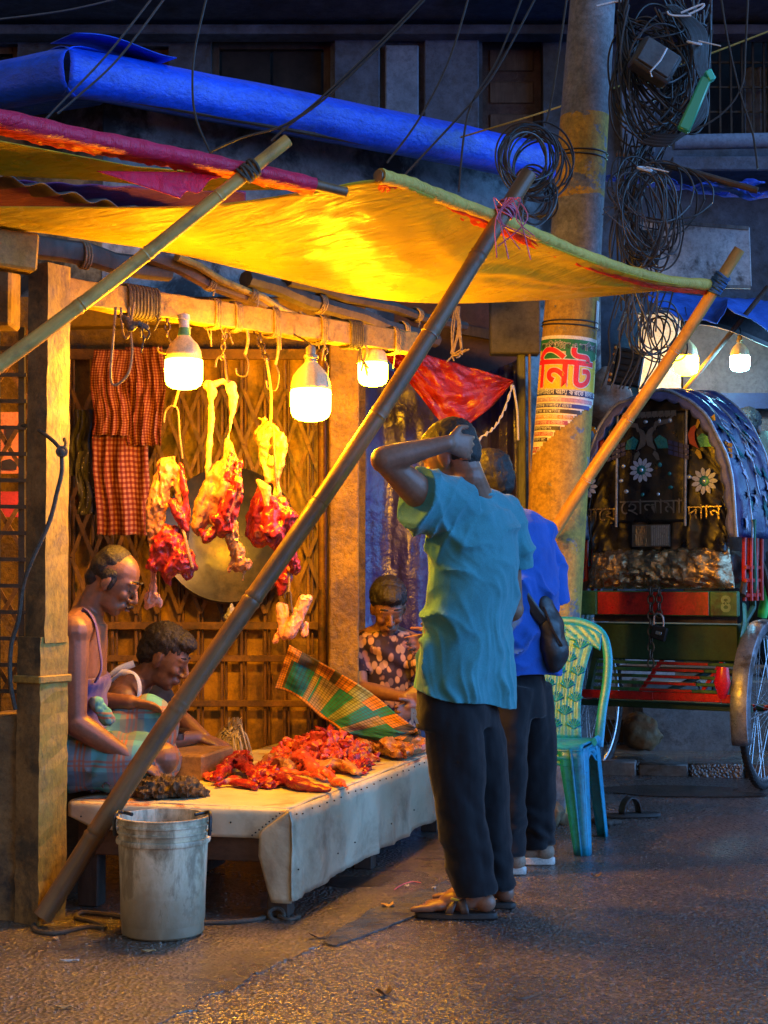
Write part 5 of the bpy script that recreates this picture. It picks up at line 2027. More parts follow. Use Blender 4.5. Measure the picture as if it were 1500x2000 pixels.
# ---------- the man in the teal shirt, back to us, hand on his head
k1 = S(5.22)
man = thing('person', G(900, 1785), 'man in a loose teal shirt, back turned, hand gripping his head', 'person')
Hc = W(880, 893, 5.24)
m1 = head_M(Hc, V((-.82, .45, -.42)), V((-.28, .1, .95)))
body = MB()
head_shape(body, m1, 1.02)
nb = W(928, 975, 5.29)
neck(body, m1, nb, 1.03, .056)
Ls, Rs = W(842, 985, 5.13), W(985, 1010, 5.42)
body.chain([nb + V((0, 0, -.03)), Ls], [.05, .055]); body.chain([nb + V((0, 0, -.03)), Rs], [.05, .055])
elb, wri = W(750, 898, 4.95), W(872, 866, 4.99)
def limb(mb, a, b, r0, rm, r1, n=7, bulge=.35):
    pts, rr = [], []
    for i in range(n + 1):
        t = i / n
        pts.append(V(a).lerp(V(b), t))
        q = math.exp(-((t - bulge) / .28) ** 2)
        rr.append(r0 + (r1 - r0) * t + (rm - (r0 + (r1 - r0) * bulge)) * q)
    mb.chain(pts, rr, 14)
limb(body, Ls, elb, .056, .054, .041, bulge=.4)
limb(body, elb, wri, .043, .043, .027, bulge=.25)
body.ell(elb, (.042, .04, .04))
wdir = (W(936, 872, 5.08) - wri).normalized()
fingers(body, hand_M(wri + wdir * .012, wdir + V((0, .1, -.06)), V((.25, .1, 1))), (.5, .75, .55), (.7, .5), 1.05, .1)
Re, Rw = W(1000, 1190, 5.5), W(900, 1230, 5.62)
limb(body, Rs, Re, .05, .048, .04); limb(body, Re, Rw, .042, .042, .028, bulge=.25)
fingers(body, hand_M(Rw, V((-1, .1, -.1)), V((0, 0, 1))), (.4, .5, .4))
body.tube([nb + V((0, 0, -.06)), W(915, 1120, 5.28), W(893, 1350, 5.27)], [(.07, .12), (.12, .15), (.11, .15)], 16, side=V((.6, -.7, 0)))
kneeL, ankL = W(898, 1565, 5.2), W(928, 1740, 5.21)
kneeR, ankR = W(948, 1560, 5.37), W(966, 1725, 5.38)
hipL, hipR = W(868, 1385, 5.2), W(925, 1385, 5.36)
for a, b, c in ((hipL, kneeL, ankL), (hipR, kneeR, ankR)):
    limb(body, a + V((0, 0, -.04)), b, .06, .062, .055); limb(body, b, c, .056, .056, .037, bulge=.3)
fd1, fd2 = V((-1, .12, 0)), V((-.95, .3, 0))
foot(body, ankL, fd1, 1.0, .022); foot(body, ankR, fd2, 1.0, .022)
fuse(body, .0052, 3).build('body', M['skin_c'], man)
hair_cap(m1, 1.03, 'crop', .0055, amp=.004).build('hair', M['hair'], man)
# shirt
sh = MB()
sd = V((.68, .73, 0))
cent = [(922, 968, 5.28, .10, .075), (918, 992, 5.28, .19, .10), (922, 1040, 5.28, .2, .128), (925, 1110, 5.28, .19, .135), (915, 1200, 5.28, .178, .133), (902, 1290, 5.28, .17, .13), (893, 1350, 5.28, .168, .13), (891, 1420, 5.28, .168, .13)]
sp_c = spline([W(x, y, Y) for x, y, Y, a, b in cent], 6)
ra = []
for i in range(len(sp_c)):
    t = i / 6
    j = min(int(t), len(cent) - 2)
    q = t - j
    ra.append((cent[j][3] * (1 - q) + cent[j + 1][3] * q, cent[j][4] * (1 - q) + cent[j + 1][4] * q))
sh.tube(sp_c, ra, 36, side=sd)
# the hem dips towards the street side
sh.tube([W(930, 1230, 5.33), W(938, 1345, 5.33), W(940, 1420, 5.33)], [(.14, .12), (.145, .115), (.145, .115)], 24, side=sd)
# sleeves
slv = [W(905, 985, 5.22), W(868, 985, 5.16), W(838, 982, 5.11), W(812, 972, 5.06)]
sh.tube(slv, [(.10, .09), (.104, .088), (.108, .082), (.112, .082)], 24, side=V((.25, 0, 1)))
sh.chain([W(930, 985, 5.3), W(983, 1006, 5.42)], [.07, .077], 16)
sh.tube([W(983, 1000, 5.42), W(997, 1060, 5.45), W(1000, 1110, 5.47)], [.078, .078, .082], 20)
hipw = W(985, 1150, 5.3)
def crease(t):
    return (1 - abs(math.sin(t))) ** 1.6
HEM_L, HEM_R = W(800, 1346, 5.28), W(978, 1383, 5.3)
def hem1(p):
    t = (p.x - HEM_L.x) / (HEM_R.x - HEM_L.x)
    t = max(0, min(1, t))
    return HEM_L.z + (HEM_R.z - HEM_L.z) * (t ** 1.2) + .008 * math.sin(p.x * 22)
def shirt_disp(p, n):
    q = p - W(905, 1180, 5.27)
    low = max(0, min(1, (-q.z + .30) / .6))
    w = fb(p, 2.4, 3)
    xx = q.x + .4 * q.y
    s = crease((xx * .85 + q.z * .62) * 17 + w * 4.0) * (.15 + .85 * low)
    s += .5 * crease((xx * 1.0 + q.z * .32) * 24 + 1.3 + w * 4.5) * low
    s += .35 * crease((xx * 1.2 + q.z * .5) * 46 + w * 7) * low
    up = math.exp(-((q.z - .30 + .35 * xx * xx) / .11) ** 2)
    s += 1.0 * up * crease((q.z * 1.0 - 1.4 * xx * xx + .15 * xx) * 26 + w * 3.2)
    arm = math.exp(-((p - W(835, 990, 5.12)).length / .14) ** 2)
    s += 1.1 * arm * crease((p.x * 1.0 - p.z * .5) * 40 + w * 4)
    fade = min(1, max(.25, abs(fb(p + V((5, 2, 1)), 3.0, 2)) * 3.2))
    return .027 * s * fade - .007 + .005 * fb(p, 9, 3)
M['teal'] = cloth_mat('teal_cotton', (.055, .26, .3), (.04, .2, .235), 3, .85)
fuse(sh, .0055, 7, .5, shirt_disp, hem1).build('shirt', M['teal'], man, solid=.003)
mb = MB()
col_pts = []
for i in range(28):
    t = 2 * PI * i / 28
    col_pts.append(W(924, 966, 5.285) + sd * (.082 * math.cos(t)) + V((.73, -.68, 0)) * (.066 * math.sin(t)) + V((0, 0, .004 + .012 * math.cos(t + .6))))
mb.tube(col_pts, .006, 7, closed=True)
mb.build('collar', M['teal'], man)
# trousers
M['black_twill'] = cloth_mat('black_twill', (.009, .009, .012), (.005, .005, .007), 4, .85, 500, .15)
tr = MB()
tr.tube([W(893, 1330, 5.275), W(893, 1380, 5.275), W(893, 1420, 5.275)], [(.15, .112), (.158, .118), (.158, .12)], 28, side=sd)
for (hp, kn, an, dx) in ((hipL, kneeL, ankL, 0), (hipR, kneeR, ankR, 0)):
    h2 = hp.lerp(W(893, 1372, 5.275), .45) + V((0, 0, .05))
    end = an + V((.0, 0, -.012))
    pts = spline([h2, h2.lerp(kn, .5) + V((.004, 0, 0)), kn, kn.lerp(end, .55), end], 6)
    rad = [.09, .1, .084, .079, .074]
    rl = []
    for i in range(len(pts)):
        t = i / 6; j = min(int(t), 3); q = t - j
        rl.append(rad[j] * (1 - q) + rad[j + 1] * q)
    tr.tube(pts, rl, 22)
def tr_disp(p, n):
    w = fb(p, 4, 3) * 2
    low = max(0, 1 - p.z / .42)
    return .004 * math.sin(p.x * 40 + p.y * 24 + w * 2 + p.z * 5) + .006 * low * math.sin(p.z * 62 + w * 3.3 + p.x * 20) + .005 * fb(p, 9, 3)
fuse(tr, .006, 5, .5, tr_disp).build('trousers', M['black_twill'], man)
tm = text_mb('R', .07, .004)
lp = W(809, 1411, 5.135)
mb = MB()
mb.add([lp + V((.045 * 0 + v.x * .55, -.002 - v.x * .2, v.y * .9)) for v in tm.v], tm.f)
mb.build('printed_letter', pm('pale_print', (.5, .5, .5), None, 30, .6, 0), man, smooth=False)
# sandals
M['rubber'] = pm('dark_rubber', (.03, .026, .024), (.016, .014, .013), 20, .6, .3, 120, .002)
M['strap'] = pm('brown_strap', (.07, .045, .035), (.04, .025, .02), 20, .5, .3, 80, .002)
def sole_outline(ank, d, k, z, L0=-.075, L1=.2, wd=.046):
    s = V((-d.y, d.x, 0))
    out = []
    for i in range(26):
        t = 2 * PI * i / 26
        u = math.cos(t)
        x = (L0 + L1) / 2 + (L1 - L0) / 2 * u
        w_ = wd * (.86 + .16 * u) * math.sin(t) * (1 - .1 * abs(math.sin(2 * t)))
        w_ = math.copysign(abs(math.sin(t)) ** .7, math.sin(t)) * wd * (.86 + .16 * u)
        out.append(V((ank.x, ank.y, z)) + d * x * k + s * w_ * k)
    return out
def sandal(par, ank, d, z0=.002, thick=.02, strapped=True, mat=None, nm='sandal'):
    d = V((d[0], d[1], 0)).normalized()
    s = V((-d.y, d.x, 0))
    mb = MB()
    mb.slab(sole_outline(ank, d, 1.02, z0), (0, 0, 1), thick)
    so = mb.build(nm, mat or M['rubber'], par, bevel=.004)
    if strapped:
        b = V((ank.x, ank.y, z0 + thick))
        for (x0, x1) in ((.03, .085), (.085, .03)):
            mb = MB()
            def st(u, v):
                a = PI * u
                x = x0 + (x1 - x0) * u + .028 * (v - .5)
                hgt = .058 - .022 * (x - .03) / .06
                return b + d * x + s * (.05 * math.cos(a)) + V((0, 0, hgt * math.sin(a) ** .8 + .002))
            mb.grid(st, 16, 3)
            mb.build('strap', M['strap'], so, solid=.004)
    return so
s1 = sandal(man, ankL, fd1)
sandal(man, ankR, fd2)
mb = MB()
mb.box(V((ankL.x, ankL.y, 0)) + fd1.normalized() * .06 + V((-.01, -.034, .069)), (.028, .004, .010), rot3(.7, .3, .2))
yl = NT('yellow_mark'); yl.done((.8, .6, .05), .5)
mb.build('strap_mark', yl.mat, s1, bevel=.001)

# ---------- the man in the blue shirt beside him
man2 = thing('person', G(1035, 1685), 'man in a bright blue shirt and black trousers with white soled shoes', 'person')
Y2 = 6.05
m2 = head_M(W(950, 945, Y2 + .05), V((-.9, .35, -.25)), V((-.15, 0, 1)))
b2 = MB()
head_shape(b2, m2, 1.0)
nb2 = W(990, 1022, Y2 + .05)
neck(b2, m2, nb2)
R2s, L2s = W(1040, 1052, Y2 + .14), W(948, 1050, Y2 - .1)
b2.chain([L2s, nb2, R2s], [.06, .065, .06])
b2.tube([nb2 + V((0, 0, -.05)), W(1006, 1180, Y2), W(1008, 1300, Y2)], [(.06, .1), (.09, .12), (.09, .11)], 16, side=V((.6, .75, 0)))
e2, w2 = W(1066, 1195, Y2 + .2), W(990, 1270, Y2 - .0)
limb(b2, R2s, e2, .05, .05, .042); limb(b2, e2, W(1000, 1240, Y2 + .34), .043, .043, .028)
fingers(b2, hand_M(W(1000, 1240, Y2 + .34), V((-1, .1, -.2)), V((0, 0, 1))))
limb(b2, L2s, W(905, 1190, Y2 - .1), .05, .05, .04); limb(b2, W(905, 1190, Y2 - .1), W(860, 1250, Y2 - .02), .042, .042, .028)
fingers(b2, hand_M(W(860, 1250, Y2 - .02), V((-1, .1, -.2)), V((0, 0, 1))))
h2a, h2b = W(988, 1370, Y2 - .08), W(1040, 1370, Y2 + .12)
k2a, k2b = W(988, 1530, Y2 - .06), W(1044, 1525, Y2 + .12)
a2a, a2b = W(990, 1668, Y2 - .06), W(1047, 1652, Y2 + .14)
for a, b, c in ((h2a, k2a, a2a), (h2b, k2b, a2b)):
    limb(b2, a + V((0, 0, -.04)), b, .06, .062, .055); limb(b2, b, c, .055, .055, .036, bulge=.3)
fuse(b2, .0065, 3).build('body', M['skin_a'], man2)
hair_cap(m2, 1.04, 'full', .007, amp=.006).build('hair', M['hair'], man2)
sh2 = MB()
sd2 = V((.6, .8, 0))
sh2.tube(spline([W(990, 1012, Y2 + .03), W(1000, 1040, Y2 + .02), W(1008, 1110, Y2), W(1012, 1200, Y2), W(1008, 1300, Y2), W(1006, 1370, Y2)], 5), [(.09 + .125 * min(1, i / 5), .08 + .06 * min(1, i / 5)) for i in range(26)], 32, side=sd2)
sh2.tube([R2s + V((-.03, 0, .01)), W(1062, 1100, Y2 + .17), W(1070, 1180, Y2 + .19)], [.082, .09, .095], 22)
sh2.chain([L2s, W(930, 1120, Y2 - .1)], [.08, .085], 16)
def sh2_disp(p, n):
    w = fb(p, 3.0, 3)
    return .02 * (crease((p.x + p.z * .9) * 17 + w * 4) * .7 + crease((p.z * 1.1 - p.x * .3) * 21 + w * 4)) * min(1, abs(fb(p, 3, 2)) * 3) - .004 + .005 * fb(p, 8, 3)
HEM2 = W(1010, 1318, Y2).z
M['cobalt'] = cloth_mat('cobalt_cotton', (.012, .1, .45), (.008, .065, .32), 5, .8)
fuse(sh2, .0065, 5, .5, sh2_disp, lambda p: HEM2 + .010 * math.sin(p.x * 14)).build('shirt', M['cobalt'], man2, solid=.003)
tr2 = MB()
tr2.tube([W(1010, 1295, Y2), W(1012, 1350, Y2), W(1014, 1400, Y2)], [(.125, .095), (.13, .1), (.13, .1)], 24, side=sd2)
for hp, kn, an in ((h2a, k2a, a2a), (h2b, k2b, a2b)):
    tr2.tube(spline([hp.lerp(W(1012, 1360, Y2), .4) + V((0, 0, .05)), hp.lerp(kn, .5), kn, kn.lerp(an, .5), an + V((0, 0, -.0))], 5), [.098 - .028 * i / 20 for i in range(21)], 20)
fuse(tr2, .007, 5, .5, tr_disp).build('trousers', M['black_twill'], man2)
M['shoe_sole'] = pm('white_shoe_sole', (.6, .56, .5), (.42, .39, .35), 14, .5, .2, 60, .003)
M['shoe_upper'] = pm('tan_shoe', (.3, .2, .13), (.2, .13, .085), 14, .6, .2, 60, .003)
for an, d in ((a2a, V((-1, .2, 0))), (a2b, V((-1, .15, 0)))):
    so = sandal(man2, an, d, .001, .03, False, M['shoe_sole'], 'shoe_sole')
    mb = MB()
    dn = d.normalized()
    R = Matrix((dn, V((-dn.y, dn.x, 0)), V((0, 0, 1)))).transposed()
    b = V((an.x, an.y, .03))
    mb.ell(b + dn * -.03 + V((0, 0, .022)), (.046, .039, .04), R)
    mb.ell(b + dn * .06 + V((0, 0, .018)), (.1, .042, .034), R)
    mb.ell(b + dn * .13 + V((0, 0, .008)), (.055, .042, .022), R)
    fuse(mb, .007, 3).build('shoe_upper', M['shoe_upper'], so)
# black cross-body bag
bag = thing('shoulder_bag', W(1078, 1240, Y2 + .1), 'black cross-body bag slung over the blue shirt', 'bag')
M['nylon'] = pm('black_nylon', (.016, .016, .018), (.009, .009, .011), 14, .45, .4, 120, .002)
mb = MB()
mb.ell(W(1077, 1240, Y2 - .08), (.052, .075, .135), rot3(0, math.radians(-9), -.5), 20, 14)
mb.ell(W(1084, 1272, Y2 - .08), (.05, .07, .085), rot3(0, 0, -.5), 20, 14)
mb.ell(W(1066, 1190, Y2 - .08), (.034, .06, .07), rot3(0, math.radians(-14), -.5), 20, 14)
fuse(mb, .007, 3, disp=lambda p, n: .005 * fb(p, 14) + .003 * math.sin(p.z * 60)).build('pouch', M['nylon'], bag)
mb = MB()
mb.tube([W(1062, 1185, Y2 - .15), W(1080, 1230, Y2 - .155), W(1098, 1262, Y2 - .14)], .005, 6)
mb.build('zip', M['iron'], bag)
def strapfn(u, v):
    p = curve_at([(i / 24, q) for i, q in enumerate(spline([W(985, 1070, Y2 - .135), W(1003, 1130, Y2 - .165), W(1035, 1180, Y2 - .16), W(1062, 1215, Y2 - .14)], 8))], u)
    return p + V((.7, -.1, .5)) * (.05 * (v - .5))
mb = MB()
mb.grid(strapfn, 24, 4)
mb.build('strap', M['nylon'], bag, solid=.006)
mb = MB()
mb.tube(spline([W(985, 1070, Y2 - .13), W(975, 1035, Y2 - .05), W(985, 1030, Y2 + .1), W(1000, 1090, Y2 + .2)], 6), [(.004, .022)] * 19, 8)
mb.build('shoulder_strap', M['nylon'], bag)

# ---------- plaid wraps
def plaid_mat(name, base, bars, scale, rough=.85, rot=(0, 0, 0)):
    """bars: list of (axis 0/1/2, period, start, width, colour, strength)"""
    m = NT(name)
    co = m.n('Mapping', {}, Vector=m.obj(), Rotation=rot).outputs[0]
    sep = m.n('SeparateXYZ', Vector=co)
    n = m.noise(co, 5, 3)
    warp = m.math('MULTIPLY', m.math('SUBTRACT', n, .5), .03)
    col = base
    first = True
    for (ax, per, st, wd, c, s) in bars:
        x = m.math('ADD', sep.outputs[ax], warp)
        fr = m.math('FRACT', m.math('ADD', m.math('DIVIDE', x, per), 50.0))
        k = m.math('MULTIPLY', m.math('GREATER_THAN', fr, st), m.math('LESS_THAN', fr, st + wd))
        col = m.mix(m.math('MULTIPLY', k, s), (*base, 1) if first else col, c)
        first = False
    b = m.bump(m.noise(co, 300, 2), .3, .0015)
    b = m.bump(m.noise(co, 8, 4), .3, .012, b)
    return m.done(col, rough, 0, b, .2)
M['lungi'] = plaid_mat('teal_plaid_wrap', (.17, .2, .2), [
    (0, .14, .0, .4, (.07, .33, .34), .8), (0, .14, .55, .06, (.35, .12, .06), .9), (0, .14, .66, .06, (.35, .12, .06), .9), (0, .14, .77, .06, (.35, .12, .06), .9),
    (2, .16, .1, .35, (.05, .1, .14), .6), (2, .16, .55, .05, (.3, .1, .06), .7), (2, .16, .65, .05, (.3, .1, .06), .7)], 1)

# ---------- the bald butcher
bm_ = thing('person', V((-1.02, 5.6, .395)), 'balding butcher with a moustache, purple vest and plaid wrap, seated beside the post', 'person')
Y3 = 5.56
m3 = head_M(W(222, 1136, Y3), V((.86, -.12, -.5)), V((.48, 0, .87)))
b3 = MB()
head_shape(b3, m3, .96, nose=1.1)
nb3 = W(166, 1214, Y3 + .02)
neck(b3, m3, nb3, .98, .052)
Rs3, Ls3 = W(144, 1234, Y3 - .16), W(176, 1230, Y3 + .2)
b3.chain([Rs3, nb3, Ls3], [.062, .068, .06])
b3.tube([nb3 + V((-.01, 0, 0)), W(148, 1310, Y3 + .02), W(138, 1390, Y3 + .03), W(140, 1470, Y3 + .04)], [(.15, .09), (.165, .11), (.15, .105), (.15, .11)], 18, side=V((0, 1, 0)))
re3, rw3 = W(146, 1412, Y3 - .17), W(252, 1480, Y3 - .13)
limb(b3, Rs3, re3, .055, .053, .042, bulge=.3); limb(b3, re3, rw3, .044, .045, .03, bulge=.25)
fingers(b3, hand_M(rw3 + V((.012, 0, -.004)), V((.95, .1, -.5)), V((.1, 1, .3))), (.35, .5, .4), (.6, .4), 1.02)
le3, lw3 = W(172, 1372, Y3 + .22), W(256, 1372, Y3 + .12)
limb(b3, Ls3, le3, .052, .05, .04, bulge=.3); limb(b3, le3, lw3, .042, .042, .029, bulge=.25)
fingers(b3, hand_M(lw3 + V((.01, 0, 0)), V((1, -.15, -.22)), V((.0, .9, -.35))), (.3, .45, .4), (.5, .3), 1.02)
# legs: near leg folded flat, far knee raised
hr, kr, ar = W(150, 1490, Y3 - .08), W(318, 1482, Y3 - .05), W(200, 1515, Y3 + .12)
hl, kl, al = W(165, 1480, Y3 + .12), W(296, 1408, Y3 + .2), W(290, 1512, Y3 + .34)
limb(b3, hr, kr, .08, .078, .06); limb(b3, kr, ar, .056, .055, .036)
limb(b3, hl, kl, .08, .078, .058); limb(b3, kl, al, .055, .055, .036)
foot(b3, al, V((.9, .3, 0)), 1.0, al.z - .075)
fuse(b3, .0052, 3).build('body', M['skin_a'], bm_)
hair_cap(m3, .965, 'bald', .0045, amp=.003).build('hair', M['hair'], bm_)
for s in (-1, 1):
    mb = MB()
    mb.tube([m3 @ (V((.089, s * .014, .04)) * .96), m3 @ (V((.09, s * .03, .046)) * .96), m3 @ (V((.078, s * .05, .04)) * .96)], [(.004, .004), (.005, .006), (.003, .003)], 8)
    mb.build('eyebrow', M['hair'], bm_)
    mb = MB()
    mb.tube(spline([m3 @ (V((.0925, s * .02, .004)) * .96), m3 @ (V((.0945, s * .032, .001)) * .96), m3 @ (V((.083, s * .046, .005)) * .96)], 4), .0022, 6)
    mb.build('eyelash', M['hair'], bm_)
mb = MB()
for s in (-1, 1):
    mb.tube(spline([m3 @ (V((.112, 0, -.046)) * .96), m3 @ (V((.110, s * .014, -.049)) * .96), m3 @ (V((.100, s * .03, -.058)) * .96)], 4), [(.006, .005)] * 8 + [(.003, .003)], 8)
fuse(mb, .003, 1, disp=lambda p, n: .0015 * fb(p, 160)).build('moustache', M['hair'], bm_)
mb = MB()
mb.tube(spline([m3 @ (V((.0985, -.024, -.067)) * .96), m3 @ (V((.1075, 0, -.0655)) * .96), m3 @ (V((.0985, .024, -.067)) * .96)], 4), .0035, 6)
mb.build('mouth', M['lip'], bm_)
# vest: body cloth with deep armholes and thin straps
M['purple_vest'] = cloth_mat('purple_vest', (.12, .075, .24), (.08, .05, .17), 8, .85)
ve = MB()
ve.tube([W(152, 1308, Y3 + .02), W(142, 1380, Y3 + .03), W(140, 1450, Y3 + .04)], [(.172, .118), (.165, .118), (.162, .12)], 26, side=V((0, 1, 0)))
fuse(ve, .006, 4, .5, lambda p, n: .005 * math.sin(p.z * 85 + 2 * fb(p, 6)) + .004 * fb(p, 12)).build('vest', M['purple_vest'], bm_)
for (pts) in ([W(140, 1215, Y3 - .09), W(165, 1192, Y3 - .10), W(185, 1215, Y3 - .115), W(194, 1262, Y3 - .125), W(198, 1305, Y3 - .12), W(186, 1332, Y3 - .11)], [W(150, 1208, Y3 + .12), W(180, 1190, Y3 + .12), W(206, 1230, Y3 + .1), W(204, 1310, Y3 + .09)], [W(140, 1215, Y3 - .09), W(118, 1250, Y3 - .08), W(108, 1330, Y3 - .06)]):
    mb = MB()
    mb.tube(spline(pts, 8), [(.005, .013)] * (8 * (len(pts) - 1) + 1), 8, side=V((1, 0, .3)))
    mb.build('vest_strap', M['purple_vest'], bm_)
lu = MB()
lu.tube([W(142, 1425, Y3 + .03), W(142, 1480, Y3 + .03), W(150, 1518, Y3 + .03)], [(.185, .135), (.2, .15), (.2, .16)], 24, side=V((0, 1, 0)))
lu.tube(spline([hr + V((-.03, 0, 0)), hr.lerp(kr, .5), kr + V((-.02, 0, .0))], 5), [.105] * 6 + [.1, .095, .09, .085, .08], 20)
lu.tube(spline([hl + V((-.02, 0, 0)), hl.lerp(kl, .55) + V((0, 0, .01)), kl + V((.0, 0, .0)), kl.lerp(al, .45), kl.lerp(al, .8)], 5), [.11] * 5 + [.1] * 5 + [.092] * 5 + [.1, .11, .115, .12, .12, .12], 20)
lu.tube([W(150, 1500, Y3 - .1), W(240, 1510, Y3 - .02), W(300, 1505, Y3 + .05)], [(.03, .1), (.03, .14), (.025, .1)], 16, side=V((0, 0, 1)))
lu.tube([hl.lerp(hr, .5), kl.lerp(kr, .55) + V((-.03, 0, -.02))], [(.06, .15), (.05, .13)], 16, side=V((0, 0, 1)))
def lu_disp(p, n):
    w = fb(p, 4, 3) * 2
    return .008 * math.sin(p.x * 26 - p.z * 40 + p.y * 14 + w * 2.4) * (.5 + abs(fb(p, 3))) + .006 * fb(p, 8, 3)
fuse(lu, .0065, 4, .5, lu_disp).build('plaid_wrap', M['lungi'], bm_)
mb = MB()
for k in range(4):
    mb.ell(W(188 + k * 7, 1372 + k * 11, Y3 - .1), (.028, .022, .024))
fuse(mb, .005, 2, disp=lambda p, n: .006 * fb(p, 40)).build('waist_knot', M['lungi'], bm_)

# ---------- the second butcher, leaning over a wooden block
m4_ = thing('person', W(240, 1520, 6.25), 'young butcher with thick black hair and white vest bending over a block', 'person')
Y4 = 6.25
m4 = head_M(W(322, 1284, Y4), V((.86, -.15, -.46)), V((.42, -.05, .9)))
b4 = MB()
head_shape(b4, m4, 1.04)
nb4 = W(255, 1332, Y4 + .03)
neck(b4, m4, nb4, 1.04, .05)
Rs4, Ls4 = W(240, 1368, Y4 - .15), W(280, 1352, Y4 + .2)
b4.chain([Rs4, nb4, Ls4], [.062, .068, .06])
b4.tube([nb4 + V((-.02, 0, 0)), W(212, 1400, Y4 + .03), W(190, 1500, Y4 + .04)], [(.15, .09), (.165, .115), (.16, .12)], 18, side=V((0, 1, 0)))
re4, rw4 = W(300, 1450, Y4 - .18), W(385, 1440, Y4 - .02)
limb(b4, Rs4, re4, .052, .05, .04); limb(b4, re4, rw4, .042, .042, .028)
fingers(b4, hand_M(rw4, V((1, .1, -.35)), V((0, 1, .2))), (.35, .5, .4))
le4, lw4 = W(345, 1400, Y4 + .2), W(398, 1440, Y4 + .12)
limb(b4, Ls4, le4, .05, .048, .04); limb(b4, le4, lw4, .041, .04, .028)
fingers(b4, hand_M(lw4, V((1, -.1, -.4)), V((0, 1, .2))), (.35, .5, .4))
h4, k4, a4 = W(200, 1500, Y4 + .08), W(305, 1382, Y4 + .16), W(300, 1520, Y4 + .26)
limb(b4, h4, k4, .08, .075, .058); limb(b4, k4, a4, .055, .055, .036)
fuse(b4, .0058, 3).build('body', M['skin_b'], m4_)
hair_cap(m4, 1.07, 'full', .0055, amp=.007).build('hair', M['hair'], m4_)
for s in (-1, 1):
    mb = MB()
    mb.tube([m4 @ V((.086, s * .014, .038)), m4 @ V((.087, s * .03, .042)), m4 @ V((.075, s * .048, .036))], [.0035, .0045, .003], 7)
    mb.build('eyebrow', M['hair'], m4_)
    mb = MB()
    mb.tube([m4 @ V((.0895, s * .02, .003)), m4 @ V((.0905, s * .032, .0)), m4 @ V((.08, s * .044, .004))], .0022, 6)
    mb.build('eyelash', M['hair'], m4_)
M['white_vest'] = cloth_mat('white_vest', (.7, .66, .58), (.52, .48, .42), 8, .85)
ve = MB()
ve.tube([W(214, 1395, Y4 + .03), W(196, 1470, Y4 + .04), W(190, 1510, Y4 + .04)], [(.175, .125), (.17, .13), (.17, .13)], 22, side=V((0, 1, 0)))
fuse(ve, .007, 4, .5, lambda p, n: .006 * fb(p, 12)).build('vest', M['white_vest'], m4_)
for pts in ([W(192, 1356, Y4 - .09), W(232, 1318, Y4 - .12), W(262, 1316, Y4 - .135), W(273, 1345, Y4 - .16), W(262, 1385, Y4 - .15), W(236, 1410, Y4 - .14)], [W(262, 1296, Y4 - .05), W(228, 1310, Y4 - .07), W(192, 1340, Y4 - .06)]):
    mb = MB()
    mb.tube(spline(pts, 8), [(.005, .014)] * (8 * (len(pts) - 1) + 1), 8, side=V((1, -.4, .3)))
    mb.build('vest_strap', M['white_vest'], m4_)
tr4 = MB()
tr4.tube(spline([h4, h4.lerp(k4, .5), k4 + V((.01, 0, .01)), k4.lerp(a4, .5), a4], 5), [.11] * 6 + [.1] * 5 + [.088] * 5 + [.085] * 5, 20)
tr4.tube([W(190, 1475, Y4 + .04), W(200, 1530, Y4 + .04)], [(.18, .14), (.19, .16)], 22, side=V((0, 1, 0)))
fuse(tr4, .008, 5, .5, lambda p, n: .008 * fb(p, 9)).build('trousers', pm('dark_navy_cloth', (.02, .024, .035), (.012, .014, .02), 8, .85, .3, 200, .002), m4_)

# ---------- the boy behind the table
m5_ = thing('person', W(750, 1400, 7.15), 'boy in a patterned shirt sitting behind the table, looking down', 'person')
Y5 = 7.1
m5 = head_M(W(758, 1186, Y5), V((.12, -.82, -.52)), V((.05, -.45, .85)))
b5 = MB()
head_shape(b5, m5, 1.02)
nb5 = W(752, 1236, Y5 + .08)
neck(b5, m5, nb5, 1.0, .048)
L5, R5 = W(815, 1262, Y5 + .07), W(695, 1258, Y5 + .07)
b5.chain([L5, nb5, R5], [.055, .06, .055])
e5, w5 = W(704, 1345, Y5 - .06), W(792, 1362, Y5 - .2)
limb(b5, R5, e5, .046, .044, .036); limb(b5, e5, w5, .037, .037, .026)
fingers(b5, hand_M(w5, V((1, -.2, 0)), V((0, 0, 1))), (.6, .7, .5))
e6, w6 = W(840, 1350, Y5 - .05), W(815, 1385, Y5 - .2)
limb(b5, L5, e6, .046, .044, .036); limb(b5, e6, w6, .037, .037, .026)
fingers(b5, hand_M(w6, V((-.6, -.3, -.1)), V((0, 0, 1))), (.6, .7, .5))
b5.tube([nb5, W(752, 1330, Y5 + .1), W(752, 1430, Y5 + .12)], [(.13, .09), (.14, .1), (.14, .11)], 16, side=V((1, 0, 0)))
fuse(b5, .006, 3).build('body', M['skin_b'], m5_)
hair_cap(m5, 1.07, 'full', .006, amp=.007).build('hair', M['hair'], m5_)
for s in (-1, 1):
    mb = MB()
    mb.tube([m5 @ V((.086, s * .014, .038)), m5 @ V((.087, s * .03, .042)), m5 @ V((.075, s * .048, .036))], [.0035, .0045, .003], 7)
    mb.build('eyebrow', M['hair'], m5_)
def print_mat():
    m = NT('printed_shirt')
    co = m.obj()
    v = m.n('TexVoronoi', {'feature': 'F1'}, Vector=m.n('Mapping', {}, Vector=co, Scale=(1, 1, .7), Rotation=(.3, .7, .2)).outputs[0], Scale=34.0, Randomness=1.0)
    k = m.ramp(v.outputs['Distance'], [(.42, 1), (.55, 0)])
    c = m.ramp(v.outputs['Color'], [(.2, (.4, .22, .14)), (.4, (.16, .07, .09)), (.6, (.5, .3, .2)), (.8, (.04, .03, .06))])
    return m.done(m.mix(k, (.025, .015, .03), c), .8, 0, m.bump(m.noise(co, 8, 4), .3, .012), .2)
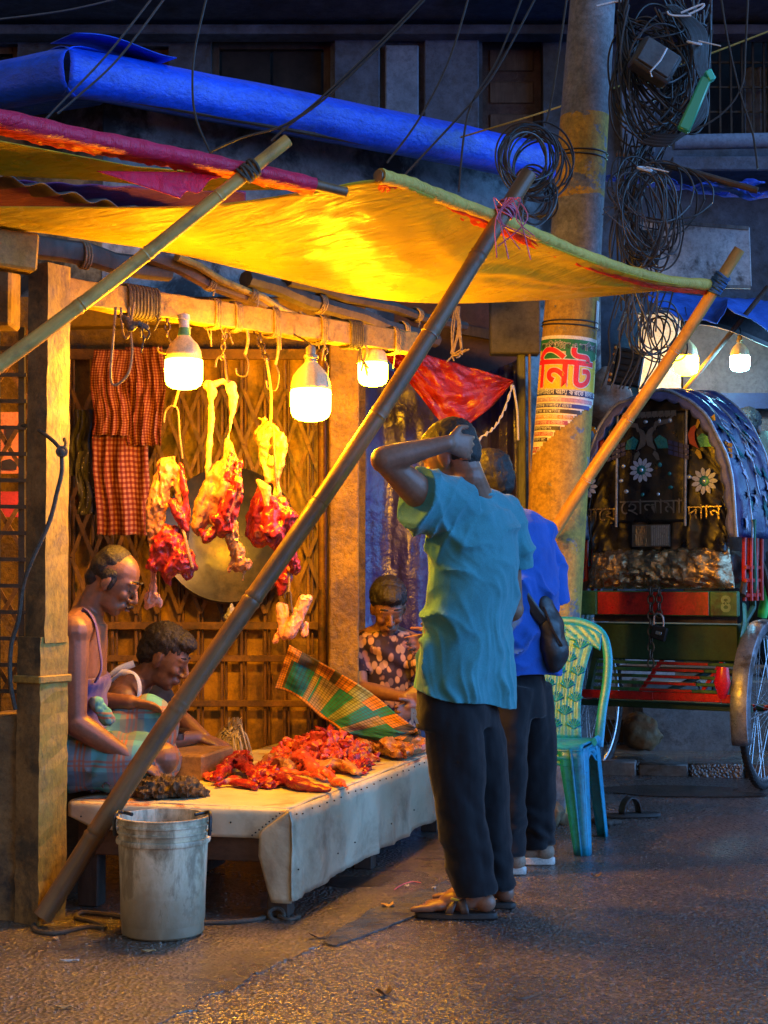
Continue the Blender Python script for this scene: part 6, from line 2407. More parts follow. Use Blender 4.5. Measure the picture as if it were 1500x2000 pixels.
s5 = MB()
s5.tube(spline([W(752, 1232, Y5 + .08), W(752, 1252, Y5 + .08), W(752, 1300, Y5 + .09), W(752, 1372, Y5 + .1), W(752, 1440, Y5 + .12)], 4), [(.075, .07), (.11, .08), (.14, .09), (.155, .1), (.158, .105)] + [(.16, .115)] * 12, 26, side=V((1, 0, 0)))
s5.tube([R5 + V((.02, 0, .01)), W(694, 1300, Y5 + .02), W(699, 1322, Y5 - .0)], [.066, .068, .072], 18)
s5.tube([L5 + V((-.02, 0, .01)), W(830, 1320, Y5 + .0)], [.066, .072], 18)
fuse(s5, .0065, 4, .5, lambda p, n: .006 * math.sin(p.z * 40 + p.x * 30 + 4 * fb(p, 4)) + .006 * fb(p, 10)).build('shirt', print_mat(), m5_)
s6 = MB()
s6.tube([W(752, 1420, Y5 + .1), W(745, 1500, Y5 + .05)], [(.17, .13), (.2, .18)], 20, side=V((1, 0, 0)))
fuse(s6, .01, 4).build('trousers', M['black_twill'], m5_)

# ---------- someone standing on the far plinth behind the rickshaw
m6_ = thing('person', V((2.36, 10.1, .5)), 'dark haired person in dark clothes standing behind the rickshaw hood', 'person')
Y6 = 10.1
m6 = head_M(W(1462, 838, Y6), V((.5, .85, -.1)))
b6 = MB()
head_shape(b6, m6, 1.05)
nb6 = W(1458, 893, Y6 + .05)
neck(b6, m6, nb6)
b6.chain([W(1405, 915, Y6 + .02), nb6, W(1512, 915, Y6 + .02)], [.06, .065, .06])
b6.tube([nb6, nb6 + V((0, 0, -.35)), nb6 + V((0, 0, -.65))], [(.15, .09), (.16, .11), (.15, .11)], 16, side=V((1, 0, 0)))
zf = .5
for s in (-1, 1):
    hx = nb6 + V((s * .09, 0, -.6)); fx = V((hx.x, hx.y, zf + .08))
    limb(b6, hx, fx, .085, .07, .04)
    foot(b6, fx, V((.5, .85, 0)), 1.0, zf + .0)
    a = nb6 + V((s * .19, 0, -.05)); e = a + V((s * .04, 0, -.28)); w = e + V((0, .05, -.24))
    limb(b6, a, e, .05, .048, .04); limb(b6, e, w, .04, .04, .027)
    fingers(b6, hand_M(w, V((0, .1, -1)), V((0, 1, 0))), (.3, .4, .3))
fuse(b6, .009, 3).build('body', M['skin_b'], m6_)
hair_cap(m6, 1.08, 'full', .008, amp=.01).build('hair', M['hair'], m6_)
c6 = MB()
c6.tube([nb6 + V((0, 0, -.02)), nb6 + V((0, 0, -.1)), nb6 + V((0, 0, -.4)), nb6 + V((0, 0, -.7))], [(.1, .08), (.19, .11), (.18, .13), (.18, .13)], 22, side=V((1, 0, 0)))
for s in (-1, 1):
    a = nb6 + V((s * .17, 0, -.05))
    c6.tube([a, a + V((s * .05, 0, -.24))], [.075, .08], 16)
fuse(c6, .01, 4, .5, lambda p, n: .008 * fb(p, 8)).build('shirt', pm('dark_shirt', (.03, .035, .05), None, 8, .85, .2, 200, .002), m6_)
c6 = MB()
for s in (-1, 1):
    c6.tube([nb6 + V((s * .085, 0, -.62)), V((nb6.x + s * .09, nb6.y, zf + .05))], [.11, .08], 18)
fuse(c6, .01, 3).build('trousers', M['black_twill'], m6_)
mb = MB()
mb.box((2.36, 10.1, .25), (1.5, .9, .5))
tag(mb.build('shop_plinth', M['kerb'], smooth=False, bevel=.01), 'concrete shop plinth beyond the rickshaw', 'plinth')
# ------------------------------------------------------------------ meat, hooks and cloths
def meat_mat(name, red, deep, fat, famt, scale=14):
    m = NT(name)
    co = m.obj(True)
    f = m.noise(co, scale, 6, .7, 1.2)
    col = m.ramp(f, [(.25, deep), (.6, red)])
    fm = m.ramp(m.noise(m.n('Mapping', {}, Vector=co, Scale=(1, 1, .45)).outputs[0], scale * .8, 6, .65, 1.8), [(famt, 0), (famt + .08, 1)])
    col = m.mix(fm, col, fat)
    b = m.bump(m.noise(co, 30, 6, .6, .8), .5, .006)
    b = m.bump(f, .3, .01, b)
    m.set(m.b.inputs['Subsurface Weight'], .05)
    m.set(m.b.inputs['Subsurface Radius'], (.01, .003, .002))
    return m.done(col, m.ramp(f, [(.3, .22), (.7, .42)]), 0, b, .55)
M['flesh'] = meat_mat('raw_flesh', (.36, .016, .014), (.17, .006, .008), (.5, .22, .12), .57)
M['flesh_dark'] = meat_mat('dark_flesh', (.28, .016, .022), (.13, .008, .012), (.55, .25, .18), .68)
M['flesh_pink'] = meat_mat('pink_diced_flesh', (.6, .085, .05), (.42, .035, .022), (.7, .34, .2), .58, 18)
M['fat'] = meat_mat('yellow_fat', (.42, .2, .075), (.32, .11, .04), (.36, .035, .02), .56, 9)
M['bone'] = meat_mat('pale_bone', (.5, .32, .15), (.4, .2, .085), (.4, .08, .045), .6, 8)
M['bone_pink'] = meat_mat('pink_bone', (.75, .36, .26), (.62, .22, .16), (.85, .6, .45), .55, 10)
M['hook'] = pm('rusty_hook_iron', (.13, .09, .06), (.07, .045, .03), 30, .45, .3, 90, .002, metal=.6)

def lump(shapes, vox=.006, sm=3, amp=.008, fr=22):
    mb = MB()
    for s in shapes:
        if s[0] == 'e':
            mb.ell(s[1], s[2], s[3] if len(s) > 3 else None)
        else:
            mb.chain(s[1], s[2], 10)
    def dp(p, n):
        q = V((p.x, p.y, p.z * .5)) + V((1, .3, .6)) * (.03 * fb(p, fr * .5, 2))
        r = 1 - abs(fb(q, fr * .75, 3)) * 2.2
        return amp * (.95 * fb(q, fr * .8, 4) + .8 * r - .8) + amp * .25 * fb(p, fr * 3, 2)
    return fuse(mb, vox, sm, .5, dp)
def hook(px, y0, y1, Y, label, top=None, bend=18):
    t = thing('meat_hook', W(px, y0, Y), label, 'hook', 'iron hooks tied to the beam')
    mb = MB()
    b = bend
    P_ = [W(px - b * 1.1, y0 + b * 1.4, Y), W(px - b * .9, y0 + 3, Y), W(px - b * .2, y0 - b * .4, Y), W(px + b * .4, y0 + b * .1, Y), W(px + b * .6, (y0 + y1) / 2, Y - .01), W(px + b * .9, y1 - 4, Y - .02)]
    mb.tube(spline(P_, 7), .0045, 8)
    mb.build('rod', M['hook'], t)
    if top is not None:
        mb = MB()
        a = W(px, y0 - b * .3, Y)
        mb.tube(spline([a, a.lerp(top, .5) + V((.01, 0, 0)), top], 5), .005, 7)
        mb.build('hanging_twine', M['twine'], t)
    return t
def chain_links(a, b, n, r, mat, par, nm='link', w=.4):
    d = (b - a) / n
    L = d.length
    q = d.to_track_quat('Z', 'Y').to_matrix()
    for i in range(n):
        mb = MB()
        c = a + d * (i + .5)
        R = q @ Matrix.Rotation(PI / 2 * (i % 2), 3, 'Z')
        pts = []
        for k in range(14):
            th = 2 * PI * k / 14
            pts.append(c + R @ V((L * w * math.cos(th), 0, L * .62 * math.sin(th))))
        mb.tube(pts, r, 6, closed=True, side=R @ V((0, 1, 0)))
        mb.build(nm, mat, par)

YM = 5.72
# left-hand cut: hanging flank with red lump below
c1 = thing('hanging_meat', W(330, 1020, YM), 'hung flank with a red ragged lump and a knuckle bone under it', 'meat', 'meat hung on hooks')
lump([('c', [W(322, 912, YM), W(308, 990, YM), W(302, 1080, YM + .02)], [.036, .042, .03]), ('c', [W(345, 930, YM), W(362, 1000, YM - .01), W(356, 1070, YM)], [.02, .026, .018]), ('c', [W(318, 905, YM), W(336, 900, YM), W(347, 925, YM)], [.018, .02, .02])], .005, 2, .011, 26).build('fat_flank', M['fat'], c1)
lump([('c', [W(352, 905, YM - .02), W(362, 960, YM - .025), W(366, 1020, YM - .02)], [.012, .018, .01]), ('c', [W(336, 985, YM - .03), W(352, 1010, YM - .035), W(364, 1035, YM - .03)], [.02, .024, .012])], .005, 2, .008).build('dark_flesh', M['flesh_dark'], c1)
lump([('c', [W(330, 1040, YM - .01), W(318, 1070, YM - .02), W(300, 1105, YM - .02)], [.032, .05, .032]), ('c', [W(340, 1040, YM - .01), W(350, 1090, YM - .02), W(362, 1120, YM - .01)], [.03, .052, .03]), ('c', [W(330, 1060, YM - .03), W(332, 1110, YM - .03), W(330, 1140, YM - .01)], [.04, .04, .014]), ('c', [W(362, 1050, YM), W(374, 1090, YM), W(381, 1112, YM)], [.012, .018, .01])], .0045, 2, .012, 24).build('flesh', M['flesh'], c1)
lump([('c', [W(358, 1035, YM - .03), W(368, 1080, YM - .035), W(376, 1108, YM - .03)], [.007, .008, .006])], .003, 1, .002).build('rib_bone', M['bone'], c1)
lump([('c', [W(300, 1110, YM + .06), W(299, 1150, YM + .06)], [.014, .016]), ('e', W(297, 1170, YM + .06), (.034, .03, .032)), ('e', W(288, 1184, YM + .06), (.014, .014, .018)), ('e', W(312, 1178, YM + .06), (.013, .014, .02))], .004, 2, .006, 40).build('knuckle_bone', M['bone_pink'], c1)
hook(340, 800, 900, YM, 'long bent hook holding the hung flank', beam_at(.34) + V((0, 0, -.06)))

# middle cut: long shank
c2 = thing('hanging_meat', W(430, 900, YM), 'long hung shank, pale bones above and dark red flesh below', 'meat', 'meat hung on hooks')
lump([('c', [W(412, 760, YM), W(413, 820, YM), W(408, 900, YM), W(404, 970, YM)], [.02, .0115, .0125, .018]), ('e', W(408, 752, YM), (.027, .024, .024)), ('e', W(420, 768, YM), (.016, .018, .026))], .005, 3, .006).build('shank_bone', M['bone'], c2)
lump([('c', [W(448, 758, YM), W(456, 775, YM), W(452, 820, YM), W(444, 870, YM)], [.02, .021, .007, .008]), ('c', [W(418, 752, YM + .01), W(436, 746, YM + .01), W(452, 756, YM)], [.018, .015, .022])], .005, 3, .006).build('tendon', M['bone_pink'], c2)
lump([('c', [W(444, 862, YM), W(450, 905, YM - .01), W(440, 970, YM - .01), W(425, 1020, YM)], [.014, .042, .05, .03]), ('c', [W(430, 910, YM), W(402, 985, YM), W(388, 1026, YM)], [.03, .045, .03]), ('c', [W(396, 1000, YM), W(386, 1040, YM)], [.03, .015])], .005, 3, .01, 20).build('fat_muscle', M['fat'], c2)
lump([('c', [W(468, 905, YM - .04), W(463, 950, YM - .055), W(446, 1000, YM - .055), W(440, 1030, YM - .04)], [.014, .032, .036, .03]), ('c', [W(438, 985, YM - .05), W(424, 1010, YM - .05), W(434, 1040, YM - .03)], [.025, .024, .022]), ('c', [W(452, 880, YM - .03), W(440, 940, YM - .05)], [.008, .014]), ('c', [W(416, 1040, YM - .03), W(404, 1052, YM - .03), W(392, 1036, YM - .03)], [.018, .018, .014])], .005, 2, .012, 24).build('flesh', M['flesh'], c2)
lump([('c', [W(450, 1030, YM - .02), W(458, 1070, YM - .01), W(466, 1095, YM)], [.032, .03, .03]), ('e', W(462, 1105, YM), (.036, .03, .024)), ('e', W(484, 1100, YM), (.022, .02, .024)), ('e', W(452, 1112, YM), (.02, .018, .016)), ('c', [W(476, 1115, YM), W(474, 1135, YM)], [.006, .003])], .0045, 2, .012, 30).build('joint', M['fat'], c2)
h2 = hook(434, 700, 752, YM, 'short twisted hook through the long shank', None, 12)
chain_links(beam_at(.435) + V((0, -.02, -.05)), W(434, 702, YM), 6, .004, M['hook'], h2)

# third cut: pale joint above red meat
c3 = thing('hanging_meat', W(530, 950, YM), 'hung leg joint, yellow fat knot above wet red meat', 'meat', 'meat hung on hooks')
Y7 = YM + .05
lump([('e', W(512, 850, Y7), (.035, .03, .045)), ('e', W(548, 868, Y7), (.03, .028, .05)), ('e', W(526, 838, Y7), (.04, .03, .03)), ('c', [W(512, 820, Y7), W(506, 815, Y7)], [.01, .006]), ('c', [W(520, 820, Y7), W(516, 810, Y7)], [.008, .006]), ('c', [W(516, 870, Y7), W(521, 940, Y7)], [.024, .016]), ('c', [W(546, 890, Y7), W(540, 950, Y7), W(545, 1000, Y7)], [.026, .015, .02])], .005, 3, .009, 26).build('fat_joint', M['fat'], c3)
lump([('c', [W(514, 950, Y7), W(510, 1000, Y7), W(508, 1050, Y7)], [.022, .045, .04]), ('c', [W(548, 980, Y7), W(558, 1010, Y7), W(550, 1050, Y7)], [.03, .048, .045]), ('c', [W(528, 980, Y7 - .03), W(530, 1040, Y7 - .03), W(540, 1070, Y7)], [.03, .045, .03]), ('c', [W(496, 1010, Y7), W(486, 1045, Y7)], [.03, .018]), ('c', [W(560, 1050, Y7), W(568, 1090, Y7), W(575, 1112, Y7 + .02)], [.03, .02, .02])], .0045, 2, .012, 22).build('flesh', M['flesh'], c3)
lump([('c', [W(505, 940, Y7 - .04), W(520, 955, Y7 - .045), W(522, 985, Y7 - .05)], [.014, .022, .012])], .004, 2, .005).build('gristle', M['bone'], c3)
lump([('c', [W(510, 1030, Y7 - .05), W(524, 1055, Y7 - .05)], [.012, .016]), ('c', [W(545, 1040, Y7 - .05), W(532, 1066, Y7 - .045)], [.014, .012])], .004, 2, .006).build('dark_flesh', M['flesh_dark'], c3)
h3 = hook(528, 838, 958, Y7 - .05, 'double curved hook under the second bulb side of the beam', W(520, 700, Y7 - .03), 14)
chain_links(beam_at(.52) + V((0, -.02, -.04)), W(520, 702, Y7 - .03), 5, .004, M['hook'], h3)

# fourth: two split bones low down with dark scraps above
c4 = thing('hanging_meat', W(570, 1200, 6.5), 'two pale split shank bones hung low beside the yellow post', 'meat', 'meat hung on hooks')
Y8 = 6.5
def stick(a, b, r, nm):
    lump([('c', [a, a.lerp(b, .5), b], [r * .62, r * .56, r * .7]), ('c', [a + V((.02, 0, .004)), b + V((.012, 0, 0))], [r * .5, r * .5])], .004, 2, .005, 40).build(nm, M['bone_pink'], c4)
stick(W(546, 1185, Y8), W(556, 1240, Y8), .035, 'split_bone')
stick(W(592, 1172, Y8 - .02), W(566, 1236, Y8 - .02), .042, 'split_bone')
stick(W(545, 1230, Y8 + .01), W(535, 1252, Y8 + .01), .02, 'split_bone')
stick(W(588, 1220, Y8 + .02), W(592, 1238, Y8 + .02), .026, 'split_bone')
lump([('c', [W(556, 1090, Y8), W(548, 1130, Y8), W(552, 1155, Y8)], [.03, .05, .02]), ('c', [W(574, 1080, Y8), W(578, 1110, Y8)], [.02, .022])], .007, 2, .016, 22).build('scrap', M['flesh_dark'], c4)
lump([('e', W(572, 1112, Y8 - .04), (.03, .02, .02))], .005, 2, .005).build('fat_scrap', M['fat'], c4)
hook(564, 1158, 1200, Y8 - .03, 'small hook with the two split bones', W(560, 1000, Y8), 8)
# empty ropes and hooks along the beam
mb = MB()
mb.tube(spline([W(226, 600, 5.25), W(221, 660, 5.22), W(216, 735, 5.2), W(226, 752, 5.2), W(250, 730, 5.2), W(258, 690, 5.22), W(255, 640, 5.25), W(262, 590, 5.27)], 8), .0048, 7)
mb.tube(spline([W(236, 600, 5.26), W(240, 650, 5.25), W(248, 660, 5.25), W(252, 640, 5.25), W(252, 600, 5.27)], 6), .005, 7)
tag(mb.build('hanging_rope', M['twine']), 'long empty rope loop hanging in front of the checked cloth', 'rope')
mb = MB()
mb.chain([W(244, 622, 5.22), W(256, 638, 5.21), W(270, 632, 5.21), W(284, 640, 5.22)], [.012, .018, .012, .014], 10)
mb.tube(spline([W(276, 640, 5.2), W(281, 660, 5.2), W(275, 690, 5.2)], 4), .004, 6)
mb.tube(spline([W(284, 640, 5.2), W(292, 650, 5.2), W(288, 662, 5.2)], 4), .004, 6)
tag(fuse(mb, .004, 1, disp=lambda p, n: .004 * fb(p, 60)).build('frayed_knot', M['darkrope']), 'dark frayed rope knot beside the empty loop', 'knot')
r_ = random.Random(15)
for i, (t_, ln, lb) in enumerate(((.285, .15, 'twisted twine and hook beside the green socket bulb'), (.49, .2, 'thin empty hook between the shank and joint hooks'), (.575, .24, 'empty hook with a rag scrap behind the big bulb'), (.72, .17, 'short chain hook beside the corner post'), (.84, .14, 'twine tail with a frayed tuft by the small bulb'))):
    t = thing('meat_hook', beam_at(t_), lb, 'hook', 'iron hooks tied to the beam')
    a = beam_at(t_) + V((0, -.03, -.02))
    b = a + V((.0, 0, -ln * .6))
    if i in (0, 3):
        chain_links(a, b, 4, .004, M['hook'], t)
    else:
        mb = MB()
        mb.tube(spline([a, a.lerp(b, .5) + V((.012, 0, 0)), b], 4), .006, 7)
        mb.build('hanging_twine', M['twine'], t)
    mb = MB()
    if i == 4:
        for k in range(6):
            mb.tube([b, b + V((r_.uniform(-.02, .02), 0, -r_.uniform(.03, .06)))], .004, 5)
        mb.build('tuft', M['twine'], t)
    else:
        q = ln * .4
        mb.tube(spline([b, b + V((.012, 0, -q * .4)), b + V((.004, 0, -q)), b + V((-.028, 0, -q * .95)), b + V((-.034, 0, -q * .65))], 6), .0042, 7)
        mb.build('rod', M['hook'], t)

# big pan hung on the gate
pan = thing('metal_pan', W(448, 1046, 7.08), 'large round dull metal pan hung on the gate behind the meat', 'pan')
Rpan = rot3(PI / 2 - .06, 0, .05)
mb = MB()
rp2 = .31
mb.lathe([(0, .0), (rp2 * .5, .002), (rp2 * .56, -.006), (rp2 * .86, -.03), (rp2 * .97, -.055), (rp2, -.06), (rp2 * 1.01, -.054), (rp2 * .98, -.045), (rp2 * .88, -.02), (rp2 * .58, .004), (0, .008)], 56, W(448, 1046, 7.1), rot3(-PI / 2 - .06, 0, .05))
mb.build('dish', pm('dull_pan_metal', (.035, .036, .038), (.018, .018, .019), 3, .4, .2, 30, .003, metal=.35, stain=(.07, .05, .03), sscale=4), pan)
mb = MB()
mb.torus(W(448, 1046, 7.06) , rp2, .006, rot3(-PI / 2 - .06, 0, .05), 56, 8)
mb.build('rim', M['hook'], pan)

# red checked towel
def check_mat(name, a, b, c, nu, nv, wu=.5):
    m = NT(name)
    uv = m.n('TexCoord').outputs['UV']
    sep = m.n('SeparateXYZ', Vector=uv)
    fu = m.math('FRACT', m.math('MULTIPLY', sep.outputs[0], nu))
    fv = m.math('FRACT', m.math('MULTIPLY', sep.outputs[1], nv))
    ku = m.math('LESS_THAN', fu, wu)
    kv = m.math('LESS_THAN', fv, wu)
    s = m.math('MULTIPLY', m.math('ADD', ku, kv), .5)
    col = m.ramp(s, [(0, a), (.34, b), (.8, c)], 'CONSTANT')
    co = m.obj()
    col = m.mix(m.ramp(m.noise(co, 4, 4), [(.4, 0), (.8, .5)]), col, tuple(x * .3 for x in c))
    bb = m.bump(m.noise(co, 380, 2), .4, .0015)
    return m.done(col, .85, 0, bb, .15, .12)
def hang(px0, px1, y0, y1, Y, nu, nv, folds_, amp, topw=1.0, seed=0):
    def fn(u, v):
        k = topw + (1 - topw) * v
        px = (px0 + px1) / 2 + (px1 - px0) * (u - .5) * k
        p = W(px, y0 + (y1 - y0) * v, Y)
        f = folds_
        p.y += amp * (.4 + .6 * v) * math.sin(u * f * 2 * PI + 1.2 * fb(V((u * 2, v * 1.5, seed)), 1.3) * 3) + .02 * fb(V((u * 3, v * 3, seed + 4)), 1)
        p.x += .010 * math.sin(v * 7 + seed)
        p.z += .003 * math.sin(u * f * 2 * PI + 1) * v
        return p
    mb = MB()
    mb.grid(fn, nu, nv)
    return mb
tw = thing('checked_towel', W(245, 690, 6.9), 'red and buff checked cotton towel hanging over the gate', 'towel')
hang(186, 292, 690, 1045, 6.85, 60, 60, 3.1, .016, 1.05, 1).build('front_fall', check_mat('red_check', (.33, .16, .1), (.2, .045, .028), (.11, .018, .014), 14, 34), tw, solid=.003)
hang(180, 252, 683, 850, 6.78, 40, 30, 3.2, .016, 1.0, 2).build('top_fall', bpy.data.materials['red_check'], tw, solid=.003)
hang(252, 318, 678, 870, 6.82, 40, 30, 3.6, .02, 1.1, 5).build('side_fall', bpy.data.materials['red_check'], tw, solid=.003)
gk = thing('dark_rag', W(165, 840, 6.95), 'dark grey star patterned rag bunched beside the checked towel', 'cloth')
def star_mat():
    m = NT('dark_star_cloth')
    co = m.obj()
    v = m.n('TexVoronoi', {'feature': 'F1'}, Vector=co, Scale=45.0, Randomness=.3)
    k = m.ramp(v.outputs['Distance'], [(.12, 1), (.2, 0)])
    return m.done(m.mix(k, (.06, .055, .055), (.35, .3, .25)), .85, 0, m.bump(m.noise(co, 9, 4), .3, .012), .2)
hang(134, 192, 800, 930, 6.95, 30, 20, 2.2, .03, .7, 7).build('upper_fall', pm('charcoal_cloth', (.06, .055, .055), (.035, .032, .032), 8, .85, .3, 200, .002), gk, solid=.003)
hang(150, 188, 880, 1005, 6.92, 24, 20, 1.6, .02, .9, 9).build('lower_fall', star_mat(), gk, solid=.003)
mb = MB()
mb.ell(W(455, 1215, 7.0), (.04, .02, .065))
mb.ell(W(452, 1188, 7.0), (.02, .015, .03))
tag(fuse(mb, .008, 2, disp=lambda p, n: .02 * fb(p, 20)).build('plastic_bag', M['clear_bag']), 'crumpled clear plastic bag hung low on the gate', 'bag')

# ---------- what lies on the table
ZT_ = ZTAB + .004
def on_table(px, py, dz=0.0):
    return G(px, py, ZT_ + dz)
r_ = random.Random(77)
# heap of diced meat
chunks = []
for k in range(4):
    mb = MB()
    rr_ = random.Random(k + 50)
    mb.box((0, 0, 0), (.046, .026, .012), rot3(rr_.uniform(-.4, .4), 0, 0))
    mb.box((.014, .006, .006), (.03, .03, .011), rot3(.7, .4 * k, .8))
    cm = fuse(mb, .005, 1, .4, lambda p, n: .005 * fb(p + V((k * 3.1, 0, 0)), 60, 2))
    o = cm.build('meat_chunk', M['flesh_pink'] if k != 2 else M['flesh'])
    chunks.append(o)
cx, cy = on_table(640, 1468).x, on_table(640, 1468).y
first = set()
n = 0
for i in range(400):
    if n >= 190: break
    a, b = r_.uniform(-1, 1), r_.uniform(-1, 1)
    d = math.hypot(a, b)
    if d > 1: continue
    hgt = .105 * (1 - d ** 1.25)
    px, py = 640 + 108 * a, 1480 - 34 * b
    if px > 735: continue
    g = on_table(px, py)
    src = chunks[i % 4]
    if src.name not in first:
        o = src
        first.add(src.name)
    else:
        o = src.copy()
        COL.objects.link(o)
    o.location = g + V((0, 0, .008 + hgt * r_.uniform(.6, 1.02)))
    o.rotation_euler = (r_.uniform(0, 6), r_.uniform(0, 6), r_.uniform(0, 6))
    o.scale = [r_.uniform(.8, 1.45) for _ in range(3)]
    tag(o, 'small diced piece of pink meat in the heap on the table', 'meat', 'diced meat heaped on the table')
    n += 1
core = MB()
g = on_table(636, 1478)
core.ell(g + V((0, 0, .02)), (.17, .14, .055))
tag(fuse(core, .01, 2, disp=lambda p, n: .012 * fb(p, 26)).build('meat_heap_core', M['flesh_pink']), 'mass of diced meat at the bottom of the heap', 'meat', None, 'stuff')

def cut(name, label, mat, shapes, vox=.006, amp=.01, fr=24, extra=None):
    t = thing(name, shapes[0][1][0] if shapes[0][0] == 'c' else shapes[0][1], label, 'meat', 'cuts of meat on the table')
    m0 = lump(shapes, vox, 1, amp, fr)
    parts = [(m0, 'flesh', mat)]
    if extra:
        parts.append((lump(extra[1], .005, 1, .006, 26), extra[2], extra[0]))
    cx_ = sum(p.x for p in m0.v) / len(m0.v)
    cy_ = sum(p.y for p in m0.v) / len(m0.v)
    for mm, nm_, mt_ in parts:
        for p in mm.v:
            q = 1 + .35 * fb(V((p.x * 14, p.y * 9, 3)), 1)
            p.x = cx_ + (p.x - cx_) * 1.22
            p.y = cy_ + (p.y - cy_) * 1.5
            p.z = max(ZT_ + .001, ZT_ + (p.z - ZT_) * .82 * q)
        mm.build(nm_, M[mt_], t)
    return t
def T(px, py, z): return on_table(px, py) + V((0, 0, z))
cut('meat_cut', 'ridged red slab standing before the diced heap', 'flesh', [('c', [T(650, 1488, .05), T(668, 1486, .07), T(685, 1490, .045)], [.03, .036, .03]), ('c', [T(632, 1490, .03), T(645, 1494, .03)], [.026, .03]), ('c', [T(655, 1492, .03), T(690, 1491, .03)], [.03, .028])], .006, .016, 34)
cut('meat_cut', 'big pale fatty piece heaped against the plaid cloth', 'fat', [('e', T(745, 1475, .05), (.08, .07, .055)), ('e', T(775, 1480, .05), (.07, .06, .05)), ('c', [T(740, 1470, .09), T(775, 1472, .085)], [.04, .035])], .007, .02, 18, ('flesh_pink', [('c', [T(735, 1468, .115), T(760, 1468, .13), T(785, 1470, .11)], [.018, .022, .014])], 'pink_fold'))
cut('meat_cut', 'smooth yellow fat roll at the street edge of the table', 'fat', [('c', [T(780, 1482, .03), T(805, 1476, .035), T(824, 1472, .03)], [.026, .034, .026])], .006, .008)
cut('meat_cut', 'small yellow fat lump behind the smooth roll', 'fat', [('c', [T(800, 1462, .035), T(822, 1462, .04)], [.032, .028])], .006, .012)
cut('meat_cut', 'pale fat ridge between the diced heap and the fatty piece', 'fat', [('c', [T(705, 1488, .04), T(718, 1468, .06), T(725, 1455, .07)], [.03, .04, .03])], .006, .014)
cut('meat_cut', 'glossy dark maroon slab in front of the cuts', 'flesh_dark', [('c', [T(560, 1538, .03), T(590, 1543, .028), T(632, 1546, .014)], [.03, .036, .014])], .005, .006, 18, ('flesh_pink', [('c', [T(560, 1530, .045), T(590, 1532, .045), T(625, 1538, .03)], [.014, .016, .008])], 'pink_rim'))
cut('meat_cut', 'red wedge lying nearest the front edge of the table', 'flesh', [('c', [T(432, 1540, .02), T(455, 1538, .028), T(492, 1543, .016)], [.016, .026, .014])], .005, .007)
cut('meat_cut', 'dark purple liver piece behind the red wedge', 'flesh_dark', [('c', [T(448, 1518, .05), T(470, 1512, .055), T(492, 1524, .035)], [.024, .034, .022])], .005, .008)
cut('meat_cut', 'crimson folded piece next to the dark liver', 'flesh', [('c', [T(432, 1526, .03), T(446, 1510, .05), T(470, 1500, .06), T(480, 1508, .05)], [.022, .028, .024, .016])], .005, .012)
cut('meat_cut', 'ragged red crumpled piece in the middle of the front row', 'flesh', [('c', [T(502, 1535, .03), T(515, 1522, .045), T(532, 1532, .035)], [.03, .036, .03]), ('e', T(524, 1536, .02), (.04, .03, .022))], .005, .018, 36)
cut('meat_cut', 'yellow fatty piece with a small round bone end', 'fat', [('c', [T(502, 1512, .035), T(535, 1508, .055), T(560, 1512, .04)], [.024, .04, .026]), ('e', T(498, 1512, .03), (.022, .018, .018))], .006, .014, 24, ('bone', [('e', T(497, 1514, .032), (.016, .014, .014))], 'bone_end'))
cut('meat_cut', 'broad pink slice lying over the middle cuts', 'flesh_pink', [('c', [T(560, 1505, .05), T(595, 1508, .05), T(625, 1520, .035), T(665, 1535, .02)], [.026, .03, .028, .016])], .006, .01, 20)
cut('meat_cut', 'orange fat slab near the street edge of the front row', 'fat', [('c', [T(630, 1512, .035), T(665, 1510, .045), T(690, 1516, .03)], [.028, .036, .026])], .006, .01, 18)
cut('meat_cut', 'jagged crimson end piece last along the front row', 'flesh', [('c', [T(690, 1512, .03), T(705, 1508, .04), T(724, 1505, .025)], [.026, .03, .014]), ('c', [T(698, 1514, .02), T(714, 1510, .02)], [.02, .016])], .005, .016, 34)
cut('meat_cut', 'long pale pink trimming trailing towards the butcher', 'flesh_pink', [('c', [T(372, 1510, .025), T(392, 1512, .035), T(410, 1522, .02), T(425, 1516, .02)], [.018, .026, .018, .014])], .005, .014, 30)
cut('meat_cut', 'thin bone strip lying between trimming and liver', 'bone_pink', [('c', [T(392, 1500, .014), T(430, 1503, .016)], [.009, .01])], .004, .003)
cut('meat_cut', 'red scrap under the butcher near the dark rags', 'flesh', [('c', [T(302, 1512, .03), T(325, 1510, .035), T(345, 1513, .02)], [.018, .02, .014])], .005, .012)

# rags, straw bundle, wooden block
def rag(px0, px1, py, dz, seed, mat, label, w=.11, h=.05):
    mb = MB()
    r = random.Random(seed)
    a, b = T(px0, py, .02), T(px1, py, .02)
    for k in range(14):
        t = k / 13
        p = a.lerp(b, t) + V((0, r.uniform(-.05, .05), r.uniform(0, h * .45)))
        mb.ell(p, (.04, w * r.uniform(.5, .9), h * r.uniform(.35, .6)), rot3(r.uniform(-.3, .3), r.uniform(-.3, .3), r.uniform(-1, 1)), 12, 8)
    def dp(p, n):
        q = fb(p, 12, 3)
        return .016 * (1 - abs(math.sin(p.x * 42 + p.z * 60 - p.y * 26 + q * 7))) ** 1.5 - .005 + .010 * q
    return tag(fuse(mb, .005, 2, .5, dp).build('rag', mat), label, 'rag')
rag(205, 268, 1548, 0, 3, plaid_mat('purple_rag', (.1, .085, .13), [(0, .05, .0, .3, (.04, .035, .06), .7), (1, .06, .2, .2, (.2, .12, .1), .5)], 1), 'crumpled purple grey rag at the corner of the table')
rag(290, 372, 1556, 0, 4, plaid_mat('brown_rag', (.13, .09, .05), [(0, .03, .0, .4, (.04, .03, .022), .8), (2, .03, .2, .4, (.05, .035, .025), .6)], 1), 'twisted brown striped rag at the front of the table')
